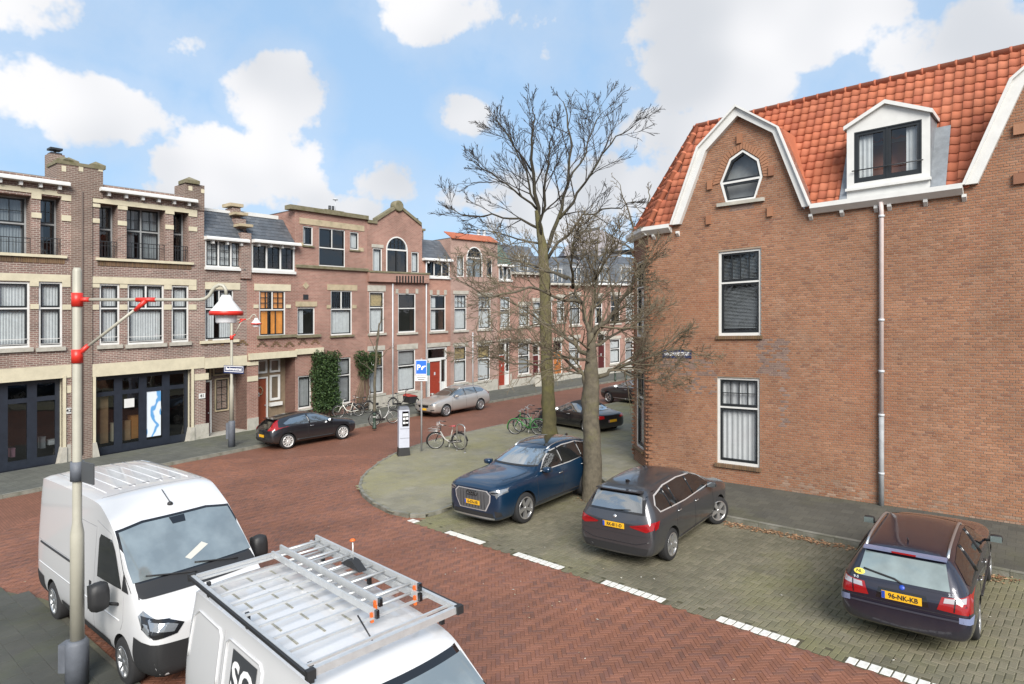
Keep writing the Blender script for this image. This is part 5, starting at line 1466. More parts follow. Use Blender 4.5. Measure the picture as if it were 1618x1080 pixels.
gp = [f.at(*p) for p in ((595, 352), (629, 327), (665, 361))]; zg = zt
mb = MB(); mb.face([f.p(gp[0][0], 0, zg), f.p(gp[2][0], 0, zg), f.p(gp[1][0], 0, gp[1][1])], 0, [(gp[0][0], zg), (gp[2][0], zg), gp[1]])
mb.face([f.p(gp[0][0], -.35, zg), f.p(gp[1][0], -.35, gp[1][1]), f.p(gp[2][0], -.35, zg)], 0); mb.build('gable', b_rose, hF)
for a, b in ((gp[0], gp[1]), (gp[1], gp[2])):
    a, b = (a[0], max(a[1], zg)) if a is not gp[2] else (a[0], zg), (b[0], b[1]) if b is not gp[2] else (b[0], zg)
    mb = MB(); mb.prism([a, b, (b[0], b[1] + .2), (a[0], a[1] + .2)], lambda x, y, w: f.p(x, w, y), -.4, .10); mb.build('gable_coping', m_mossstone, hF)
uf, zf = f.at(629, 329); mb = MB(); M = basis(f.p(uf, -.35, zf + .15), f.d.to_3d(), (0, 0, 1)); mb.lathe([(.34, 0), (.36, .05), (.36, .45), (.3, .5)], 18, M=M); mb.build('finial', m_mossstone, hF, uvs=False)
slab(f, hF, 'coping', m_mossstone, 580.2, 595, 348, 352.5, -.35, .1)
slab(f, hF, 'terrace_wall', b_rose, 580.3, 675, 432, 446, -.02, .22); slab(f, hF, 'terrace_coping', m_mossstone, 580.3, 676, 429.5, 432.2, -.03, .26)
for i in range(10):
    x = 622.5 + i * 4.6; slab(f, hF, 'slot', m_dark, x, x + 2.4, 436, 447, .20, .225)
for (x0, x1, yt, yb) in ((580.5, 609, 450.5, 460), (627, 660, 543, 551.5), (580.5, 608, 546, 553.5), (587, 605.5, 386, 391)): slab(f, hF, 'lintel', m_stone, x0, x1, yt, yb, -.02, .035)
for x in (627, 643, 658.5): slab(f, hF, 'stone_block', m_stone, x - 2, x + 2, 456, 463.5, -.02, .035)
slab(f, hF, 'plinth', m_stone, 580.2, 667, 622, 645, -.03, .06, 623); slab(f, hF, 'vent', m_iron, 590, 597, 636, 640, .05, .075)
mb = MB(); mb.tube([f.p(f.u(619.5), .07, .2), f.p(f.u(619.5), .07, hz(f, 619, 448))], .045, 8); mb.build('rain_pipe', m_zinc, hF, uvs=False)
# ---------------------------------------------------- G: slate-roofed house with the red door
GW = [rect_px(f, *r) for r in ((673, 710.5, 412, 437.5), (680, 704.5, 465.5, 523), (675, 707, 548, 622))]; GW[2] = (GW[2][0], GW[2][1], .0, GW[2][3])
hG, u0, u1, zt = row_house('red_door_house', 'narrow red brick house with bright red front door and slate mansard', f, 667, 712, 690, 409, b_red, GW)
window(f, hG, GW[0], w=.0, frame=.08, mull=2, low=(1, 2), inside='none', sill=(.03, .12, .12), sillmat=m_wpaint, sash=.05); window(f, hG, GW[1], w=-.04, frame=.07, trans=.62, inside='half', sash=.05, sill=(.12, .1, .13))
R = GW[2]; fp = Frame(f.O - f.o * .12, f.d, f.o); L_ = R[1] - R[0]
mb = MB(); mb.fbox(fp, R[0], R[0] + .12, -.1, .05, .2, R[3]); mb.fbox(fp, R[1] - .12, R[1], -.1, .05, .2, R[3]); mb.fbox(fp, R[0] + .12, R[1] - .12, -.1, .05, R[3] - .12, R[3]); mb.fbox(fp, R[0] + .12, R[1] - .12, -.1, .05, 2.7, 2.85); mb.fbox(fp, R[0], R[1], -.3, .2, 0, .2); mb.build('door_surround', m_wpaint, hG)
door(fp, hG, (R[0] + L_ * .12, R[0] + L_ * .72, .2, 2.7), m_reddoor, w=.02)
mb = MB(); mb.fbox(fp, R[0] + L_ * .72, R[1] - .12, -.1, .0, .2, 1.2); mb.build('side_panel', m_wpaint, hG)
mb = MB(); mb.face([fp.p(R[0], -.03, 2.85), fp.p(R[1], -.03, 2.85), fp.p(R[1], -.03, R[3]), fp.p(R[0], -.03, R[3])]); mb.face([fp.p(R[0] + L_ * .72, -.03, 1.2), fp.p(R[1], -.03, 1.2), fp.p(R[1], -.03, 2.7), fp.p(R[0] + L_ * .72, -.03, 2.7)]); mb.build('fanlight', m_glassd, hG, uvs=False)
slab(f, hG, 'lintel', m_stone, 672.5, 711, 541, 547.5, -.02, .035)
for x in (681, 692, 703.5): slab(f, hG, 'stone_block', m_stone, x - 2, x + 2, 458, 465.5, -.02, .035)
slates(f, hG, u0, u1, zt, hz(f, 690, 376), 1.2, m_slate); gutter(f, hG, u0, u1, zt - .15, .3, .16, 3)
mb = MB(); uc = f.u(678); zc = hz(f, 678, 360); mb.fbox(f, uc - .55, uc + .55, -2.2, -1.2, zt, zc); ch = mb.build('chimney', b_dark, hG); mb = MB(); mb.fbox(f, uc - .65, uc + .65, -2.3, -1.1, zc, zc + .14); mb.build('chimney_cap', m_mossstone, ch)
for dx, hh in ((-.3, .5), (.0, .55), (.35, .9)):
    mb = MB(); mb.tube([f.p(uc + dx, -1.7, zc + .1), f.p(uc + dx, -1.7, zc + hh)], .13, 8); mb.build('chimney_pot', m_iron, ch, uvs=False)
slab(f, hG, 'plinth', m_stone, 706, 712, 612, 625, -.03, .05)
mb = MB(); mb.tube([f.p(f.u(672.5), .07, .2), f.p(f.u(672.5), .07, zt - .1)], .045, 8); mb.build('rain_pipe', m_zinc, hG, uvs=False)
# ---------------------------------------------------- H: house with red-tiled parapet
HW = [rect_px(f, *r) for r in ((737, 762, 389.5, 437), (722, 733.5, 404, 437), (769, 778, 409, 437), (718, 737.5, 465, 521.5), (756, 775.5, 467, 519.5), (717.6, 737, 547, 604), (755, 774.5, 544.5, 601))]
hH, u0, u1, zt = row_house('tiled_parapet_house', 'pink brick house with red tile coping and arched top window', f, 712, 786, 750, 379, b_pink, HW)
arch_window(f, hH, 737, 762, 389.5, 437, 'net')
for i in range(1, 7): window(f, hH, HW[i], w=-.04, frame=.06, trans=.62 if i > 2 else None, up=(3, 2) if 2 < i < 5 else (1, 1), inside=('', 'net', 'none', 'net', 'net', 'straw', 'straw')[i], sash=.05, sill=(.12, .1, .13) if i > 2 else None)
for x0, x1, yt, yb in ((716, 740, 459, 464.5), (754, 778, 462, 467), (715.5, 739, 541, 546.5), (753, 777, 538, 544)): slab(f, hH, 'lintel', m_stone, x0, x1, yt, yb, -.02, .035)
slab(f, hH, 'plinth', m_stone, 712.2, 785.8, 603, 622, -.03, .06, 750)
mb = MB(); n = 30
for r in range(3):
    for i in range(n):
        a = u0 + (u1 - u0) * i / n; b = u0 + (u1 - u0) * (i + .92) / n; mb.prism([(.14 - r * .25, zt + r * .16), (-.18 - r * .25, zt + .20 + r * .16), (-.18 - r * .25, zt + .13 + r * .16), (.14 - r * .25, zt - .05 + r * .16)], lambda x, y, w: f.p(a if w == 0 else b, x, y), 0, 1)
o = mb.build('parapet_tiles', m_tile_o, hH, uvs=False); o['kind'] = 'stuff'
for x in (776, 785):
    mb = MB(); u = f.u(x); mb.tube([f.p(u - .3, -1, zt), f.p(u - .3, -1, zt + 1.0)], .13, 8); mb.build('chimney_pot', m_zinc, hH, uvs=False)
mb = MB(); mb.tube([f.p(f.u(746), .07, .2), f.p(f.u(746), .07, hz(f, 746, 525))], .04, 8); mb.build('rain_pipe', m_zinc, hH, uvs=False)
# ---------------------------------------------------- I: green slate mansard, red door
IW = [rect_px(f, *r) for r in ((788, 808, 420, 442), (790.5, 806, 468.5, 518), (788.5, 806, 541, 607))]; IW[2] = (IW[2][0], IW[2][1], .0, IW[2][3])
hI, u0, u1, zt = row_house('green_slate_house', 'rose brick house with green slate mansard behind the bare trees', f, 786, 808, 797, 418, b_rose, IW)
window(f, hI, IW[0], w=.0, frame=.08, mull=2, low=(2, 2), inside='net', sill=(.03, .12, .12), sillmat=m_wpaint); window(f, hI, IW[1], w=-.04, trans=.6, inside='net', sill=(.1, .1, .12), up=(2, 2))
slates(f, hI, u0, u1, zt, hz(f, 797, 384), 1.2, m_gslate); gutter(f, hI, u0, u1, zt - .15, .3, .16, 2)
R = IW[2]; fp = Frame(f.O - f.o * .12, f.d, f.o); L_ = R[1] - R[0]
mb = MB(); mb.fbox(fp, R[0], R[1], -.3, .3, 0, .35); mb.build('door_step', m_stone, hI); door(fp, hI, (R[0], R[0] + L_ * .66, .35, R[3]), m_reddoor, w=.02, light=.30, fmat=m_wpaint)
window(fp, hI, (R[0] + L_ * .68, R[1], 1.3, R[3]), w=.02, frame=.06, inside='none', low=(1, 3))
mb = MB(); mb.fbox(fp, R[0] + L_ * .66, R[1], -.1, .02, .35, 1.3); mb.build('side_panel', m_wpaint, hI)
slab(f, hI, 'lintel', m_stone, 787, 807, 534.5, 540.5, -.02, .035); slab(f, hI, 'plinth', m_stone, 806, 807.8, 590, 609, -.03, .05)
# ---------------------------------------------------- J, K, L: farther houses of the row
f = SEG[3]
def far_house(name, label, x0, x1, yt, wins, doors, bm, roofm, ridge_y, corn=True, dormers=()):
    xm = (x0 + x1) / 2; hl = [rect_px(f, *w) for w in wins]; dl = [rect_px(f, *d[:4]) for d in doors]; dl = [(d[0], d[1], 0, d[3]) for d in dl]
    h, u0, u1, zt = row_house(name, label, f, x0, x1, xm, yt, bm, hl + dl)
    for i, R in enumerate(hl): window(f, h, R, w=-.04, frame=.09, trans=.6, inside=('net', 'half', 'none', 'net', 'grey')[(i + int(x0)) % 5], sash=.06, sill=(.12, .1, .15))
    for R, d in zip(dl, doors):
        mb = MB(); mb.fbox(f, R[0], R[1], -.2, .25, 0, .25); mb.build('door_step', m_stone, h); door(f, h, (R[0], R[1], .25, R[3]), d[4], w=-.08, light=.28)
    for R in hl + dl:
        mb = MB(); mb.fbox(f, R[0] - .1, R[1] + .1, -.02, .04, R[3], R[3] + .28); mb.build('lintel', m_stone, h)
    mb = MB(); mb.fbox(f, u0 + .01, u1 - .01, -.02, .06, 0, .7); mb.build('plinth', m_stone, h)
    if corn: gutter(f, h, u0, u1, zt - .1, .3, .18, 5, m_stone if x0 < 900 else None)
    slates(f, h, u0, u1, zt + .1, hz(f, xm, ridge_y), 1.6, roofm, wd=.4, ex=.34)
    for (x, y0, y1) in dormers:
        R = rect_px(f, x - 7, x + 7, y0, y1, .1); mb = MB(); mb.fbox(f, R[0] - .2, R[1] + .2, -1.4, -.02, R[2] - .15, R[3] + .2); dm = mb.build('dormer', m_lead, h)
        window(f, dm, R, w=.04, frame=.06, mull=1, inside='net', depth=.05)
    return h
far_house('terrace_house', 'rose brick terrace house behind the tall tree trunk', 808, 858, 432, [(820, 837, 482, 515), (819, 837, 541, 591), (842, 855, 476, 512)], [(842, 853, 545, 602, m_dkred)], b_rose, m_slate, 385, dormers=[(828, 402, 428)])
far_house('terrace_house', 'red brick terrace house with orange front door', 858, 932, 449, [(880, 892, 470, 508), (900, 917, 466, 513), (899, 916, 534, 578), (862, 873, 474, 510)], [(875, 889, 538, 596, m_orangedoor)], b_red, m_slate, 404, dormers=[(882, 424, 446), (912, 421, 444)])
f = SEG[4]
far_house('terrace_house', 'rose brick terrace house with white cornice and dark red door beyond the trees', 932, 1020, 449, [(965, 980, 466, 510), (989, 1002, 467, 508), (988, 1001, 538, 570), (964, 980, 535, 574), (940, 952, 468, 512)], [(945, 957, 528, 586, m_dkred)], b_rose, mat('x', (0, 0, 0)) if 0 else m_slate, 402, dormers=[(955, 421, 444), (990, 421, 443)])
far_house('terrace_house', 'red brick terrace house at the far end of the row', 1020, 1130, 444, [(1030, 1044, 466, 505), (1060, 1074, 466, 505)], [], b_red, m_slate, 395)
# grey block of flats rising behind the row
P = [at_depth(892, 395, 92), at_depth(982, 395, 92)]
fb = Frame((P[0].x, P[0].y), (P[1].xy - P[0].xy), (0, -1))
gb = empty('apartment_block', (P[0].x, P[0].y, gz(P[0].x)), 'grey block of flats with sloped top rising behind the terrace row', 'building')
w_ = (P[1].xy - P[0].xy).length; z1 = fb.at(940, 362)[1]; z0 = fb.at(940, 372)[1]
m_greyb = mat('grey_cladding', (.27, .26, .28), .7, var=.12, vscale=.4)
mb = MB(); mb.prism([(0, 0), (w_, 0), (w_, z0 - .8), (w_ * .62, z1), (w_ * .30, z1 - .5), (0, z0 - 1.6)], lambda a, b, w: fb.p(a, w, b), -14, 0); mb.build('wall', m_greyb, gb)
mb = MB(); mb.prism([(w_ * .30, z1 - .5), (w_ * .62, z1), (w_ * .62, z1 + .3), (w_ * .30, z1 - .2)], lambda a, b, w: fb.p(a, w, b), -14, .1); mb.build('roof_edge', m_iron, gb)
for j in range(3):
    for i in range(5):
        u = w_ * (.1 + .18 * i); z = z0 - 3.4 - j * 3; mb = MB(); mb.fbox(fb, u, u + 1.0, -.05, .03, z, z + 1.5); mb.build('window', m_glassd, gb, uvs=False)
# ------------------------------------------------------------------ vehicles
def paint(name, col, metal=.0, rough=.35):
    if name in MATS: return MATS[name]
    m, nt, N, L, b = newmat(name)
    b.inputs['Base Color'].default_value = rgb(col); b.inputs['Metallic'].default_value = metal; b.inputs['Roughness'].default_value = rough
    b.inputs['Coat Weight'].default_value = 1.0; b.inputs['Coat Roughness'].default_value = .03
    tc = N.new('ShaderNodeTexCoord'); n = N.new('ShaderNodeTexNoise'); n.inputs['Scale'].default_value = 2.5; n.inputs['Detail'].default_value = 8; n.inputs['Roughness'].default_value = .7
    L.new(tc.outputs['Object'], n.inputs['Vector'])
    mr = N.new('ShaderNodeMapRange'); mr.inputs['From Min'].default_value = .35; mr.inputs['From Max'].default_value = .75; mr.inputs['To Min'].default_value = .02; mr.inputs['To Max'].default_value = .14
    L.new(n.outputs['Fac'], mr.inputs['Value']); L.new(mr.outputs[0], b.inputs['Coat Roughness'])      # thin film of dirt
    # road grime low on the body
    sp = N.new('ShaderNodeSeparateXYZ'); L.new(tc.outputs['Object'], sp.inputs[0])
    gr = N.new('ShaderNodeMapRange'); gr.inputs['From Min'].default_value = .62; gr.inputs['From Max'].default_value = .2; gr.inputs['To Max'].default_value = .5; L.new(sp.outputs[2], gr.inputs['Value'])
    ml = N.new('ShaderNodeMath'); ml.operation = 'MULTIPLY'; L.new(gr.outputs[0], ml.inputs[0]); L.new(n.outputs['Fac'], ml.inputs[1])
    mx = N.new('ShaderNodeMix'); mx.data_type = 'RGBA'; mx.inputs[6].default_value = rgb(col); mx.inputs[7].default_value = (.12, .105, .085, 1); L.new(ml.outputs[0], mx.inputs[0]); L.new(mx.outputs[2], b.inputs['Base Color'])
    MATS[name] = m
    return m
def reflector(name, base, refl, rough=.03):
    if name in MATS: return MATS[name]
    m, nt, N, L, b = newmat(name); N.remove(b); out = N['Material Output']
    df = N.new('ShaderNodeBsdfDiffuse'); tcn = N.new('ShaderNodeTexCoord'); nn = N.new('ShaderNodeTexNoise'); nn.inputs['Scale'].default_value = 2.6; nn.inputs['Detail'].default_value = 6; L.new(tcn.outputs['Object'], nn.inputs['Vector'])
    cr = N.new('ShaderNodeMapRange'); cr.inputs['From Min'].default_value = .38; cr.inputs['From Max'].default_value = .66; L.new(nn.outputs['Fac'], cr.inputs['Value'])
    cm = N.new('ShaderNodeMix'); cm.data_type = 'RGBA'; cm.inputs[6].default_value = rgb([c * .8 for c in base]); cm.inputs[7].default_value = rgb([c * 1.2 for c in base]); L.new(cr.outputs[0], cm.inputs[0]); L.new(cm.outputs[2], df.inputs['Color'])
    gl = N.new('ShaderNodeBsdfGlossy'); gl.inputs['Roughness'].default_value = rough; gl.inputs['Color'].default_value = (.93, .97, 1, 1)
    lw = N.new('ShaderNodeFresnel'); lw.inputs['IOR'].default_value = 1.5
    ad = N.new('ShaderNodeMath'); ad.operation = 'ADD'; ad.use_clamp = True; ad.inputs[1].default_value = refl; L.new(lw.outputs[0], ad.inputs[0])
    mx = N.new('ShaderNodeMixShader'); L.new(ad.outputs[0], mx.inputs[0]); L.new(df.outputs[0], mx.inputs[1]); L.new(gl.outputs[0], mx.inputs[2]); L.new(mx.outputs[0], out.inputs['Surface'])
    MATS[name] = m
    return m
m_cglass = reflector('car_glass', (.012, .013, .014), .06)
m_cglass2 = reflector('car_glass_pale', (.05, .055, .055), .30)
m_shield = reflector('windscreen', (.10, .11, .11), .42)
m_vshield = reflector('van_windscreen', (.15, .175, .18), .16, .06)
m_trim = mat('black_plastic', (.018, .018, .019), .55, bump=.1)
m_gloss = mat('gloss_black', (.008, .008, .009), .12, coat=.6)
m_chrome = mat('chrome', (.66, .67, .68), .28, metal=.55)
m_satin = mat('satin_metal', (.55, .56, .57), .35, metal=.9)
m_tyre = mat('tyre_rubber', (.016, .016, .017), .85, bump=.2)
m_alloy = mat('alloy', (.50, .50, .50), .3, metal=.8)
m_rimdark = mat('brake_dark', (.015, .015, .015), .6)
m_tail = mat('tail_lamp', (.22, .005, .007), .15, coat=.8, emit=(1, .02, .02, .03))
m_tail2 = mat('tail_lamp_dark', (.20, .006, .008), .15, coat=1.0)
m_clear = mat('clear_lamp', (.42, .40, .41), .1, metal=.3, coat=1.0)
m_hlight = mat('headlamp', (.30, .32, .34), .06, metal=.6, coat=1.0)
m_plate = mat('plate_yellow', (.72, .40, .02), .4)
m_eu = mat('plate_blue', (.02, .06, .35), .4)
def make_wheel(r, rim, wd, nsp, style, rimmat):
    """returns (tyre mesh, rim mesh); axis along local Y, face at +Y"""
    R90 = Matrix.Rotation(-math.pi / 2, 4, 'X')
    mb = MB(); h = wd / 2
    mb.lathe([(rim - .01, -h), (r - .035, -h), (r - .01, -h + .02), (r, -h + .045), (r, h - .045), (r - .01, h - .02), (r - .035, h - .005), (rim + .005, h)], 36, M=R90, cap=False)
    o = mb.build('wheel', m_tyre, uvs=False); tme_ = o.data; bpy.data.objects.remove(o)
    mb = MB()
    mb.lathe([(rim + .006, h - .02), (rim + .008, h), (rim - .015, h + .002), (rim - .03, h - .02), (rim - .035, -h + .02)], 36, 0, R90, cap=False)
    mb.lathe([(.001, h - .085), (rim - .03, h - .085)], 24, 1, R90, cap=False)
    mb.lathe([(.001, h - .005), (.035, h - .006), (.05, h - .02), (.055, h - .06)], 14, 0, R90, cap=False)
    for i in range(nsp):
        a0 = 2 * math.pi * i / nsp
        for dv in ((-.16, .16) if style == 'twin' else (0,)):
            wi, wo = (.022, .014) if style == 'twin' else ((.036, .05) if style == 'wide' else (.026, .02))
            a = a0 + dv * .5; P = []
            for k in range(8):
                rr = (.045, rim - .012)[k & 1]; ww = (wi, wo)[k & 1] * (1 if k & 2 else -1); aa = a + (dv * .35 if k & 1 else 0)
                y = (h - .06, (h - .012, h - .004)[k & 1])[k >> 2 & 1]
                P.append(Vector((math.cos(aa) * rr - math.sin(aa) * ww, y, math.sin(aa) * rr + math.cos(aa) * ww)))
            mb.hexa(P, 0)
    o = mb.build('rim', [rimmat, m_rimdark], uvs=False); rme = o.data; bpy.data.objects.remove(o)
    return tme_, rme
class Car:
    def __init__(s, name, label, cat, pos, yaw, stations, paintm, creases=None, wheels=None, arch=.055, group=None, cage_lv=2, arch_mat=None):
        R = (SLOPE @ Matrix.Rotation(yaw, 4, 'Z')).to_euler()
        s.root = empty(name, (pos[0], pos[1], gz(pos[0])), label, cat, group, rot=R)
        # cage
        V, Fc = [], []; cre = {}
        cols = 15
        for (x, zb, wb, zm, wm, zs, ws, zt, wt, c) in stations:
            half = [(0, zb), (wb * .85, zb), (wb, zb + .07), (wm, zm), (ws, zs), (wt, zt), (wt * .55, zt + c * .75), (0, zt + c)]
            ring_ = half + [(-y, z) for y, z in half[-2:0:-1]]
            V += [(x, y, z) for y, z in ring_]
        n = 14
        m = len(stations)
        for i in range(m - 1):
            for j in range(n):
                j2 = (j + 1) % n
                Fc.append((i * n + j, (i + 1) * n + j, (i + 1) * n + j2, i * n + j2))
        for i, rev in ((0, False), (m - 1, True)):
            b = i * n
            q = [(b + 0, b + 1, b + 13), (b + 1, b + 2, b + 12, b + 13), (b + 2, b + 3, b + 11, b + 12), (b + 3, b + 4, b + 10, b + 11), (b + 4, b + 5, b + 9, b + 10), (b + 5, b + 6, b + 8, b + 9), (b + 6, b + 7, b + 8)]
            Fc += [t[::-1] if rev else t for t in q]
        me = bpy.data.meshes.new('cage'); me.from_pydata(V, [], Fc)
        me.materials.append(paintm); me.materials.append(arch_mat or m_rimdark)
        me.update()
        bmm = bmesh.new(); bmm.from_mesh(me); bmesh.ops.recalc_face_normals(bmm, faces=bmm.faces)
        if creases:
            cl = bmm.edges.layers.float.new('crease_edge')
            for e in bmm.edges:
                a, b = e.verts[0].index, e.verts[1].index
                if a % n == b % n and a // n != b // n:
                    k = a % n; k = k if k <= 7 else 14 - k
                    if k in creases: e[cl] = creases[k]
                ia = a // n
                if a // n == b // n and ('x', ia) in creases: e[cl] = creases[('x', ia)]
        bmm.to_mesh(me); bmm.free()
        o = bpy.data.objects.new('body', me); COL.objects.link(o)
        sd = o.modifiers.new('s', 'SUBSURF'); sd.levels = cage_lv; sd.render_levels = cage_lv
        wb_, r, rim, wdt, trk, nsp, style, rimmat = wheels
        cut = []
        for sx in (-1, 1):
            for sy in (-1, 1):
                mb = MB(); M = Matrix.Translation((sx * wb_ / 2, sy * (trk - .02), r)) @ Matrix.Rotation(-math.pi / 2, 4, 'X')
                mb.lathe([(r + arch, -.22), (r + arch, .5)], 28, 1, M=M)
                c = mb.build('cut', [paintm, arch_mat or m_rimdark], uvs=False); cut.append(c)
                bm_ = o.modifiers.new('b', 'BOOLEAN'); bm_.operation = 'DIFFERENCE'; bm_.object = c; bm_.solver = 'EXACT'
                try: bm_.material_mode = 'INDEX'
                except Exception: pass
        dg = bpy.context.evaluated_depsgraph_get()
        nm = bpy.data.meshes.new_from_object(o.evaluated_get(dg))
        o.modifiers.clear(); o.data = nm; nm.name = 'body'
        for c in cut: bpy.data.objects.remove(c)
        nm.polygons.foreach_set('use_smooth', [True] * len(nm.polygons)); nm.set_sharp_from_angle(angle=math.radians(38))
        nm.update()
        child(o, s.root); s.body = o
        bb = bmesh.new(); bb.from_mesh(nm); s.bvh = BVHTree.FromBMesh(bb); bb.free()
        tm_, rm_ = make_wheel(r, rim, wdt, nsp, style, rimmat)
        s.wheels = []
        for sx in (-1, 1):
            for sy in (-1, 1):
                w = bpy.data.objects.new('wheel', tm_); COL.objects.link(w); child(w, s.root)
                w.location = (sx * wb_ / 2, sy * (trk - wdt / 2), r); w.rotation_euler = (0, rnd.random() * 6, 0 if sy > 0 else math.pi)
                rr = bpy.data.objects.new('rim', rm_); COL.objects.link(rr); child(rr, w); s.wheels.append((sx, sy, w))
    def hit(s, axis, a, b, sgn=1):
        if axis == 'side': o, d = Vector((a, sgn * 4, b)), Vector((0, -sgn, 0))
        elif axis == 'front': o, d = Vector((7, a, b)), Vector((-1, 0, 0))
        elif axis == 'rear': o, d = Vector((-7, a, b)), Vector((1, 0, 0))
        else: o, d = Vector((a, b, 6)), Vector((0, 0, -1))
        p, nrm, i, ds = s.bvh.ray_cast(o, d)
        if p is None:
            p, nrm, i, ds = s.bvh.find_nearest(o + d * (7 if axis != 'side' else 3.2))
        if nrm.dot(d) > 0: nrm = -nrm
        return p, nrm
    def patch(s, name, axis, poly, material, off=.005, sgn=1, step=.07, parent=None, mirror=False):
        if mirror:
            if axis == 'side': return [s.patch(name, axis, poly, material, off, g, step, parent) for g in (1, -1)]
            return [s.patch(name, axis, poly, material, off, sgn, step, parent), s.patch(name, axis, [((-a, b) if axis != 'top' else (a, -b)) for a, b in poly][::-1], material, off, sgn, step, parent)]
        bm = bmesh.new(); vs = [bm.verts.new((a, b, 0)) for a, b in poly]; bm.faces.new(vs)
        for k in (0, 1):
            lo = min(p[k] for p in poly); hi = max(p[k] for p in poly); n = int((hi - lo) / step) + 1
            for i in range(1, n):
                c = lo + (hi - lo) * i / n; co = Vector((c, 0, 0)) if k == 0 else Vector((0, c, 0)); no = Vector((1, 0, 0)) if k == 0 else Vector((0, 1, 0))
                bmesh.ops.bisect_plane(bm, geom=bm.verts[:] + bm.edges[:] + bm.faces[:], plane_co=co, plane_no=no)
        bmesh.ops.triangulate(bm, faces=bm.faces[:])
        ref = None
        for v in bm.verts:
            p, nn = s.hit(axis, v.co.x, v.co.y, sgn); v.co = p + nn * off; ref = nn
        bmesh.ops.recalc_face_normals(bm, faces=bm.faces[:])
        bm.normal_update()
        av = sum((f.normal * f.calc_area() for f in bm.faces), Vector())
        if ref is not None and av.dot(ref) < 0: bmesh.ops.reverse_faces(bm, faces=bm.faces[:])
        for f in bm.faces: f.smooth = True
        me = bpy.data.meshes.new(name); bm.to_mesh(me); bm.free(); me.materials.append(material)
        o = bpy.data.objects.new(name, me); COL.objects.link(o); return child(o, parent or s.root)
    def line(s, name, axis, pts, material, width=.012, off=.004, sgn=1, mirror=False, r=None):
        """a thin strip or bead following the body"""
        if mirror and axis == 'side': return [s.line(name, axis, pts, material, width, off, g, r=r) for g in (1, -1)]
        P = []
        for (a, b), (c, d) in zip(pts, pts[1:]):
            n = max(1, int(math.hypot(c - a, d - b) / .08))
            for i in range(n): P.append((a + (c - a) * i / n, b + (d - b) * i / n))
        P.append(pts[-1])
        Q = []
        for a, b in P:
            p, nn = s.hit(axis, a, b, sgn); Q.append(p + nn * off)
        mb = MB(); mb.tube(Q, width / 2, 5); o = mb.build(name, material, s.root, uvs=False); return o
    def mirror_(s, name, x, y, z, sx=.12, sy=.20, sz=.13, material=None, glassm=None):
        for g in (1, -1):
            bm = bmesh.new(); bmesh.ops.create_cube(bm, size=1.0)
            bmesh.ops.subdivide_edges(bm, edges=bm.edges[:], cuts=2, use_grid_fill=True)
            for v in bm.verts:
                q = v.co * 2; L_ = max(abs(q.x), abs(q.y), abs(q.z)); sp = q.normalized() * L_; q = q * .35 + sp * .65
                v.co = Vector((q.x * sx / 2 + (.03 if q.x > 0 else 0), q.y * sy / 2, q.z * sz / 2))
            for f in bm.faces: f.smooth = True
            me = bpy.data.meshes.new(name); bm.to_mesh(me); bm.free(); me.materials.append(material)
            me.transform(Matrix.Translation((x, g * y, z)))
            o = bpy.data.objects.new(name, me); COL.objects.link(o); child(o, s.root)
            mb = MB(); mb.tube([Vector((x, g * (y - sy * .3), z - sz * .3)), Vector((x + .03, g * (y - sy * .9), z - sz * .45))], .025, 6); mb.build('mirror_arm', m_trim, o, uvs=False)
            mb = MB(); mb.box((x - sx * .47, g * y, z), (.006, sy * .82, sz * .78)); mb.build('mirror_glass', glassm or m_cglass2, o, uvs=False)
    def plate(s, axis, y, z, txt, w=.50, h=.11, tilt=0.0):
        p, nn = s.hit(axis, y, z)
        nn = Vector((nn.x, 0, nn.z * .6)).normalized(); xd = Vector((0, 1, 0)) if axis == 'front' else Vector((0, -1, 0))
        M = basis(p + nn * .02, xd, nn.cross(xd))
        mb = MB(); mb.box((0, 0, 0), (w, h, .012)); pl_ = mb.build('number_plate', m_plate, off=Vector((0, 0, 0)), uvs=False); pl_.data.transform(M); child(pl_, s.root)
        mb = MB(); mb.box((-w / 2 + .025, 0, .003), (.045, h * .94, .012)); e = mb.build('country_band', m_eu, off=Vector((0, 0, 0)), uvs=False); e.data.transform(M); child(e, pl_)
        if txt:
            put_text('lettering', txt, h * .86, M @ Matrix.Translation((.022, -.002, .0085)), m_print, pl_, True, sx=(w - .09) / (len(txt) * h * .86 * .60))
    def slats(s): pass
def handle(car, x, z, sgn=0):
    for g in ((1, -1) if not sgn else (sgn,)):
        p, nn = car.hit('side', x, z, g); mb = MB(); mb.tube([p + Vector((-.09, g * .012, 0)), p + Vector((-.06, g * .03, 0)), p + Vector((.06, g * .03, 0)), p + Vector((.09, g * .012, 0))], .013, 6); mb.build('door_handle', m_satin if not getattr(car, 'hm', None) else car.hm, car.root, uvs=False)
def fin(car, x, y=0, mat_=None):
    p, nn = car.hit('top', x, y); mb = MB()
    mb.prism([(-.09, -.01), (.07, -.01), (-.05, .055), (-.085, .055)], lambda a, b, w: p + Vector((a, w, b)), -.02, .02); mb.build('roof_aerial', mat_ or m_gloss, car.root, uvs=False)
def roof_rails(car, x0, x1, y, material, h=.035, r=.016):
    for g in (1, -1):
        pts = []
        for i in range(9):
            t = i / 8; x = x0 + (x1 - x0) * t; p, nn = car.hit('top', x, g * y); pts.append(p + Vector((0, 0, h * min(1, 6 * t, 6 * (1 - t)))))
        mb = MB(); mb.tube(pts, r, 6); mb.build('roof_rail', material, car.root, uvs=False)
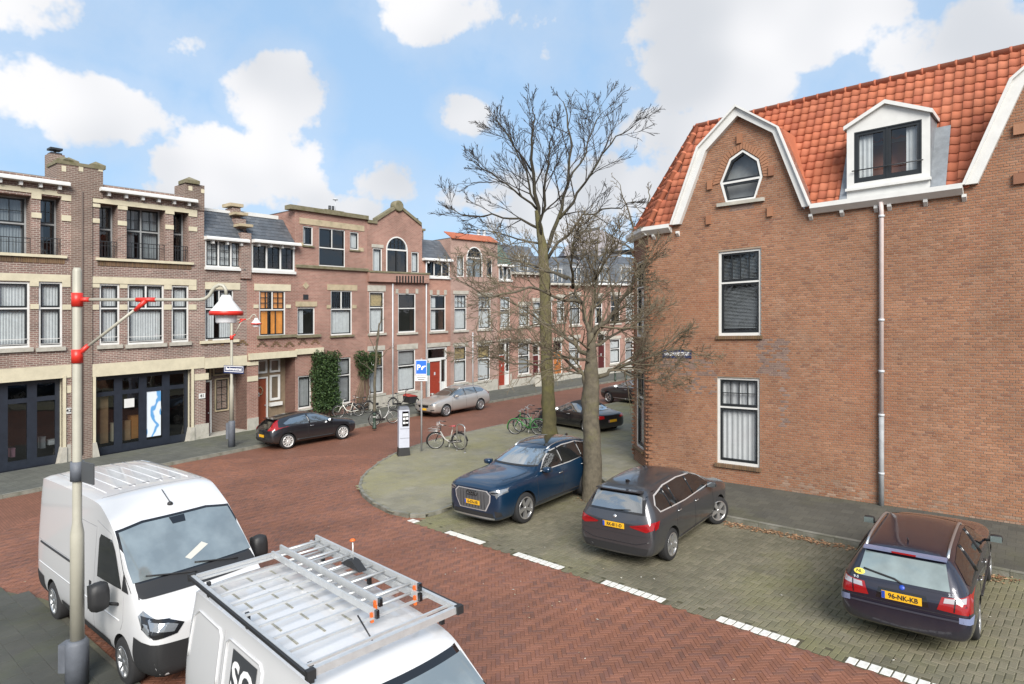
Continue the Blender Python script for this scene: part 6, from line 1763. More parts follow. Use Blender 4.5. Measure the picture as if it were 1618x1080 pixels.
# --- dark blue electric SUV, nose to the road
blue = paint('deep_blue', (.006, .030, .070), .4, .28)
W_ET = [(2.44, .25, .66, .58, .74, .84, .68, .93, .60, .02), (2.37, .20, .82, .57, .88, .90, .85, 1.01, .72, .02), (2.05, .22, .90, .60, .955, .96, .91, 1.06, .76, .05), (1.465, .22, .92, .62, .97, 1.0, .94, 1.10, .77, .06),
        (1.0, .22, .92, .62, .965, 1.01, .935, 1.11, .76, .05), (.80, .22, .92, .62, .965, 1.02, .935, 1.17, .74, .06), (.02, .22, .92, .62, .965, 1.04, .94, 1.53, .60, .07), (-.6, .22, .92, .62, .965, 1.05, .945, 1.59, .60, .06),
        (-1.4, .22, .92, .62, .975, 1.06, .95, 1.56, .58, .06), (-2.02, .24, .92, .62, .96, 1.06, .92, 1.46, .55, .05), (-2.36, .30, .88, .65, .92, 1.02, .88, 1.12, .66, .03), (-2.48, .40, .76, .66, .82, .90, .78, 1.00, .62, .02)]
W_ET = [(t[0], t[1], t[2], t[3] * 1.06, t[4], t[5] * 1.06, t[6], t[7] * 1.065, t[8] + .02, t[9]) for t in W_ET]
c = Car('parked_suv', 'dark blue electric SUV parked nose out beside the near tree', 'car', (.57, 17.88), 4.026, W_ET, blue, {4: .35, 5: .25}, (2.93, .385, .275, .26, .955, 5, 'wide', m_alloy))
et_glass = [(.70, 1.17), (.30, 1.40), (.02, 1.53), (-.6, 1.60), (-1.3, 1.585), (-1.8, 1.47), (-2.02, 1.32), (-1.9, 1.22), (-.6, 1.175)]
c.patch('window_trim', 'side', [(x + (.03 if x > 0 else -.03), z + (.022 if z > 1.2 else -.022)) for x, z in et_glass], m_chrome, .003, mirror=True)
c.patch('side_window', 'side', et_glass, m_cglass, .007, mirror=True)
for x0 in (-.28, -1.25): c.line('window_pillar', 'side', [(x0, 1.17), (x0 - .03, 1.585)], m_gloss, .06, .004, mirror=True)
c.patch('windscreen', 'front', [(-.74, 1.295), (.74, 1.295), (.70, 1.40), (.60, 1.595), (-.60, 1.595), (-.70, 1.40)], m_shield, .006)
c.patch('windscreen_base', 'front', [(-.76, 1.265), (.76, 1.265), (.745, 1.295), (-.745, 1.295)], m_trim, .006)
c.patch('glass_roof', 'top', [(-.10, -.50), (-.10, .50), (-1.7, .48), (-1.7, -.48)], m_gloss, .006)
c.patch('rear_window', 'rear', [(-.64, 1.24), (.64, 1.24), (.54, 1.50), (-.54, 1.50)], m_cglass, .006)
gr_ = [(-.46, .95), (.46, .95), (.57, .86), (.55, .70), (.42, .48), (-.42, .48), (-.55, .70), (-.57, .86)]
c.patch('grille_surround', 'front', [(a * 1.06, .715 + (b - .715) * 1.08) for a, b in gr_], m_chrome, .006)
g = c.patch('grille', 'front', gr_, mat('grille_grey', (.16, .17, .18), .4, metal=.6), .012)
for i in range(-4, 5): c.line('grille_bar', 'front', [(i * .10, .51), (i * .10, .93)], m_trim, .014, .014)
for i in range(4):
    p, nn = c.hit('front', -.12 + i * .08, .87); mb = MB(); pts = [p + nn * .022 + Vector((0, math.cos(t) * .058, math.sin(t) * .058)) for t in [k * 6.2832 / 16 for k in range(16)]]; mb.tube(pts, .009, 5, closed=True); mb.build('emblem_ring', m_gloss, c.root, uvs=False)
c.plate('front', 0, .64, 'G-576-XR')
hl = [(.55, .95), (.66, .99), (.88, 1.02), (.90, .93), (.81, .87), (.77, .80), (.73, .88), (.62, .90)]
for sg in (1, -1):
    q = [(a * sg, b) for a, b in hl]
    if sg < 0: q = q[::-1]
    hh = c.patch('headlamp', 'front', q, m_hlight, .008, step=.04)
    q2 = [(a * sg, b) for a, b in ((.60, .935), (.82, .96), (.82, .93), (.62, .915))]
    c.patch('lamp_insert', 'front', q2 if sg > 0 else q2[::-1], m_gloss, .011, parent=hh, step=.04)
c.patch('front_intake', 'front', [(-.64, .42), (.64, .42), (.68, .32), (-.68, .32)], m_trim, .008); c.patch('bumper_blade', 'front', [(-.70, .315), (.70, .315), (.68, .275), (-.68, .275)], m_satin, .012)
for sg in (1, -1): c.patch('corner_intake', 'front', [(.70 * sg, .50), (.84 * sg, .47), (.84 * sg, .36), (.72 * sg, .33)][::sg], m_trim, .008)
c.line('bonnet_seam', 'top', [(2.0, .62), (1.6, .70), (1.05, .74)], m_trim, .008, .002); c.line('bonnet_seam', 'top', [(2.0, -.62), (1.6, -.70), (1.05, -.74)], m_trim, .008, .002)
for x in (.95, -.22, -1.35): c.line('door_seam', 'side', [(x, 1.13), (x - .02, .6), (x, .34)], m_trim, .008, .001, mirror=True)
c.line('sill_trim', 'side', [(1.0, .40), (-1.0, .40)], m_trim, .03, .0, mirror=True)
c.mirror_('door_mirror', .62, 1.04, 1.2, .16, .24, .15, paint('deep_blue', (0, 0, 0)))
handle(c, -.1, .98); handle(c, -1.2, 1.01); roof_rails(c, .0, -1.9, .56, m_satin); fin(c, -1.75)
# --- dark grey family car with its back to the road
grey = paint('mineral_grey', (.058, .060, .068), .5, .3)
W_BM = [(2.20, .40, .58, .56, .66, .76, .64, .82, .55, .02), (2.10, .26, .74, .55, .82, .85, .78, .92, .66, .02), (1.8, .22, .84, .58, .89, .95, .85, 1.02, .70, .05), (1.39, .22, .85, .60, .90, .99, .87, 1.10, .72, .05),
        (1.10, .22, .85, .60, .90, 1.01, .87, 1.17, .72, .05), (.95, .22, .85, .60, .90, 1.02, .87, 1.24, .70, .05), (.20, .22, .85, .60, .90, 1.03, .875, 1.54, .59, .06), (-.4, .22, .85, .60, .90, 1.04, .88, 1.60, .59, .05),
        (-1.3, .22, .85, .60, .905, 1.05, .885, 1.585, .58, .05), (-1.88, .22, .86, .60, .90, 1.06, .87, 1.54, .57, .05), (-2.02, .24, .86, .62, .89, 1.05, .855, 1.44, .58, .04), (-2.20, .26, .85, .62, .88, .98, .82, 1.08, .64, .02), (-2.30, .28, .80, .56, .84, .80, .77, .90, .60, .01)]
c = Car('parked_hatchback', 'dark grey family hatchback parked with its tail to the road', 'car', (3.57, 15.0), .904, W_BM, grey, {4: .35, 5: .3}, (2.78, .335, .235, .23, .885, 5, 'wide', m_alloy))
bm_glass = [(.92, 1.12), (.55, 1.36), (.15, 1.47), (-.5, 1.52), (-1.2, 1.50), (-1.72, 1.40), (-1.86, 1.24), (-1.78, 1.13), (-.6, 1.095)]
c.patch('window_trim', 'side', [(x + (.028 if x > 0 else -.028), z + (.022 if z > 1.2 else -.022)) for x, z in bm_glass], m_chrome, .003, mirror=True)
c.patch('side_window', 'side', bm_glass, m_cglass, .007, mirror=True)
for x0 in (-.12, -1.02, -1.3): c.line('window_pillar', 'side', [(x0, 1.11), (x0 - .05, 1.48)], m_gloss, .05, .004, mirror=True)
c.patch('windscreen', 'front', [(-.70, 1.24), (.70, 1.24), (.58, 1.52), (-.58, 1.52)], m_shield, .006)
c.patch('rear_window_edge', 'rear', [(-.66, 1.10), (.66, 1.10), (.60, 1.49), (-.60, 1.49)], m_gloss, .005)
c.patch('rear_window', 'rear', [(-.60, 1.14), (.60, 1.14), (.53, 1.44), (-.53, 1.44)], m_cglass2, .010)
p, nn = c.hit('rear', 0, 1.50); mb = MB(); mb.box(p + Vector((-.03, 0, .02)), (.14, 1.06, .025)); mb.build('roof_spoiler', paint('mineral_grey', (0, 0, 0)), c.root, uvs=False, bevel=.01)
c.line('rear_wiper', 'rear', [(.02, 1.13), (-.34, 1.17)], m_trim, .022, .022)
tl_ = [(.36, .88), (.62, .93), (.84, .98), (.84, .84), (.72, .79), (.40, .85)]
for sg in (1, -1):
    q = [(a * sg, b) for a, b in tl_]; t = c.patch('tail_lamp', 'rear', q if sg > 0 else q[::-1], m_tail, .01, step=.04)
    q = [(a * sg, b) for a, b in ((.40, .885), (.80, .915), (.80, .895), (.42, .868))]; c.patch('lamp_strip', 'rear', q if sg > 0 else q[::-1], m_tail2, .014, parent=t, step=.05)
c.patch('tail_lamp_side', 'side', [(-1.92, .98), (-2.14, .97), (-2.14, .82), (-2.02, .84)], m_tail, .008, mirror=True, step=.04)
c.plate('rear', 0, .86, 'RK-811-D')
p, nn = c.hit('rear', 0, 1.02); mb = MB(); mb.lathe([(.001, .012), (.036, .010), (.04, 0)], 16, M=basis(p, (0, -1, 0), nn.cross(Vector((0, -1, 0))))); mb.build('emblem', m_satin, c.root, uvs=False)
c.patch('bumper_lower', 'rear', [(-.76, .46), (.76, .46), (.70, .32), (-.70, .32)], m_trim, .008); c.line('bumper_fold', 'rear', [(-.78, .60), (-.5, .52), (.5, .52), (.78, .60)], m_gloss, .012, .002)
p, nn = c.hit('rear', .55, .36); mb = MB(); mb.tube([p + Vector((.1, 0, 0)), p + Vector((-.03, 0, 0))], .04, 10); mb.build('exhaust', m_rimdark, c.root, uvs=False)
for x in (.95, -.12, -1.12): c.line('door_seam', 'side', [(x, 1.06), (x, .6), (x + .02, .32)], m_trim, .008, .001, mirror=True)
c.line('hatch_seam', 'rear', [(-.80, 1.0), (-.78, .70), (.78, .70), (.80, 1.0)], m_trim, .008, .001)
c.line('sill_trim', 'side', [(.95, .38), (-.95, .38)], m_trim, .03, .0, mirror=True)
c.mirror_('door_mirror', .72, .96, 1.14, .13, .22, .15, m_chrome if 0 else paint('mineral_grey', (0, 0, 0)))
handle(c, -.05, .95); handle(c, -1.0, .97); fin(c, -1.6)
for sx, sy, w in c.wheels:
    if sx > 0: w.rotation_euler = Euler((0, w.rotation_euler.y, (0 if sy > 0 else math.pi) - .45))
# --- very dark blue estate car
navy = paint('midnight_blue', (.010, .011, .024), .25, .32)
W_SA = [(2.40, .40, .58, .54, .68, .66, .64, .72, .55, .02), (2.30, .26, .74, .54, .84, .72, .78, .80, .66, .02), (1.9, .20, .83, .56, .89, .80, .84, .88, .70, .04), (1.35, .20, .84, .56, .895, .86, .85, .95, .72, .04),
        (.95, .20, .84, .56, .895, .89, .855, 1.00, .72, .04), (.80, .20, .84, .56, .895, .90, .855, 1.06, .70, .04), (.10, .20, .84, .56, .895, .92, .86, 1.39, .57, .05), (-.5, .20, .84, .56, .895, .93, .86, 1.44, .575, .04),
        (-1.4, .20, .84, .56, .895, .94, .86, 1.43, .57, .04), (-1.98, .22, .84, .56, .89, .95, .85, 1.40, .56, .04), (-2.08, .24, .84, .56, .885, .94, .84, 1.33, .57, .03), (-2.36, .28, .83, .58, .87, .88, .81, .98, .66, .02), (-2.45, .36, .76, .56, .82, .74, .76, .82, .64, .01)]
c = Car('parked_estate_car', 'very dark blue estate car with silver roof rails and pale rear window', 'car', (7.44, 11.37), .874, W_SA, navy, {4: .35, 5: .35}, (2.70, .31, .21, .215, .87, 5, 'thin', m_alloy))
sa_glass = [(.78, .98), (.40, 1.20), (.08, 1.32), (-.5, 1.37), (-1.3, 1.36), (-1.86, 1.30), (-2.02, 1.05), (-1.9, .99), (-.6, .965)]
c.patch('side_window', 'side', sa_glass, m_cglass, .006, mirror=True)
for x0 in (-.16, -1.12): c.line('window_pillar', 'side', [(x0, .975), (x0 - .04, 1.35)], m_gloss, .06, .005, mirror=True)
c.patch('windscreen', 'front', [(-.69, 1.06), (.69, 1.06), (.56, 1.37), (-.56, 1.37)], m_shield, .006)
c.patch('rear_window_edge', 'rear', [(-.70, .965), (.70, .965), (.60, 1.36), (-.60, 1.36)], navy, .004)
c.patch('rear_window', 'rear', [(-.60, 1.0), (.60, 1.0), (.53, 1.31), (-.53, 1.31)], reflector('hazy_rear_glass', (.17, .215, .215), .10, .1), .010)
p, nn = c.hit('rear', 0, 1.365); mb = MB(); mb.box(p + Vector((-.02, 0, .015)), (.13, 1.10, .03)); sp_ = mb.build('roof_spoiler', mat('pale_blue_paint', (.16, .19, .30), .3, coat=.5), c.root, uvs=False, bevel=.012)
mb = MB(); mb.box(p + Vector((-.08, 0, .015)), (.02, .32, .026)); mb.build('brake_lamp', m_tail, sp_, uvs=False)
c.line('rear_wiper', 'rear', [(0, .99), (.10, 1.03), (.52, 1.09)], m_trim, .026, .022)
p, nn = c.hit('rear', .58, 1.04); mb = MB(); M = basis(p + nn * .014, (0, -1, 0), nn.cross(Vector((0, -1, 0)))); mb.lathe([(.001, .003), (.075, .003), (.08, 0)], 20, M=M @ Matrix.Diagonal((1, .62, 1, 1))); st_k = mb.build('country_sticker', mat('sticker_yellow', (.75, .6, .08), .5), c.root, uvs=False)
put_text('lettering', 'NL', .07, M @ Matrix.Translation((0, 0, .004)), m_print, st_k, True)
for sg in (1, -1):
    q = [(a * sg, b) for a, b in ((.44, .76), (.50, .93), (.84, .95), (.85, .73))]; t = c.patch('tail_lamp', 'rear', q if sg > 0 else q[::-1], m_tail, .010, step=.05)
    q = [(a * sg, b) for a, b in ((.52, .86), (.535, .92), (.78, .935), (.78, .875))]; c.patch('lamp_clear', 'rear', q if sg > 0 else q[::-1], m_clear, .014, parent=t, step=.05)
    q = [(a * sg, b) for a, b in ((.64, .76), (.655, .93), (.67, .93), (.655, .76))]; c.patch('lamp_split', 'rear', q if sg > 0 else q[::-1], m_gloss, .017, parent=t, step=.05)
    q = [(a * sg, b) for a, b in ((.70, .70), (.70, .615), (.85, .60), (.86, .69))]; c.patch('bumper_end', 'rear', q if sg > 0 else q[::-1], mat('pale_blue_paint', (0, 0, 0)), .012, step=.05)
c.patch('tail_lamp_side', 'side', [(-2.14, .94), (-2.33, .92), (-2.36, .74), (-2.2, .74)], m_tail, .008, mirror=True, step=.05)
c.plate('rear', 0, .82, '96-NK-KB', .52, .115)
c.patch('plate_recess', 'rear', [(-.34, .75), (.34, .75), (.31, .90), (-.31, .90)], m_gloss, .004)
p, nn = c.hit('rear', 0, .945); mb = MB(); mb.lathe([(.001, .012), (.036, .010), (.04, 0)], 16, M=basis(p, (0, -1, 0), nn.cross(Vector((0, -1, 0))))); mb.build('emblem', m_eu, c.root, uvs=False)
for yy, tx in ((.62, '9-5'), (-.62, '2.3t')):
    p, nn = c.hit('rear', yy, .965); put_text('badge', tx, .055, basis(p + nn * .008, (0, -1, 0), nn.cross(Vector((0, -1, 0)))), m_chrome, c.root, True)
c.patch('bumper_strip', 'rear', [(-.82, .655), (.82, .655), (.82, .625), (-.82, .625)], mat('bumper_grey', (.035, .035, .05), .5), .012)
c.line('hatch_seam', 'rear', [(-.78, .98), (-.72, .70), (.72, .70), (.78, .98)], m_trim, .008, .001)
for x in (.92, -.16, -1.12): c.line('door_seam', 'side', [(x, .95), (x, .6), (x, .3)], m_trim, .008, .001, mirror=True)
c.line('side_moulding', 'side', [(1.0, .56), (-1.0, .56)], m_trim, .035, .004, mirror=True)
c.mirror_('door_mirror', .68, 1.0, 1.0, .12, .20, .13, m_trim, mat('mirror_pale', (.2, .25, .25), .15, metal=.4)); handle(c, -.1, .83); handle(c, -1.05, .85); roof_rails(c, .05, -1.95, .545, m_satin, .05, .02)
p, nn = c.hit('top', -1.7, 0); mb = MB(); mb.tube([p, p + Vector((-.03, 0, .06))], .01, 6); mb.build('roof_aerial', m_trim, c.root, uvs=False)
# --- black three-door hatchback across the street
blackp = paint('black_car', (.010, .010, .013), .1, .3)
W_C3 = [(2.12, .38, .58, .52, .66, .66, .62, .72, .52, .02), (2.02, .24, .74, .52, .82, .74, .77, .80, .64, .02), (1.7, .20, .82, .56, .885, .82, .84, .88, .70, .04), (1.32, .20, .83, .56, .89, .87, .85, .95, .72, .04),
        (1.0, .20, .83, .56, .885, .89, .855, 1.00, .72, .04), (.82, .20, .83, .56, .885, .90, .855, 1.07, .70, .04), (.12, .20, .83, .56, .885, .92, .855, 1.38, .57, .05), (-.4, .20, .83, .56, .885, .94, .86, 1.41, .56, .04),
        (-1.1, .20, .83, .56, .89, .98, .865, 1.36, .54, .04), (-1.66, .22, .83, .56, .885, 1.0, .84, 1.27, .52, .03), (-1.95, .28, .82, .56, .86, .92, .78, 1.0, .58, .02), (-2.10, .36, .74, .56, .80, .76, .72, .82, .56, .01)]
c = Car('parked_hatchback', 'black three-door hatchback with tall red tail lamps outside the porch houses', 'car', (-9.28, 28.71), .79, W_C3, blackp, {4: .35, 5: .3}, (2.64, .325, .235, .22, .88, 10, 'thin', mat('pale_alloy', (.7, .7, .68), .35, metal=.5)))
c.patch('side_window', 'side', [(.80, .99), (.42, 1.20), (.08, 1.31), (-.4, 1.335), (-1.1, 1.26), (-1.45, 1.10), (-1.38, 1.04), (-.5, .985)], m_cglass2, .006, mirror=True)
c.line('window_pillar', 'side', [(-.28, .99), (-.34, 1.33)], m_gloss, .07, .005, mirror=True)
c.patch('windscreen', 'front', [(-.69, 1.07), (.69, 1.07), (.56, 1.36), (-.56, 1.36)], m_shield, .006)
c.patch('rear_glass', 'rear', [(-.50, .88), (.50, .88), (.56, 1.0), (.47, 1.24), (-.47, 1.24), (-.56, 1.0)], m_gloss, .008)
p, nn = c.hit('rear', 0, 1.26); mb = MB(); mb.box(p + Vector((-.06, 0, .02)), (.2, 1.0, .025)); mb.build('roof_spoiler', blackp, c.root, uvs=False, bevel=.01)
for sg in (1, -1):
    q = [(a * sg, b) for a, b in ((.52, .84), (.58, 1.0), (.49, 1.22), (.55, 1.23), (.70, 1.0), (.84, .96), (.82, .86))]; c.patch('tail_lamp', 'rear', q if sg > 0 else q[::-1], m_tail, .010, step=.05)
c.patch('tail_lamp_side', 'side', [(-1.62, 1.22), (-1.74, 1.2), (-1.92, 1.0), (-2.0, .88), (-1.72, .90), (-1.70, 1.02)], m_tail, .008, mirror=True, step=.05)
c.plate('rear', 0, .60, '', .50, .11)
c.patch('lower_skirt', 'rear', [(-.80, .46), (.80, .46), (.74, .30), (-.74, .30)], m_trim, .008)
c.line('sill_trim', 'side', [(.95, .34), (-.95, .34)], m_trim, .07, .0, mirror=True)
for x in (.86, -.38): c.line('door_seam', 'side', [(x, .96), (x, .6), (x, .32)], m_trim, .008, .001, mirror=True)
c.mirror_('door_mirror', .66, .97, 1.02, .13, .2, .13, m_gloss); handle(c, -.2, .86)
for sg in (1, -1): c.patch('headlamp', 'front', [(.46 * sg, .66), (.60 * sg, .76), (.76 * sg, .78), (.74 * sg, .68)][::sg], m_hlight, .008, step=.05)
# --- silver estate car across the street
silver = paint('pale_silver', (.46, .43, .40), .55, .35)
W_V6 = [(2.28, .40, .56, .54, .66, .68, .62, .74, .54, .02), (2.20, .24, .76, .54, .84, .76, .78, .83, .66, .02), (1.85, .20, .86, .56, .915, .84, .86, .92, .72, .05), (1.39, .20, .87, .56, .93, .89, .88, .98, .74, .05),
        (1.0, .20, .87, .56, .925, .92, .885, 1.02, .74, .05), (.80, .20, .87, .56, .925, .93, .885, 1.08, .72, .05), (.05, .20, .87, .56, .925, .96, .885, 1.41, .58, .06), (-.5, .20, .87, .56, .925, .98, .89, 1.45, .58, .05),
        (-1.3, .20, .87, .56, .93, 1.01, .89, 1.43, .56, .05), (-1.95, .22, .87, .56, .92, 1.03, .86, 1.34, .52, .04), (-2.22, .28, .85, .56, .89, .98, .82, 1.05, .60, .02), (-2.36, .36, .76, .56, .82, .80, .74, .88, .58, .01)]
c = Car('parked_estate_car', 'silver estate car parked in front of the red front door', 'car', (-3.40, 36.59), 4.015, W_V6, silver, {4: .4, 5: .3}, (2.776, .33, .235, .22, .92, 10, 'thin', m_alloy))
v_glass = [(.80, 1.02), (.40, 1.24), (.05, 1.345), (-.5, 1.385), (-1.2, 1.36), (-1.75, 1.26), (-1.9, 1.16), (-1.7, 1.09), (-.5, 1.02)]
c.patch('side_window', 'side', v_glass, m_cglass2, .006, mirror=True)
for x0 in (-.2, -1.1): c.line('window_pillar', 'side', [(x0, 1.03), (x0 - .04, 1.37)], m_gloss, .06, .005, mirror=True)
c.patch('windscreen', 'front', [(-.71, 1.08), (.71, 1.08), (.57, 1.39), (-.57, 1.39)], reflector('dark_windscreen', (.05, .05, .045), .12), .006)
c.patch('grille', 'front', [(-.42, .70), (.42, .70), (.36, .56), (-.36, .56)], m_gloss, .008); c.patch('lower_grille', 'front', [(-.60, .36), (.60, .36), (.56, .26), (-.56, .26)], m_trim, .008)
for sg in (1, -1):
    c.patch('headlamp', 'front', [(.46 * sg, .66), (.60 * sg, .78), (.80 * sg, .82), (.78 * sg, .70)][::sg], m_hlight, .008, step=.05); c.patch('fog_slot', 'front', [(.52 * sg, .44), (.76 * sg, .46), (.76 * sg, .41), (.54 * sg, .39)][::sg], m_trim, .008, step=.05)
c.plate('front', 0, .47, '', .5, .11)
c.patch('tail_lamp_side', 'side', [(-2.02, 1.12), (-2.14, 1.1), (-2.24, .88), (-2.14, .88)], m_tail, .008, mirror=True, step=.05)
for x in (.9, -.2, -1.12): c.line('door_seam', 'side', [(x, 1.0), (x, .6), (x, .32)], m_trim, .008, .001, mirror=True)
c.mirror_('door_mirror', .66, 1.0, 1.06, .14, .22, .14, silver); handle(c, -.1, .90); handle(c, -1.05, .93); roof_rails(c, .0, -1.85, .52, m_satin, .03, .014)
# --- black convertible behind the tree, soft top up
W_CV = [(2.20, .38, .56, .52, .64, .62, .60, .68, .52, .02), (2.10, .24, .74, .52, .80, .70, .75, .76, .62, .02), (1.7, .20, .82, .54, .87, .78, .82, .85, .68, .04), (1.3, .20, .83, .54, .88, .83, .84, .91, .70, .04),
        (.90, .20, .83, .54, .875, .86, .845, .97, .70, .04), (.70, .20, .83, .54, .875, .87, .845, 1.03, .68, .04), (.0, .20, .83, .54, .875, .88, .845, 1.33, .55, .05), (-.5, .20, .83, .54, .875, .89, .845, 1.36, .54, .04),
        (-1.05, .20, .83, .54, .88, .90, .85, 1.22, .52, .04), (-1.45, .22, .83, .54, .88, .90, .84, 1.0, .60, .03), (-2.0, .24, .82, .54, .865, .88, .80, .95, .64, .02), (-2.18, .34, .76, .54, .81, .76, .74, .84, .6, .01)]
c = Car('parked_convertible', 'black convertible with soft top parked behind the two tree trunks', 'car', (3.18, 29.7), 2.20, W_CV, blackp, {4: .4, 5: .3}, (2.69, .32, .225, .22, .87, 5, 'thin', m_alloy))
c.patch('soft_top', 'top', [(.02, -.55), (.02, .55), (-1.0, .54), (-1.25, .50), (-1.25, -.50), (-1.0, -.54)], mat('soft_top_cloth', (.02, .02, .021), .9, bump=.2), .006)
c.patch('side_window', 'side', [(.66, .94), (.30, 1.16), (.0, 1.26), (-.5, 1.28), (-.95, 1.12), (-1.0, .94)], m_cglass2, .006, mirror=True)
c.patch('rear_window', 'rear', [(-.42, 1.02), (.42, 1.02), (.36, 1.17), (-.36, 1.17)], m_shield, .012)
c.patch('windscreen', 'front', [(-.67, 1.03), (.67, 1.03), (.54, 1.31), (-.54, 1.31)], m_shield, .006)
for sg in (1, -1):
    q = [(a * sg, b) for a, b in ((.46, .72), (.48, .84), (.80, .88), (.80, .72))]; c.patch('tail_lamp', 'rear', q if sg > 0 else q[::-1], m_tail, .010, step=.05)
c.patch('tail_lamp_side', 'side', [(-1.92, .86), (-2.10, .84), (-2.1, .72), (-2.0, .72)], m_tail, .008, mirror=True, step=.05)
c.plate('rear', 0, .60, '', .5, .11); c.mirror_('door_mirror', .55, .96, .98, .13, .2, .13, m_gloss); handle(c, -.2, .82)
for x in (.75, -.5): c.line('door_seam', 'side', [(x, .88), (x, .32)], m_trim, .008, .001, mirror=True)
# --- black saloon farther along, partly hidden by the corner house
c = Car('parked_saloon', 'black saloon parked beyond the convertible, half hidden by the corner house', 'car', (7.35, 37.6), 2.17, W_V6, blackp, {4: .4, 5: .3}, (2.776, .33, .235, .22, .92, 5, 'thin', m_alloy))
c.patch('side_window', 'side', v_glass, m_cglass2, .006, mirror=True); c.patch('windscreen', 'front', [(-.71, 1.08), (.71, 1.08), (.57, 1.39), (-.57, 1.39)], m_shield, .006)
c.line('window_edge', 'side', [(.85, 1.0), (-1.8, 1.06)], m_chrome, .025, .006, mirror=True); c.line('sill_trim', 'side', [(.95, .36), (-.95, .36)], m_satin, .03, .004, mirror=True)
for sg in (1, -1): c.patch('headlamp', 'front', [(.46 * sg, .66), (.60 * sg, .78), (.80 * sg, .82), (.78 * sg, .70)][::sg], m_hlight, .008, step=.05)
c.mirror_('door_mirror', .66, 1.0, 1.06, .14, .22, .14, m_chrome); handle(c, -.1, .9)
# --- tall white panel van
whitev = paint('van_white', (.56, .56, .565), .0, .35)
W_DU = [(2.70, .36, .76, .60, .84, .90, .80, 1.00, .72, .02), (2.62, .27, .92, .60, .98, 1.0, .93, 1.10, .82, .03), (2.25, .27, .98, .60, 1.03, 1.08, .97, 1.26, .87, .05), (1.98, .27, .98, .60, 1.035, 1.14, .98, 1.39, .92, .05),
        (1.90, .27, .98, .60, 1.035, 1.16, .985, 1.47, .93, .05), (1.22, .27, .98, .60, 1.035, 1.25, 1.0, 2.10, .905, .06), (1.10, .27, .98, .60, 1.035, 1.25, 1.0, 2.19, .90, .06), (.62, .27, .98, .60, 1.035, 1.25, 1.01, 2.45, .895, .05), (.40, .27, .98, .60, 1.035, 1.25, 1.01, 2.50, .90, .04),
        (-1.0, .27, .98, .60, 1.035, 1.25, 1.01, 2.51, .905, .04), (-2.55, .27, .98, .60, 1.035, 1.25, 1.01, 2.49, .905, .04), (-2.70, .30, .97, .60, 1.02, 1.25, 1.0, 2.46, .885, .04), (-2.76, .38, .93, .60, .97, 1.25, .96, 2.38, .85, .03)]
c = Car('panel_van', 'tall white panel van with black bumper parked under the street lamp', 'van', (-6.39, 11.22), -.70, W_DU, whitev, {4: .2, 5: .62}, (3.45, .345, .22, .23, 1.02, 8, 'thin', m_satin), arch=.06)
c.patch('windscreen_edge', 'front', [(-.94, 1.37), (.94, 1.37), (.935, 1.60), (.885, 2.13), (.5, 2.19), (-.5, 2.19), (-.885, 2.13), (-.935, 1.60)], m_gloss, .004)
ws = c.patch('windscreen', 'front', [(-.90, 1.49), (.90, 1.49), (.90, 1.66), (.85, 2.10), (.5, 2.155), (-.5, 2.155), (-.85, 2.10), (-.90, 1.66)], m_vshield, .010)
c.patch('cowl', 'front', [(-.90, 1.31), (.90, 1.31), (.88, 1.47), (-.88, 1.47)], m_trim, .010)
for y0, y1 in ((-.05, -.72), (.62, -.02)): c.line('wiper', 'front', [(y0, 1.42), (y1, 1.53)], m_trim, .022, .025)
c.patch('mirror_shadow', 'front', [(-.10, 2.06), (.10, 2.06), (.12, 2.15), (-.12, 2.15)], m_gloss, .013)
c.patch('side_window', 'side', [(1.62, 1.37), (1.30, 1.86), (1.14, 2.0), (.72, 2.02), (.66, 1.94), (.66, 1.36)], m_cglass, .007, mirror=True)
c.patch('quarter_panel', 'side', [(1.86, 1.35), (1.64, 1.62), (1.64, 1.36)], m_trim, .007, mirror=True)
c.patch('bumper', 'front', [(-.98, .82), (-.5, .78), (.5, .78), (.98, .82), (1.0, .26), (-1.0, .26)], m_trim, .012)
c.patch('bumper_side', 'side', [(2.64, .80), (2.16, .84), (2.14, .60), (2.18, .30), (2.64, .30)], m_trim, .012, mirror=True)
for sg in (1, -1):
    q = [(.52 * sg, 1.02), (.70 * sg, 1.10), (.93 * sg, 1.14), (.96 * sg, .98), (.90 * sg, .88), (.62 * sg, .90)]; hh = c.patch('headlamp', 'front', q if sg > 0 else q[::-1], m_gloss, .012, step=.05)
    q = [(.60 * sg, 1.02), (.72 * sg, 1.06), (.90 * sg, 1.09), (.91 * sg, .99), (.66 * sg, .94)]; c.patch('lamp_lens', 'front', q if sg > 0 else q[::-1], m_hlight, .017, parent=hh, step=.05)
c.patch('headlamp_side', 'side', [(2.56, .90), (2.60, 1.10), (2.26, 1.20), (2.20, 1.12), (2.36, .98)], m_hlight, .010, mirror=True, step=.05)
c.patch('sill_panel', 'side', [(1.20, .52), (-1.20, .52), (-1.20, .28), (1.20, .28)], m_trim, .010, mirror=True); c.patch('rear_corner', 'side', [(-2.24, .70), (-2.72, .74), (-2.72, .34), (-2.2, .34)], m_trim, .010, mirror=True)
for pts in ([(.52, 2.10), (.52, .5)], [(1.72, 1.30), (1.75, .95), (1.5, .5)], [(-.62, 2.10), (-.62, .5)], [(.52, 2.10), (-.62, 2.10)], [(.52, 2.2), (1.1, 2.08), (1.72, 1.36)], [(-.7, 1.34), (-2.7, 1.34)]): c.line('panel_seam', 'side', pts, mat('seam_grey', (.22, .22, .23), .6), .009, .0, mirror=True)
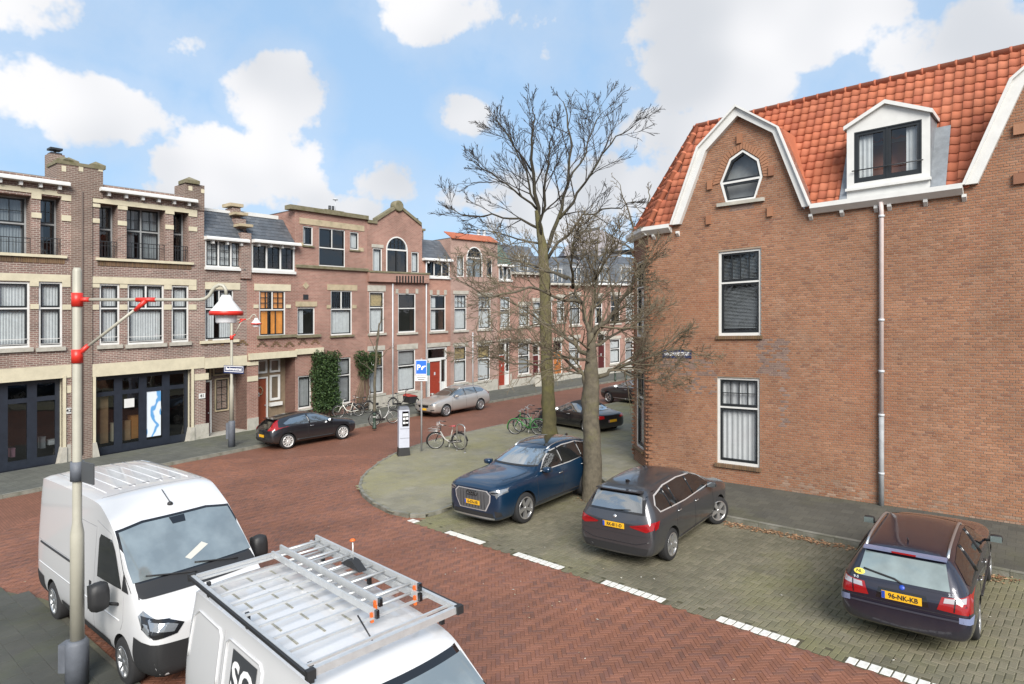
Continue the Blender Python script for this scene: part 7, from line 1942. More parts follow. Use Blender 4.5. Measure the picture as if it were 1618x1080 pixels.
c.line('door_rail', 'side', [(-.62, 1.30), (-2.45, 1.30)], m_trim, .045, -.004, sgn=-1); c.patch('handle_recess', 'side', [(.62, 1.22), (.62, 1.05), (.72, 1.05), (.72, 1.22)], m_trim, .006, mirror=True); c.patch('handle_recess', 'side', [(.30, 1.22), (.30, 1.08), (.40, 1.08), (.40, 1.22)], m_trim, .006, sgn=-1)
c.line('body_crease', 'side', [(1.6, .92), (-2.6, .92)], whitev, .02, .0, mirror=True)
for i in range(7):
    y = -.66 + i * .22; mb = MB(); P = [c.hit('top', x, y)[0] + Vector((0, 0, .004)) for x in (.1, -.8, -1.7, -2.5)]; mb.tube(P, .008, 6); mb.build('roof_rib', whitev, c.root, uvs=False)
for i in range(5):
    p, nn = c.hit('top', -.05, -.44 + i * .22); mb = MB(); mb.prism([(-.05, .0), (.05, .0), (.05, .012)], lambda a, b, w: p + Vector((a, w, b)), -.05, .05); mb.build('roof_notch', mat('seam_grey', (0, 0, 0)), c.root, uvs=False)
c.line('roof_joint', 'top', [(.34, -.80), (.34, .80)], mat('seam_grey', (0, 0, 0)), .016, .0)
p, nn = c.hit('top', .98, 0.0); mb = MB(); mb.lathe([(.045, 0), (.04, .03), (.012, .05)], 12, M=Matrix.Translation(p)); mb.tube([p + Vector((0, 0, .04)), p + Vector((-.32, 0, .20))], .008, 6); mb.build('roof_aerial', m_trim, c.root, uvs=False)
c.mirror_('door_mirror', 1.52, 1.24, 1.34, .20, .28, .44, m_trim)
c.patch('paper_on_dash', 'front', [(-.05, 1.58), (.28, 1.70), (.20, 1.75), (-.12, 1.62)], mat('hand_towel', (.45, .44, .40), .9), .012)
# --- white van with a roof rack
W_TR = [(2.42, .36, .70, .55, .80, .78, .74, .84, .62, .02), (2.32, .26, .86, .55, .92, .88, .85, .97, .74, .03), (2.05, .24, .90, .56, .95, .97, .90, 1.10, .80, .05), (1.72, .24, .90, .56, .955, 1.02, .91, 1.22, .80, .05),
        (1.62, .24, .90, .56, .955, 1.04, .915, 1.30, .80, .05), (.92, .24, .90, .56, .955, 1.08, .925, 1.84, .72, .06), (.78, .24, .90, .56, .955, 1.08, .925, 1.92, .735, .055), (.40, .24, .90, .56, .955, 1.10, .93, 1.98, .76, .05),
        (-1.0, .24, .90, .56, .955, 1.10, .94, 2.0, .79, .05), (-2.38, .24, .90, .56, .955, 1.10, .94, 1.98, .79, .05), (-2.52, .28, .89, .56, .94, 1.10, .925, 1.95, .77, .04), (-2.58, .36, .84, .56, .89, 1.10, .88, 1.86, .73, .03)]
c = Car('rack_van', 'white van with ladder rack and grey logo parked behind the tall van', 'van', (-1.60, 6.64), -.806, W_TR, whitev, {4: .2, 5: .6}, (3.0, .33, .22, .22, .94, 8, 'thin', m_satin))
c.patch('windscreen_edge', 'front', [(-.82, 1.25), (.82, 1.25), (.74, 1.88), (-.74, 1.88)], m_gloss, .004); c.patch('windscreen', 'front', [(-.78, 1.33), (.78, 1.33), (.69, 1.83), (-.69, 1.83)], m_vshield, .010)
c.patch('side_window', 'side', [(1.40, 1.20), (1.05, 1.62), (.90, 1.74), (.40, 1.76), (.40, 1.20)], m_cglass, .007, mirror=True)
sg_ = mat('seam_grey', (0, 0, 0))
c.line('panel_press', 'side', [(-.35, 1.22), (-.35, 1.74), (-.42, 1.80), (-1.2, 1.80), (-1.27, 1.74), (-1.27, 1.22)], whitev, .03, .004, mirror=True); c.line('panel_press', 'side', [(-1.45, 1.22), (-1.45, 1.74), (-1.52, 1.80), (-2.2, 1.80), (-2.36, 1.70), (-2.42, 1.22)], whitev, .03, .004, mirror=True)
for x in (.22, -1.36): c.line('panel_seam', 'side', [(x, 1.84), (x, .45)], sg_, .009, .0, mirror=True)
lg = c.patch('logo_board', 'side', [(-.46, 1.16), (-.46, 1.74), (-1.08, 1.74), (-1.08, 1.16)], mat('logo_grey', (.035, .038, .042), .5), .008, sgn=-1)
p, nn = c.hit('side', -.76, 1.46, -1); put_text('lettering', 'SO', .46, basis(p + nn * .012, (1, 0, 0), nn.cross(Vector((1, 0, 0)))), mat('logo_white', (.75, .75, .74), .5), lg, True)
p, nn = c.hit('top', .50, -.05); mb = MB(); mb.lathe([(.05, 0), (.045, .03), (.014, .055)], 12, M=Matrix.Translation(p)); mb.tube([p + Vector((0, 0, .04)), p + Vector((-.30, 0, .22))], .009, 6); mb.build('roof_aerial', m_trim, c.root, uvs=False)
c.mirror_('door_mirror', 1.25, 1.12, 1.18, .18, .24, .26, m_trim)
for sgn in (1, -1): c.patch('headlamp', 'front', [(.45 * sgn, .80), (.6 * sgn, .92), (.84 * sgn, .94), (.84 * sgn, .78)][::sgn], m_hlight, .01, step=.06)
for i in range(6):
    x = -.25 - i * .38
    for y in (-.55, -.25, .05, .35):
        p, nn = c.hit('top', x, y); mb = MB(); mb.box(p + Vector((0, 0, .003)), (.26, .02, .010)); mb.build('roof_rib', mat('dirty_rib', (.30, .29, .24), .8, var=.4, vscale=20), c.root, uvs=False)
# rack: bolted to this van, so its parts belong to it
m_alu = mat('aluminium', (.60, .61, .61), .38, metal=.55, var=.12, vscale=8)
zr = 2.16; RX0, RX1 = -2.40, .76
mb = MB(); mb.box(((RX0 + RX1) / 2, 0, zr - .012), (.02, .02, .02)); rk = mb.build('roof_rack', m_alu, c.root, uvs=False)
for y in (-.84, .82):
    mb = MB(); mb.box(((RX0 + RX1) / 2, y, zr), (RX1 - RX0, .04, .06)); mb.build('side_rail', m_alu, rk, uvs=False)
    mb = MB(); mb.box(((RX0 + RX1) / 2, y + (.035 if y > 0 else -.035), zr + .01), (RX1 - RX0, .025, .035)); mb.build('rail_edge', m_trim, rk, uvs=False)
    for x in (RX0, RX1): mb = MB(); mb.box((x, y, zr), (.06, .08, .085)); mb.build('end_cap', m_trim, rk, uvs=False)
for i in range(9):
    x = RX0 + .12 + (RX1 - RX0 - .30) * i / 8; mb = MB(); mb.box((x, -.01, zr - .012), (.026, 1.62, .024)); mb.build('cross_bar', m_alu, rk, uvs=False)
for x in (RX0, RX1): mb = MB(); mb.box((x + (.02 if x < 0 else -.02), -.01, zr), (.05, 1.62, .07 if x > 0 else .04)); mb.build('end_bar', m_alu, rk, uvs=False)
for x in (RX0 + .3, -.9, RX1 - .2):
    for y in (-.74, .74): mb = MB(); mb.box((x, y, zr - .1), (.05, .04, .18)); mb.build('rack_foot', m_trim, rk, uvs=False)
RM = c.root.matrix_basis.copy() if False else (Matrix.Translation(c.root.location) @ c.root.rotation_euler.to_matrix().to_4x4())
def ladder(label, x0, x1, y0, y1, z, nr):
    e = empty('ladder', tuple(RM @ Vector(((x0 + x1) / 2, (y0 + y1) / 2, z))), label, 'ladder', 'ladders on the van rack', rot=c.root.rotation_euler.copy())
    X = (x1 - x0) / 2; Yh = (y1 - y0) / 2
    for y in (-Yh, Yh):
        mb = MB(); mb.box((0, y, 0), (2 * X, .028, .075)); st = mb.build('stile', m_alu, e, uvs=False)
        mb = MB(); mb.box((X + .01, y, 0), (.04, .036, .085)); mb.build('end_cap', m_gloss, st, uvs=False)
        mb = MB(); mb.box((X - .06, y - .02, -.05), (.03, .03, .10)); mb.build('hook', mat('hook_orange', (.65, .13, .02), .5), st, uvs=False)
    for i in range(nr):
        x = -X + .15 + (2 * X - .3) * i / (nr - 1); mb = MB(); mb.tube([Vector((x, -Yh, 0)), Vector((x, Yh, 0))], .015, 6); mb.build('rung', m_alu, e, uvs=False)
    return e
ladder('aluminium ladder section lying lowest on the van roof rack', -2.28, .28, .12, .66, zr + .045, 10)
ladder('aluminium ladder section stacked on top of the other on the rack', -2.20, .22, .20, .70, zr + .125, 9)
e = empty('rack_clamp', tuple(RM @ Vector((-.75, .45, zr + .17))), 'black plastic clamp with tall pin holding the ladders on the rack', 'clamp', rot=c.root.rotation_euler.copy())
mb = MB(); mb.prism([(-.22, 0), (.22, 0), (.05, .09), (-.05, .09)], lambda a, b, w: Vector((a, w, b)), -.05, .05); mb.build('bracket', m_trim, e, uvs=False)
mb = MB(); mb.tube([Vector((0, 0, .05)), Vector((0, 0, .30))], .009, 6); pn = mb.build('pin', m_alu, e, uvs=False); mb = MB(); mb.lathe([(.02, 0), (.04, .012), (.02, .03)], 10, M=Matrix.Translation((0, 0, .30))); mb.build('knob', mat('hook_orange', (0, 0, 0)), pn, uvs=False)
# ------------------------------------------------------------------ trees and climbers
m_moss = mat('bark_mossy', (.105, .092, .045), .95, var=.35, vscale=4, bump=1.0, bscale=26, dirt=((.14, .135, .035), 1.6, .48, .7), stretch=(1, 1, .22))
m_bark1 = mat('bark_dark', (.050, .043, .030), .95, var=.3, vscale=5, bump=.7, bscale=18, dirt=((.10, .095, .03), .9, .52, .5))
m_bark2 = mat('bark_grey', (.105, .090, .064), .95, var=.4, vscale=6, bump=1.0, bscale=26, dirt=((.15, .145, .05), 1.3, .52, .6), stretch=(1, 1, .22))
m_twig1 = mat('twig_dark', (.042, .035, .030), .95, var=.3, vscale=2)
m_twig2 = mat('twig_brown', (.135, .105, .075), .95, var=.3, vscale=2, alt=(.13, .115, .07))
def branch(mb, p, d, L, r, lv, R, cfg):
    n = 5 if lv > 1 else 4; pts = [p.copy()]; rad = [r]; d = d.normalized()
    for i in range(n):
        d = (d + Vector((R.gauss(0, cfg['wob']), R.gauss(0, cfg['wob']), R.gauss(0, cfg['wob']) + cfg['up']))).normalized()
        p = p + d * (L / n); pts.append(p.copy()); rad.append(max(cfg['rmin'], r * (1 - .75 * (i + 1) / n)))
    mb.tube(pts, rad, 6 if r > .05 else (4 if lv > 0 else 3), cap=False)
    if lv > 0: spawn(mb, pts, rad, L, lv, R, cfg)
def spawn(mb, pts, rad, L, lv, R, cfg, t0=.2):
    n = len(pts) - 1; k = max(2, int(cfg['kids'][lv] * (.75 + R.random() * .5)))
    for j in range(k):
        t = t0 + (1 - t0) * (j + R.random()) / k; q = min(t * n, n - 1e-3); i = int(q); p = pts[i].lerp(pts[i + 1], q - i); d = (pts[i + 1] - pts[i]).normalized()
        ax = d.cross(Vector((R.gauss(0, 1), R.gauss(0, 1), R.gauss(0, .7)))); ax = ax.normalized() if ax.length > 1e-4 else d.orthogonal()
        nd = Matrix.Rotation(R.uniform(*cfg['ang']), 3, ax) @ d
        branch(mb, p, nd, L * R.uniform(*cfg['len']) * (1.2 - .72 * t), max(cfg['rmin'], (rad[i] * .54)), lv - 1, R, cfg)
def tree(name, label, base, trunk, limbs, bark, twig, cfg, seed, group=None, top_lv=3, tm=None):
    R = random.Random(seed); e = empty(name, tuple(base), label, 'tree', group)
    mb = MB(); P, rr = [], []
    for (a, ra), (b, rb) in zip(trunk, trunk[1:]):
        for k in range(6): P.append(a.lerp(b, k / 6)); rr.append((ra + (rb - ra) * k / 6) * R.uniform(.965, 1.035))
    P.append(trunk[-1][0]); rr.append(trunk[-1][1]); mb.tube(P, rr, 18)
    for v in mb.v: v += Vector((mnoise.noise(v * 2.2), mnoise.noise(v * 2.2 + Vector((9, 9, 9))), 0)) * .05
    mb.build('trunk', tm or bark, e, uvs=False)
    ml, mt = MB(), MB()
    for (pts, r0, r1) in limbs:
        P = [pts[0]]
        for a, b in zip(pts, pts[1:]):
            for k in (.34, .67, 1.0): P.append(a.lerp(b, k) + Vector((R.gauss(0, .05), R.gauss(0, .05), R.gauss(0, .04))) * (0 if k == 1.0 and b is pts[-1] else 1))
        r0 *= cfg.get('limb', 1); rad = [r0 + (r1 - r0) * (i / (len(P) - 1)) ** .8 for i in range(len(P))]
        ml.tube(P, rad, 8); Ln = sum((b - a).length for a, b in zip(P, P[1:]))
        spawn(mt, P, rad, min(Ln, cfg['lmax']), top_lv, R, cfg, t0=cfg.get('t0', .15))
    ml.build('limbs', bark, e, uvs=False)
    o = mt.build('crown', twig, e, uvs=False); o['kind'] = 'stuff'
    return e
def dp(Y, *pts): return [at_depth(p[0], p[1], Y + (p[2] if len(p) > 2 else 0)) for p in pts]
b1 = un(869, 690); Y1 = b1.y
T = dp(Y1, (869, 694), (868, 672), (865, 600), (862, 500), (860, 430), (858, 392), (853, 362), (848, 332))
tree('bare_tree', 'tall bare tree with mossy straight trunk forking high above the bicycles', b1, list(zip(T, (.42, .31, .28, .25, .24, .21, .14, .10))),
     [(dp(Y1, (858, 395), (848, 330), (838, 250, -.5), (842, 205, -.8), (845, 180, -1)), .17, .02), (dp(Y1, (852, 345), (835, 290), (815, 235, .6), (783, 185, 1)), .09, .015), (dp(Y1, (850, 360), (822, 345), (780, 340, -.8), (735, 345, -1.4), (712, 325, -1.6)), .09, .015),
      (dp(Y1, (862, 400), (880, 350), (897, 290, .5), (902, 230, .8), (896, 185, 1.2), (890, 160, 1.4)), .15, .02), (dp(Y1, (884, 345), (912, 305), (945, 255, -.6), (975, 215, -1), (1005, 195, -1.4)), .10, .015), (dp(Y1, (897, 290), (925, 240, .8), (945, 190, 1.2), (950, 165, 1.5)), .07, .012),
      (dp(Y1, (864, 410), (895, 372), (922, 340, -.8), (965, 330, -1.5), (1003, 318, -2)), .11, .015), (dp(Y1, (856, 380), (860, 300, -1), (868, 240, -1.6), (872, 215, -2)), .10, .015), (dp(Y1, (848, 330), (815, 300, -.8), (775, 275, -1.4), (752, 255, -1.8)), .08, .012),
      (dp(Y1, (855, 385), (800, 372, .8), (745, 362, 1.2)), .07, .012), (dp(Y1, (840, 270), (800, 215, -1), (785, 190, -1.3)), .06, .012)],
     m_bark1, m_twig1, dict(wob=.10, up=.05, kids=(0, 5, 6, 10), ang=(.3, .8), len=(.40, .66), rmin=.0085, lmax=3.9, t0=.16, limb=.72), 11, tm=m_moss)
b2 = un(937, 788); Y2 = b2.y
T = dp(Y2, (937, 797), (936, 775), (935, 700), (933, 640), (934, 612), (934, 592), (934, 560), (933, 525))
tree('bare_tree', 'pruned bare tree with pale trunk and low spreading crown between the parked cars', b2, list(zip(T, (.36, .27, .245, .25, .255, .20, .145, .12))),
     [(dp(Y2, (928, 612), (918, 590), (895, 568, -.3), (860, 548, -.6), (810, 538, -1), (760, 545, -1.4)), .085, .012), (dp(Y2, (942, 596), (975, 582), (1015, 568, -.4), (1060, 550, -.7), (1105, 562, -1.1)), .085, .012), (dp(Y2, (935, 588), (934, 545), (933, 515), (918, 478, .3), (896, 440, .6), (872, 405, .9)), .13, .02),
      (dp(Y2, (934, 530), (958, 505), (985, 470, -.4), (1005, 440, -.8), (1030, 415, -1)), .10, .014), (dp(Y2, (933, 522), (940, 470, .5), (938, 420, .9), (945, 375, 1.2)), .09, .014), (dp(Y2, (932, 560), (900, 540, .6), (862, 510, 1), (815, 480, 1.4), (770, 465, 1.8)), .09, .012),
      (dp(Y2, (918, 478), (880, 470, -.8), (830, 455, -1.2), (775, 470, -1.5), (720, 440, -1.8)), .07, .012), (dp(Y2, (932, 545), (970, 530, .8), (1010, 510, 1.4), (1040, 490, 1.8)), .07, .012), (dp(Y2, (935, 575), (900, 560, -.6), (850, 575, -1.2), (790, 570, -1.6), (735, 555, -2)), .06, .010),
      (dp(Y2, (940, 440), (965, 400, -.6), (985, 365, -1)), .06, .012), (dp(Y2, (896, 440), (850, 420, 1), (800, 410, 1.5), (760, 395, 1.8)), .06, .012), (dp(Y2, (975, 582), (1020, 600, .4), (1065, 590, .6)), .04, .01), (dp(Y2, (905, 455), (905, 400, -1), (915, 365, -1.4)), .06, .012)],
     m_bark2, m_twig2, dict(wob=.11, up=.035, kids=(0, 5, 8, 14), ang=(.35, 1.0), len=(.42, .68), rmin=.0058, lmax=2.7, t0=.12, limb=.8), 5)
b3 = Vector((8.4, 42.0, gz(8.4))); Y3 = 42.0
tree('bare_tree', 'bare tree whose top branches show behind the corner house eaves', b3, [(b3, .3), (b3 + Vector((0, 0, 4)), .24), (b3 + Vector((.1, 0, 8)), .18)],
     [(dp(Y3, (1010, 400), (1000, 350), (985, 310), (975, 285)), .10, .015), (dp(Y3, (1010, 400), (1018, 350), (1025, 310), (1030, 290)), .10, .015), (dp(Y3, (1008, 400), (1030, 370), (1050, 350)), .08, .015), (dp(Y3, (1008, 400), (985, 385), (960, 375)), .08, .015)], m_bark2, m_twig2, dict(wob=.12, up=.05, kids=(0, 3, 4, 5), ang=(.4, 1.0), len=(.3, .5), rmin=.013, lmax=3.0, t0=.2), 3)
f = SEG[2]; b4 = un(592, 652, .1); Y4 = b4.y
T = dp(Y4, (592, 654), (592, 600), (596, 540), (600, 510))
tree('young_tree', 'slender young street tree standing before the ivy covered house', b4, list(zip(T, (.09, .075, .06, .05))), [(dp(Y4, (597, 540), (600, 505), (604, 470)), .045, .01), (dp(Y4, (596, 560), (585, 535), (578, 520)), .03, .008), (dp(Y4, (595, 575), (610, 555), (625, 545)), .03, .008), (dp(Y4, (595, 590), (575, 575), (562, 565)), .025, .008)],
     m_bark2, m_twig2, dict(wob=.12, up=.08, kids=(0, 3, 3, 4), ang=(.4, .9), len=(.3, .5), rmin=.008, lmax=1.6, t0=.2), 8, top_lv=2)
# --- climbers
m_lv = [mat('ivy_%d' % i, c, .6, spec=.3) for i, c in enumerate([(.026, .052, .016), (.038, .070, .021), (.019, .038, .013), (.055, .092, .028)])]
def foliage(name, par, blobs, n, size, seed):
    R = random.Random(seed); V, Fc, mi = [], [], []
    for _ in range(n):
        c, rx, ry, rz = R.choice(blobs)
        v = Vector((R.gauss(0, 1), R.gauss(0, 1), R.gauss(0, 1))).normalized() * (R.random() ** .35); p = c + Vector((v.x * rx, v.y * ry, v.z * rz))
        Q = Euler((R.gauss(0, .8), R.gauss(0, .8), R.random() * 6.28)).to_matrix(); s = size * R.uniform(.6, 1.3); i0 = len(V)
        for x, y, z in ((-1, 0, 0), (0, -.6, .15), (1, 0, 0), (0, .6, .15)): V.append(tuple(p + Q @ Vector((x * s, y * s, z * s)) - OFF[par.name]))
        Fc.append((i0, i0 + 1, i0 + 2, i0 + 3)); mi.append(R.randrange(4))
    me = bpy.data.meshes.new(name); me.from_pydata(V, [], Fc)
    for m in m_lv: me.materials.append(m)
    me.polygons.foreach_set('material_index', mi); me.update(); o = bpy.data.objects.new(name, me); COL.objects.link(o); child(o, par); o['kind'] = 'stuff'; return o
f = SEG[1]; u, z = f.at(510, 648); e = empty('ivy_column', tuple(f.p(u, .3, .1)), 'dense dark green ivy column growing up the house wall', 'ivy')
bl = []
for y in range(562, 650, 8):
    for x in (496, 509, 522):
        u, z = f.at(x + rnd.uniform(-3, 3), y); bl.append((f.p(u, .30, max(z, .3)), .42, .40, .34))
foliage('leaves', e, bl, 8000, .062, 4)
mb = MB(); 
for k in range(5): u = f.u(500 + k * 5); mb.tube([f.p(u, .1, .08), f.p(u + rnd.uniform(-.2, .2), .12, 1.8), f.p(u, .15, 3.6)], .03, 6)
o = mb.build('stems', m_bark2, e, uvs=False); o['kind'] = 'stuff'
u, z = f.at(566, 640); e = empty('climbing_shrub', tuple(f.p(u, .3, .1)), 'bushy green climber with dead stems beside the leaded window', 'shrub')
bl = [(f.p(*(lambda t: (t[0], .45, t[1]))(f.at(x, y))), .42, .42, .36) for x, y in ((562, 562), (572, 566), (580, 572), (564, 574), (574, 582), (568, 590), (585, 563))]
foliage('leaves', e, bl, 2600, .055, 6)
mb = MB()
for k in range(14): u = f.u(558 + k * 1.6); mb.tube([f.p(u, .2, .05), f.p(u + rnd.uniform(-.3, .3), .3, 1.2), f.p(f.u(570), .35, 2.6)], .022, 5)
o = mb.build('stems', mat('dead_stem', (.13, .095, .06), .95), e, uvs=False); o['kind'] = 'stuff'
# ------------------------------------------------------------------ bicycles
m_steel = mat('brushed_steel', (.55, .54, .52), .35, metal=.8)
def torus(mb, R_, r, n=28, k=6, m=0, M=None):
    mb.tube([(M @ Vector((math.cos(a) * R_, 0, math.sin(a) * R_))) for a in [2 * math.pi * i / n for i in range(n)]], r, k, m, closed=True)
def bike(label, pos, yaw, frame_col, lady=True, lean=.06, steer=0.0, saddle=None, crate=False, z=.1, step=False, cargo=None, bars='up'):
    R_ = (SLOPE @ Matrix.Rotation(yaw, 4, 'Z') @ Matrix.Rotation(lean, 4, 'X')).to_euler()
    e = empty('bicycle', (pos[0], pos[1], gz(pos[0]) + z), label, 'bicycle', 'bicycles standing in the street', rot=R_)
    fm = mat('bike_%d_%d_%d' % tuple(int(c * 999) for c in frame_col), frame_col, .3, coat=.5)
    wr, wb = .345, (1.08 if not cargo else 1.7); xr, xf = -wb / 2, wb / 2; P = lambda x, zz, y=0: Vector((x, y, zz))
    bb = P(xr + .46, .29); seat = P(xr + .30, .80); hd = P(xf - .22 if not cargo else xr + .95, .72); hb = hd - Vector((.03, 0, -.16)) if not cargo else hd + Vector((-.03, 0, .2))
    rake = Matrix.Translation(hd) @ Matrix.Rotation(steer, 4, (hb - hd).normalized()) @ Matrix.Translation(-hd)
    I = Matrix.Identity(4)
    for x, M in ((xr, I), (xf, rake if not cargo else I)):
        r_ = wr if not (cargo and x > 0) else .25
        mb = MB(); torus(mb, r_ - .018, .02, M=M @ Matrix.Translation((x, 0, r_))); w = mb.build('wheel', m_tyre, e, uvs=False)
        mb = MB(); torus(mb, r_ - .045, .009, 24, 4, M=M @ Matrix.Translation((x, 0, r_)))
        for i in range(14):
            a = i * math.pi * 2 / 14; mb.tube([M @ Vector((x, (.02 if i % 2 else -.02), r_)), M @ Vector((x + math.cos(a) * (r_ - .045), 0, r_ + math.sin(a) * (r_ - .045)))], .0022, 3, cap=False)
        mb.tube([M @ Vector((x, -.05, r_)), M @ Vector((x, .05, r_))], .022, 6); mb.build('rim', m_steel, w, uvs=False)
        mb = MB(); mb.tube([M @ Vector((x + math.cos(a) * (r_ + .02), 0, r_ + math.sin(a) * (r_ + .02))) for a in [math.pi * (-.1 + .12 * k) for k in range(0, 10)]], .022, 5); mb.build('mudguard', m_trim if not step else fm, e, uvs=False)
    mb = MB(); t = .018
    if cargo: mb.tube([hd, bb + Vector((.1, 0, -.1)), P(xf - .25, .2), P(xf, .25)], .03, 8)
    elif lady: mb.tube([hd, P((hd.x + bb.x) / 2 + .02, .42), bb], .022, 8); mb.tube([hd - Vector((-.02, 0, .10)), P((hd.x + bb.x) / 2 - .02, .36), bb + Vector((.02, 0, .08))], .014, 6)
    else: mb.tube([hd, seat - Vector((0, 0, .08))], t, 8); mb.tube([hd - Vector((-.02, 0, .08)), bb], .02, 8)
    mb.tube([bb, seat], .016, 8)
    for y in (-.05, .05): mb.tube([bb + Vector((0, y * .3, 0)), P(xr, wr, y)], .010, 5); mb.tube([seat - Vector((0, 0, .16)), P(xr, wr, y)], .009, 5)
    mb.build('frame', fm, e, uvs=False)
    mb = MB()
    if not cargo:
        for y in (-.05, .05): mb.tube([rake @ (hd - Vector((0, 0, .06))), rake @ P(xf - .12, .58, y), rake @ P(xf, wr, y)], .012, 6)
    mb.tube([hd - Vector((0, 0, .08)), hb + Vector((-.01, 0, .10))], .016, 6); mb.build('fork', fm if not crate else m_trim, e, uvs=False)
    mb = MB(); hs = hb + Vector((0, 0, .12)); S = 1 if bars == 'up' else .4
    for y in (-1, 1): mb.tube([rake @ hs, rake @ (hs + Vector((.06, y * .12, .05 * S))), rake @ (hs + Vector((.02, y * .26, .07 * S))), rake @ (hs + Vector((-.20, y * .30, .02)))], .012, 6)
    hbm = mb.build('handlebar', m_steel, e, uvs=False)
    for y in (-1, 1): mb = MB(); mb.tube([rake @ (hs + Vector((-.10, y * .285, .03))), rake @ (hs + Vector((-.22, y * .30, .02)))], .018, 6); mb.build('grip', m_trim, hbm, uvs=False)
    sd = seat + Vector((-.02, 0, .14)); mb = MB(); mb.tube([sd + Vector((.17, 0, .0)), sd + Vector((.05, 0, .01)), sd + Vector((-.06, 0, .015)), sd + Vector((-.12, 0, .01))], [.025, .045, .09, .075], 8)
    for v in mb.v: v.z = sd.z + (v.z - sd.z) * .45
    so = mb.build('saddle', saddle or m_trim, e, uvs=False); mb = MB(); mb.tube([seat, sd], .013, 6); mb.build('seat_post', m_steel, so, uvs=False)
    mb = MB(); mb.tube([P(xr - .28, .74, -.06), P(xr + .22, .74, -.06)], .008, 5); mb.tube([P(xr - .28, .74, .06), P(xr + .22, .74, .06)], .008, 5)
    for k in range(4): mb.tube([P(xr - .26 + k * .15, .74, -.07), P(xr - .26 + k * .15, .74, .07)], .006, 4)
    for y in (-.07, .07): mb.tube([P(xr - .05, .74, y), P(xr, wr, y)], .007, 4)
    mb.build('luggage_rack', m_trim, e, uvs=False)
    mb = MB(); mb.prism([(bb.x + .10, bb.z - .06), (bb.x + .10, bb.z + .07), (xr - .02, wr + .05), (xr - .06, wr - .05)], lambda a, b, w: Vector((a, w, b)), -.085, -.06); mb.build('chain_case', m_trim, e, uvs=False)
    for sg in (1, -1): mb = MB(); mb.tube([bb + Vector((0, sg * .09, 0)), bb + Vector((.06 * sg, sg * .10, -.15 * sg))], .009, 5); mb.box(bb + Vector((.06 * sg, sg * .15, -.15 * sg)), (.09, .08, .02)); mb.build('crank', m_trim, e, uvs=False)
    mb = MB(); mb.tube([bb + Vector((-.05, .03, 0)), bb + Vector((-.02, .16, -.27))], .009, 5); mb.build('kickstand', m_steel, e, uvs=False)
    if crate:
        mb = MB(); c = rake @ (P(xf + .02, .78)); a, b, h = .19, .17, .10
        for zz in (0, h): mb.tube([c + Vector((x, y, zz)) for x, y in ((-a, -b), (a, -b), (a, b), (-a, b))], .009, 5, closed=True)
        for k in range(5): mb.tube([c + Vector((-a, -b + k * b / 2, 0)), c + Vector((a, -b + k * b / 2, 0))], .006, 4)
        mb.tube([c + Vector((-a, -.12, h)), c + Vector((-a - .02, -.10, .36)), c + Vector((-a - .02, .10, .36)), c + Vector((-a, .12, h))], .009, 5); mb.tube([c + Vector((-a, -.04, 0)), c + Vector((-a - .01, -.03, .33))], .007, 4); mb.tube([c + Vector((-a, .04, 0)), c + Vector((-a - .01, .03, .33))], .007, 4)
        mb.build('front_carrier', m_steel, e, uvs=False)
    if cargo:
        mb = MB(); mb.prism([(hd.x + .02, .30), (xf - .22, .30), (xf - .08, .66), (hd.x + .0, .70)], lambda a, b, w: Vector((a, w, b)), -.30, .30); bx_ = mb.build('cargo_box', m_trim, e, uvs=False)
        mb = MB(); mb.prism([(hd.x - .02, .70), (xf - .06, .66), (xf - .3, .76), (hd.x + .2, .82)], lambda a, b, w: Vector((a, w, b)), -.32, .32); mb.build('box_cover', mat('cover_red', cargo, .7), bx_, uvs=False)
    return e
def bike_px(label, pr, pf, *a, **k):
    """rear and front wheel contact pixels give place and heading"""
    p, q = un(*pr, .1), un(*pf, .1); d = q - p; c = (p + q) / 2
    return bike(label, (c.x, c.y), math.atan2(d.y, d.x), *a, **k)
m_redsad = mat('red_saddle', (.40, .08, .08), .6)
bike_px('silver town bicycle with front carrier and red saddle at the steel stand', (736, 711), (681, 708), (.45, .43, .40), lean=-.03, steer=.55, saddle=m_redsad, crate=True)
bike_px('green bicycle nearest the road in the row beside the tall tree', (853, 687), (812, 686), (.05, .22, .05), lady=False, lean=.05, step=True)
bike_px('dark bicycle standing behind the green one by the tall tree', (861, 683), (818, 682), (.03, .03, .035), lean=.02, steer=-.2)
bike_px('grey bicycle leaning deepest in the row by the tall tree', (866, 678), (824, 676), (.25, .25, .24), lean=-.05)
bike_px('white step-through bicycle standing against the ivy house', (568, 657), (534, 660), (.70, .68, .60), lean=-.08)
bike_px('silver bicycle parked on the kerb behind the green bollard', (588, 674), (624, 668), (.42, .42, .40), lean=.05, steer=-.3)
bike_px('cargo bicycle with black box under a red cover', (612, 648), (665, 640), (.03, .03, .03), cargo=(.30, .04, .03))
bike_px('black bicycle leaning on the wall beside the white bicycle', (576, 653), (560, 655), (.02, .02, .02), lean=-.1)
bike_px('blue bicycle standing at the orange front door', (870, 603), (864, 608), (.05, .22, .35), lean=.0)
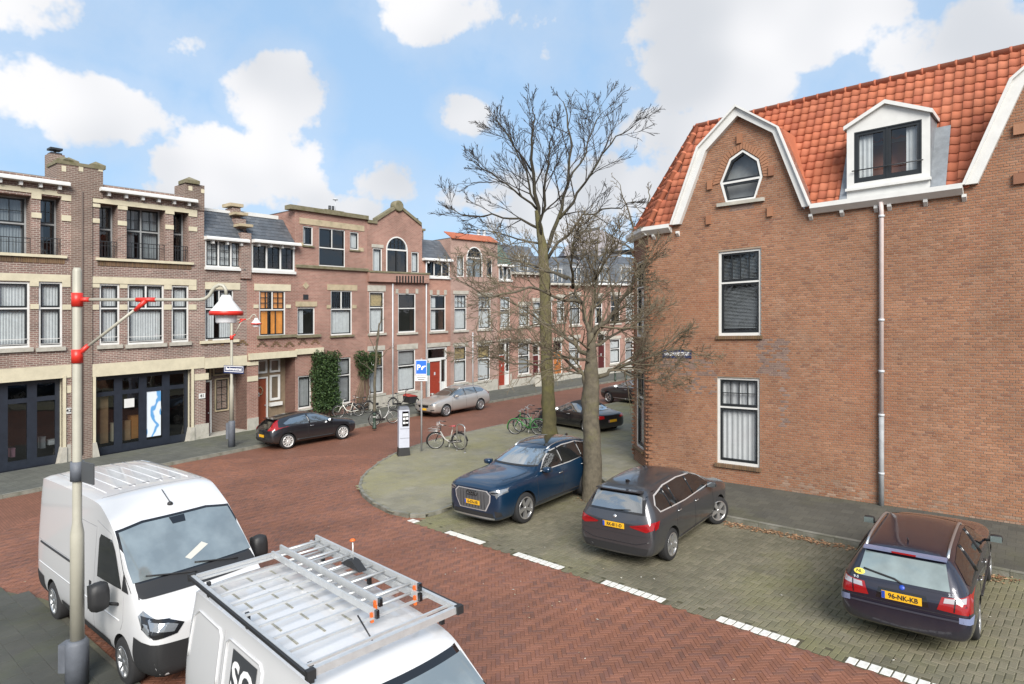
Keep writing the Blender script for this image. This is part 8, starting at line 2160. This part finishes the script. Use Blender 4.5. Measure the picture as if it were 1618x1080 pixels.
# ------------------------------------------------------------------ street furniture
m_post = mat('lamp_post_cream', (.36, .345, .285), .45, var=.1, vscale=3, dirt=((.30, .29, .24), 4, .6, .5))
m_redp = mat('lamp_red', (.52, .025, .015), .4)
m_boxg = mat('post_base_grey', (.10, .11, .13), .6, var=.25, vscale=4, bump=.2)
m_opal = mat('opal_glass', (.72, .72, .74), .25)
def street_lamp(label, base, H_, arm, s, adir, boxh=1.0):
    e = empty('street_lamp', tuple(base), label, 'street lamp', 'cream and red street lamps'); b = Vector(base); ax = Vector(adir).normalized(); up = Vector((0, 0, 1))
    r = .062 * s
    mb = MB(); mb.lathe([(r * 1.5, boxh - .05), (r * 1.45, boxh + 1.55 * s), (r, boxh + 1.72 * s), (r * .96, H_), (r * .7, H_ + .05)], 16, M=Matrix.Translation(b)); mb.build('pole', m_post, e, uvs=False)
    mb = MB(); mb.lathe([(.15 * s, 0), (.15 * s, boxh - .06), (.115 * s, boxh)], 18, M=Matrix.Translation(b)); bxo = mb.build('base_cover', m_boxg, e, uvs=False)
    mb = MB(); q = Vector((ax.y, -ax.x, 0)); mb.box(b - ax * .16 * s + Vector((0, 0, boxh * .62)), (.12 * s, .17 * s, boxh * .6)); mb.build('service_box', m_boxg, bxo, uvs=False)
    z1, z2 = H_ - .42 * s, H_ - 1.25 * s
    for z in (z1, z2):
        mb = MB(); mb.lathe([(r * 1.22, -.10 * s), (r * 1.22, .10 * s)], 16, M=Matrix.Translation(b + up * z)); mb.tube([b + up * z, b + up * z + (ax * .18 * s if z == z1 else (ax * .16 + up * .16) * s)], .036 * s, 8); mb.build('collar', m_redp, e, uvs=False)
    hx = arm; rb = .28 * s; A = b + up * z1
    pts = [A] + [A + ax * (hx + dx) + up * dz for dx, dz in ((-.40, 0), (-.31, .015), (-.25, .06), (-.215, .12), (-.17, .185), (-.10, .22), (-.045, .205), (-.008, .15), (0, .05))]
    hp = pts[-1]
    mb = MB(); mb.tube(pts, .025 * s, 10); mb.build('arm', m_post, e, uvs=False)
    js = A + ax * (hx * .46)
    mb = MB(); mb.tube([b + up * z2 + (ax + up) * .1 * s, js - (ax * .05 + up * .06) * s], .023 * s, 8); mb.build('brace', m_post, e, uvs=False)
    mb = MB(); mb.tube([js - (ax * .16 + up * .16) * s, js - up * .01], [.03 * s, .04 * s], 8); mb.tube([js - ax * .14 * s, js + ax * .14 * s], .034 * s, 8); mb.build('joint', m_redp, e, uvs=False)
    M = Matrix.Translation(hp); mb = MB(); mb.lathe([(.06 * s, .02 * s), (.085 * s, -.02 * s), (.095 * s, -.06 * s), (.225 * s, -.22 * s), (.225 * s, -.225 * s), (.09 * s, -.20 * s)], 24, M=M, cap=False); ld = mb.build('lamp_hood', m_post if s < .9 else mat('hood_white', (.66, .66, .64), .4), e, uvs=False)
    mb = MB(); mb.lathe([(.227 * s, -.215 * s), (.236 * s, -.235 * s), (.233 * s, -.28 * s), (.18 * s, -.27 * s)], 24, M=M, cap=False); mb.build('hood_ring', m_redp, ld, uvs=False)
    mb = MB(); mb.lathe([(.155 * s, -.22 * s), (.155 * s, -.25 * s), (.145 * s, -.38 * s), (.13 * s, -.395 * s)], 24, M=M); mb.build('lamp_glass', m_opal, ld, uvs=False)
    return e
b1_ = un(122, 1082, .05); h1 = HC - (428 - HZ) * b1_.y / F - b1_.z
street_lamp('tall cream street lamp with red collars beside the tall white van', tuple(b1_), h1, 2.17, 1.0, (1, .02, 0), .68)
b2_ = un(366, 706, .1); h2 = HC - (490 - HZ) * b2_.y / F - b2_.z
street_lamp('cream street lamp carrying the blue street name sign', tuple(b2_), h2, 1.02, .95, (1, .15, 0), 1.15)
# back of a sign on the near post
S_ = at_depth(139, 747, b1_.y - .12); e = empty('road_sign', tuple(S_), 'small grey sign seen from behind on the near lamp post', 'sign')
mb = MB(); M = Euler((0, 0, -.55)).to_matrix(); mb.box(S_, (.34, .02, .30), M=M); mb.build('sign_plate', mat('sign_back', (.09, .095, .10), .5, metal=.3), e, uvs=False, bevel=.006)
mb = MB(); mb.box(S_ + M @ Vector((0, .013, 0)), (.30, .008, .26), M=M); mb.build('sign_face', mat('sign_blue', (.02, .13, .62), .4), e, uvs=False)
mb = MB(); mb.lathe([(.09, -.14), (.09, .14)], 14, M=Matrix.Translation(Vector((b1_.x, b1_.y, S_.z)))); mb.build('clamp_band', m_boxg, e, uvs=False)
# street name sign on the far post
S_ = at_depth(369.5, 583.5, b2_.y - .12); e = empty('street_name_sign', tuple(S_), 'blue street name sign reading Bachmanstraat on the lamp post', 'sign')
xd = Vector((1, -.28, -.02)).normalized(); M = basis(S_, xd, (0, 0, 1)); sw_ = 36 * b2_.y / F * 1.03
for nm, w_, h_, d_, mm in (('sign_plate', sw_, .34, .02, mat('enamel_blue', (0, 0, 0))), ('sign_border', sw_ * .95, .25, .022, mat('sign_white', (0, 0, 0))), ('sign_field', sw_ * .92, .20, .024, mat('enamel_blue', (0, 0, 0)))):
    mb = MB(); mb.box((0, 0.02 if nm != 'sign_plate' else 0, 0), (w_, h_, d_)); o = mb.build(nm, mm, off=Vector(), uvs=False); o.data.transform(Matrix.Translation(-S_) @ M); child(o, e)
put_text('lettering', 'Bachmanstraat', .17, M @ Matrix.Translation((0, .022, .0135)), mat('sign_white', (0, 0, 0)), e, True, sx=.82)
# parking sign on a pole, pay machine, bicycle stand
b = un(666, 713, .1); e = empty('parking_sign', tuple(b), 'blue parking sign with white P on a grey pole', 'sign'); Yp = b.y
mb = MB(); mb.tube([b, Vector((b.x, b.y, at_depth(666, 566, Yp).z))], .035, 10); mb.build('pole', mat('galvanised', (.28, .28, .28), .6, var=.2), e, uvs=False)
def board(nm, x0, x1, y0, y1, dy, mm, th=.02):
    a, c_ = at_depth(x0, y1, Yp - dy), at_depth(x1, y0, Yp - dy); mb = MB(); mb.box((a + c_) / 2, (c_.x - a.x, th, c_.z - a.z)); return mb.build(nm, mm, e, uvs=False)
bd = board('sign_board', 656.5, 674.5, 568, 592, .06, mat('sign_pale', (.55, .60, .68), .4)); board('sign_face', 657.5, 673.5, 569.5, 590, .075, mat('sign_blue', (0, 0, 0)), .01); board('sub_plate', 656, 675, 593, 601.5, .06, mat('sign_white', (0, 0, 0)))
P_ = at_depth(661.5, 580.5, Yp - .083); put_text('lettering', 'P', .30, basis(P_, (1, 0, 0), (0, 0, 1)), mat('sign_white', (0, 0, 0)), e, True)
mb = MB(); c_ = at_depth(668.5, 580.5, Yp - .083); mb.prism([(-.08, -.08), (-.03, -.09), (.02, .0), (.11, .05), (.10, .08), (-.02, .06), (-.07, .0)], lambda a, b_, w: c_ + Vector((a, w, b_)), -.003, .003); mb.build('hand_symbol', mat('sign_white', (0, 0, 0)), e, uvs=False)
for k, (x0, x1, y) in enumerate(((658.5, 673, 595.6), (660, 671, 599))): board('print_line', x0, x1, y - .5, y + .5, .075, m_print, .008)
mb = MB(); mb.box(at_depth(677, 583, Yp + .05), (.12, .04, .5)); mb.build('side_sign', mat('sign_teal', (.03, .16, .22), .4), e, uvs=False)
b = un(637.5, 719, .1); Ym = b.y; hm = at_depth(638, 641, Ym).z - b.z; e = empty('pay_machine', tuple(b), 'pale grey parking pay machine with black foot and keypad', 'parking meter')
M = Matrix.Rotation(.35, 3, 'Z'); wv_ = .40
def mbox(nm, c, d, mm, taper=1.0, par=None, bev=.01):
    mb = MB(); mb.box(b + M @ Vector(c), d, M=M, taper=taper); return mb.build(nm, mm, par or e, uvs=False, bevel=bev)
m_mach = mat('machine_grey', (.46, .48, .55), .4, var=.06)
body_ = mbox('cabinet', (0, 0, hm * .56), (wv_, .32, hm * .78), m_mach); mbox('foot', (0, 0, hm * .085), (wv_ * 1.18, .38, hm * .17), m_trim, .86); mbox('cap', (0, .0, hm * .965), (wv_ * 1.04, .36, hm * .05), m_boxg, .8)
fp_ = mbox('panel', (.05, -.166, hm * .75), (wv_ * .62, .012, hm * .30), m_gloss)
for (dx, dz, w_, h_) in ((.05, .83, .2, .10), (.0, .75, .08, .09), (.11, .755, .09, .08), (.0, .67, .09, .08), (.11, .67, .08, .05)): mbox('keypad' if dz < .8 else 'screen', (dx, -.175, hm * dz), (w_, .008, h_), mat('sign_white', (0, 0, 0)), par=fp_, bev=.0)
for dz in (.55, .36): mbox('door_joint', (.02, -.162, hm * dz), (wv_ * .9, .004, .014), m_boxg, bev=0)
p, q = un(722, 711.5, .1), un(734.5, 715, .1); e = empty('bicycle_stand', tuple((p + q) / 2), 'steel hoop bicycle stand holding the silver bicycle', 'bike stand')
hh = at_depth(725, 669, p.y).z - p.z; mb = MB(); pts = [p, p + Vector((0, 0, hh - .12))] + [p.lerp(q, .5 - .5 * math.cos(t)) + Vector((0, 0, hh - .12 + .12 * math.sin(t))) for t in [math.pi * k / 8 for k in range(1, 8)]] + [q + Vector((0, 0, hh - .12)), q]
mb.tube(pts, .024, 10); mb.build('hoop', m_steel, e, uvs=False)
for x in (p, q): mb = MB(); mb.lathe([(.05, 0), (.05, .012), (.026, .02)], 12, M=Matrix.Translation(x)); mb.build('base_plate', m_steel, e, uvs=False)
# bollards
m_boll = mat('bollard_green', (.025, .045, .032), .55)
def bollard(label, x, y, ytop):
    b = un(x, y, .1); h_ = at_depth(x, ytop, b.y).z - b.z; e = empty('bollard', tuple(b), label, 'bollard', 'dark green bollards along the kerb')
    mb = MB(); mb.lathe([(.10, 0), (.10, h_ * .12), (.075, h_ * .16), (.07, h_ * .86), (.085, h_ * .88), (.085, h_ * .93), (.06, h_)], 14, M=Matrix.Translation(b)); mb.build('post', m_boll, e, uvs=False)
    mb = MB(); mb.lathe([(.074, h_ * .72), (.076, h_ * .76), (.074, h_ * .80)], 14, M=Matrix.Translation(b), cap=False); mb.build('band', mat('band_pale', (.35, .35, .33), .5), e, uvs=False)
bollard('dark green bollard standing before the silver bicycle wheel', 591.5, 677, 652); bollard('dark bollard on the far kerb, near the corner house', 972, 601, 584); bollard('dark bollard on the far kerb, beside the tree crown', 989, 600, 583)
# birds high over the roofs are specks; utility box at the far wall
b = un(853, 610, .1); e = empty('utility_box', tuple(b), 'pale grey utility box by the row, behind the mossy trunk', 'box'); hb_ = .95
mb = MB(); mb.box(b + Vector((0, 0, hb_ / 2)), (.75, .4, hb_)); mb.build('cabinet', m_stone, e, uvs=False, bevel=.01); mb = MB(); mb.box(b + Vector((0, 0, hb_ + .03)), (.82, .46, .06)); mb.build('lid', m_stone, e, uvs=False)
# drain grate at the near kerb
b = un(158, 1062, .0); e = empty('drain_grate', (b.x, b.y, b.z + .01), 'rusty drain grate in the gutter by the near lamp post', 'drain'); M = Matrix.Rotation(-.70, 3, 'Z')
mb = MB(); mb.box(Vector((b.x, b.y, b.z + .012)), (.50, .36, .02), M=M); mb.build('frame', mat('rust', (.09, .065, .05), .8, var=.3), e, uvs=False)
for k in range(7): mb = MB(); mb.box(Vector((b.x, b.y, b.z + .026)) + M @ Vector((-.20 + k * .067, 0, 0)), (.022, .30, .012), M=M); mb.build('bar', mat('rust', (0, 0, 0)), e, uvs=False)
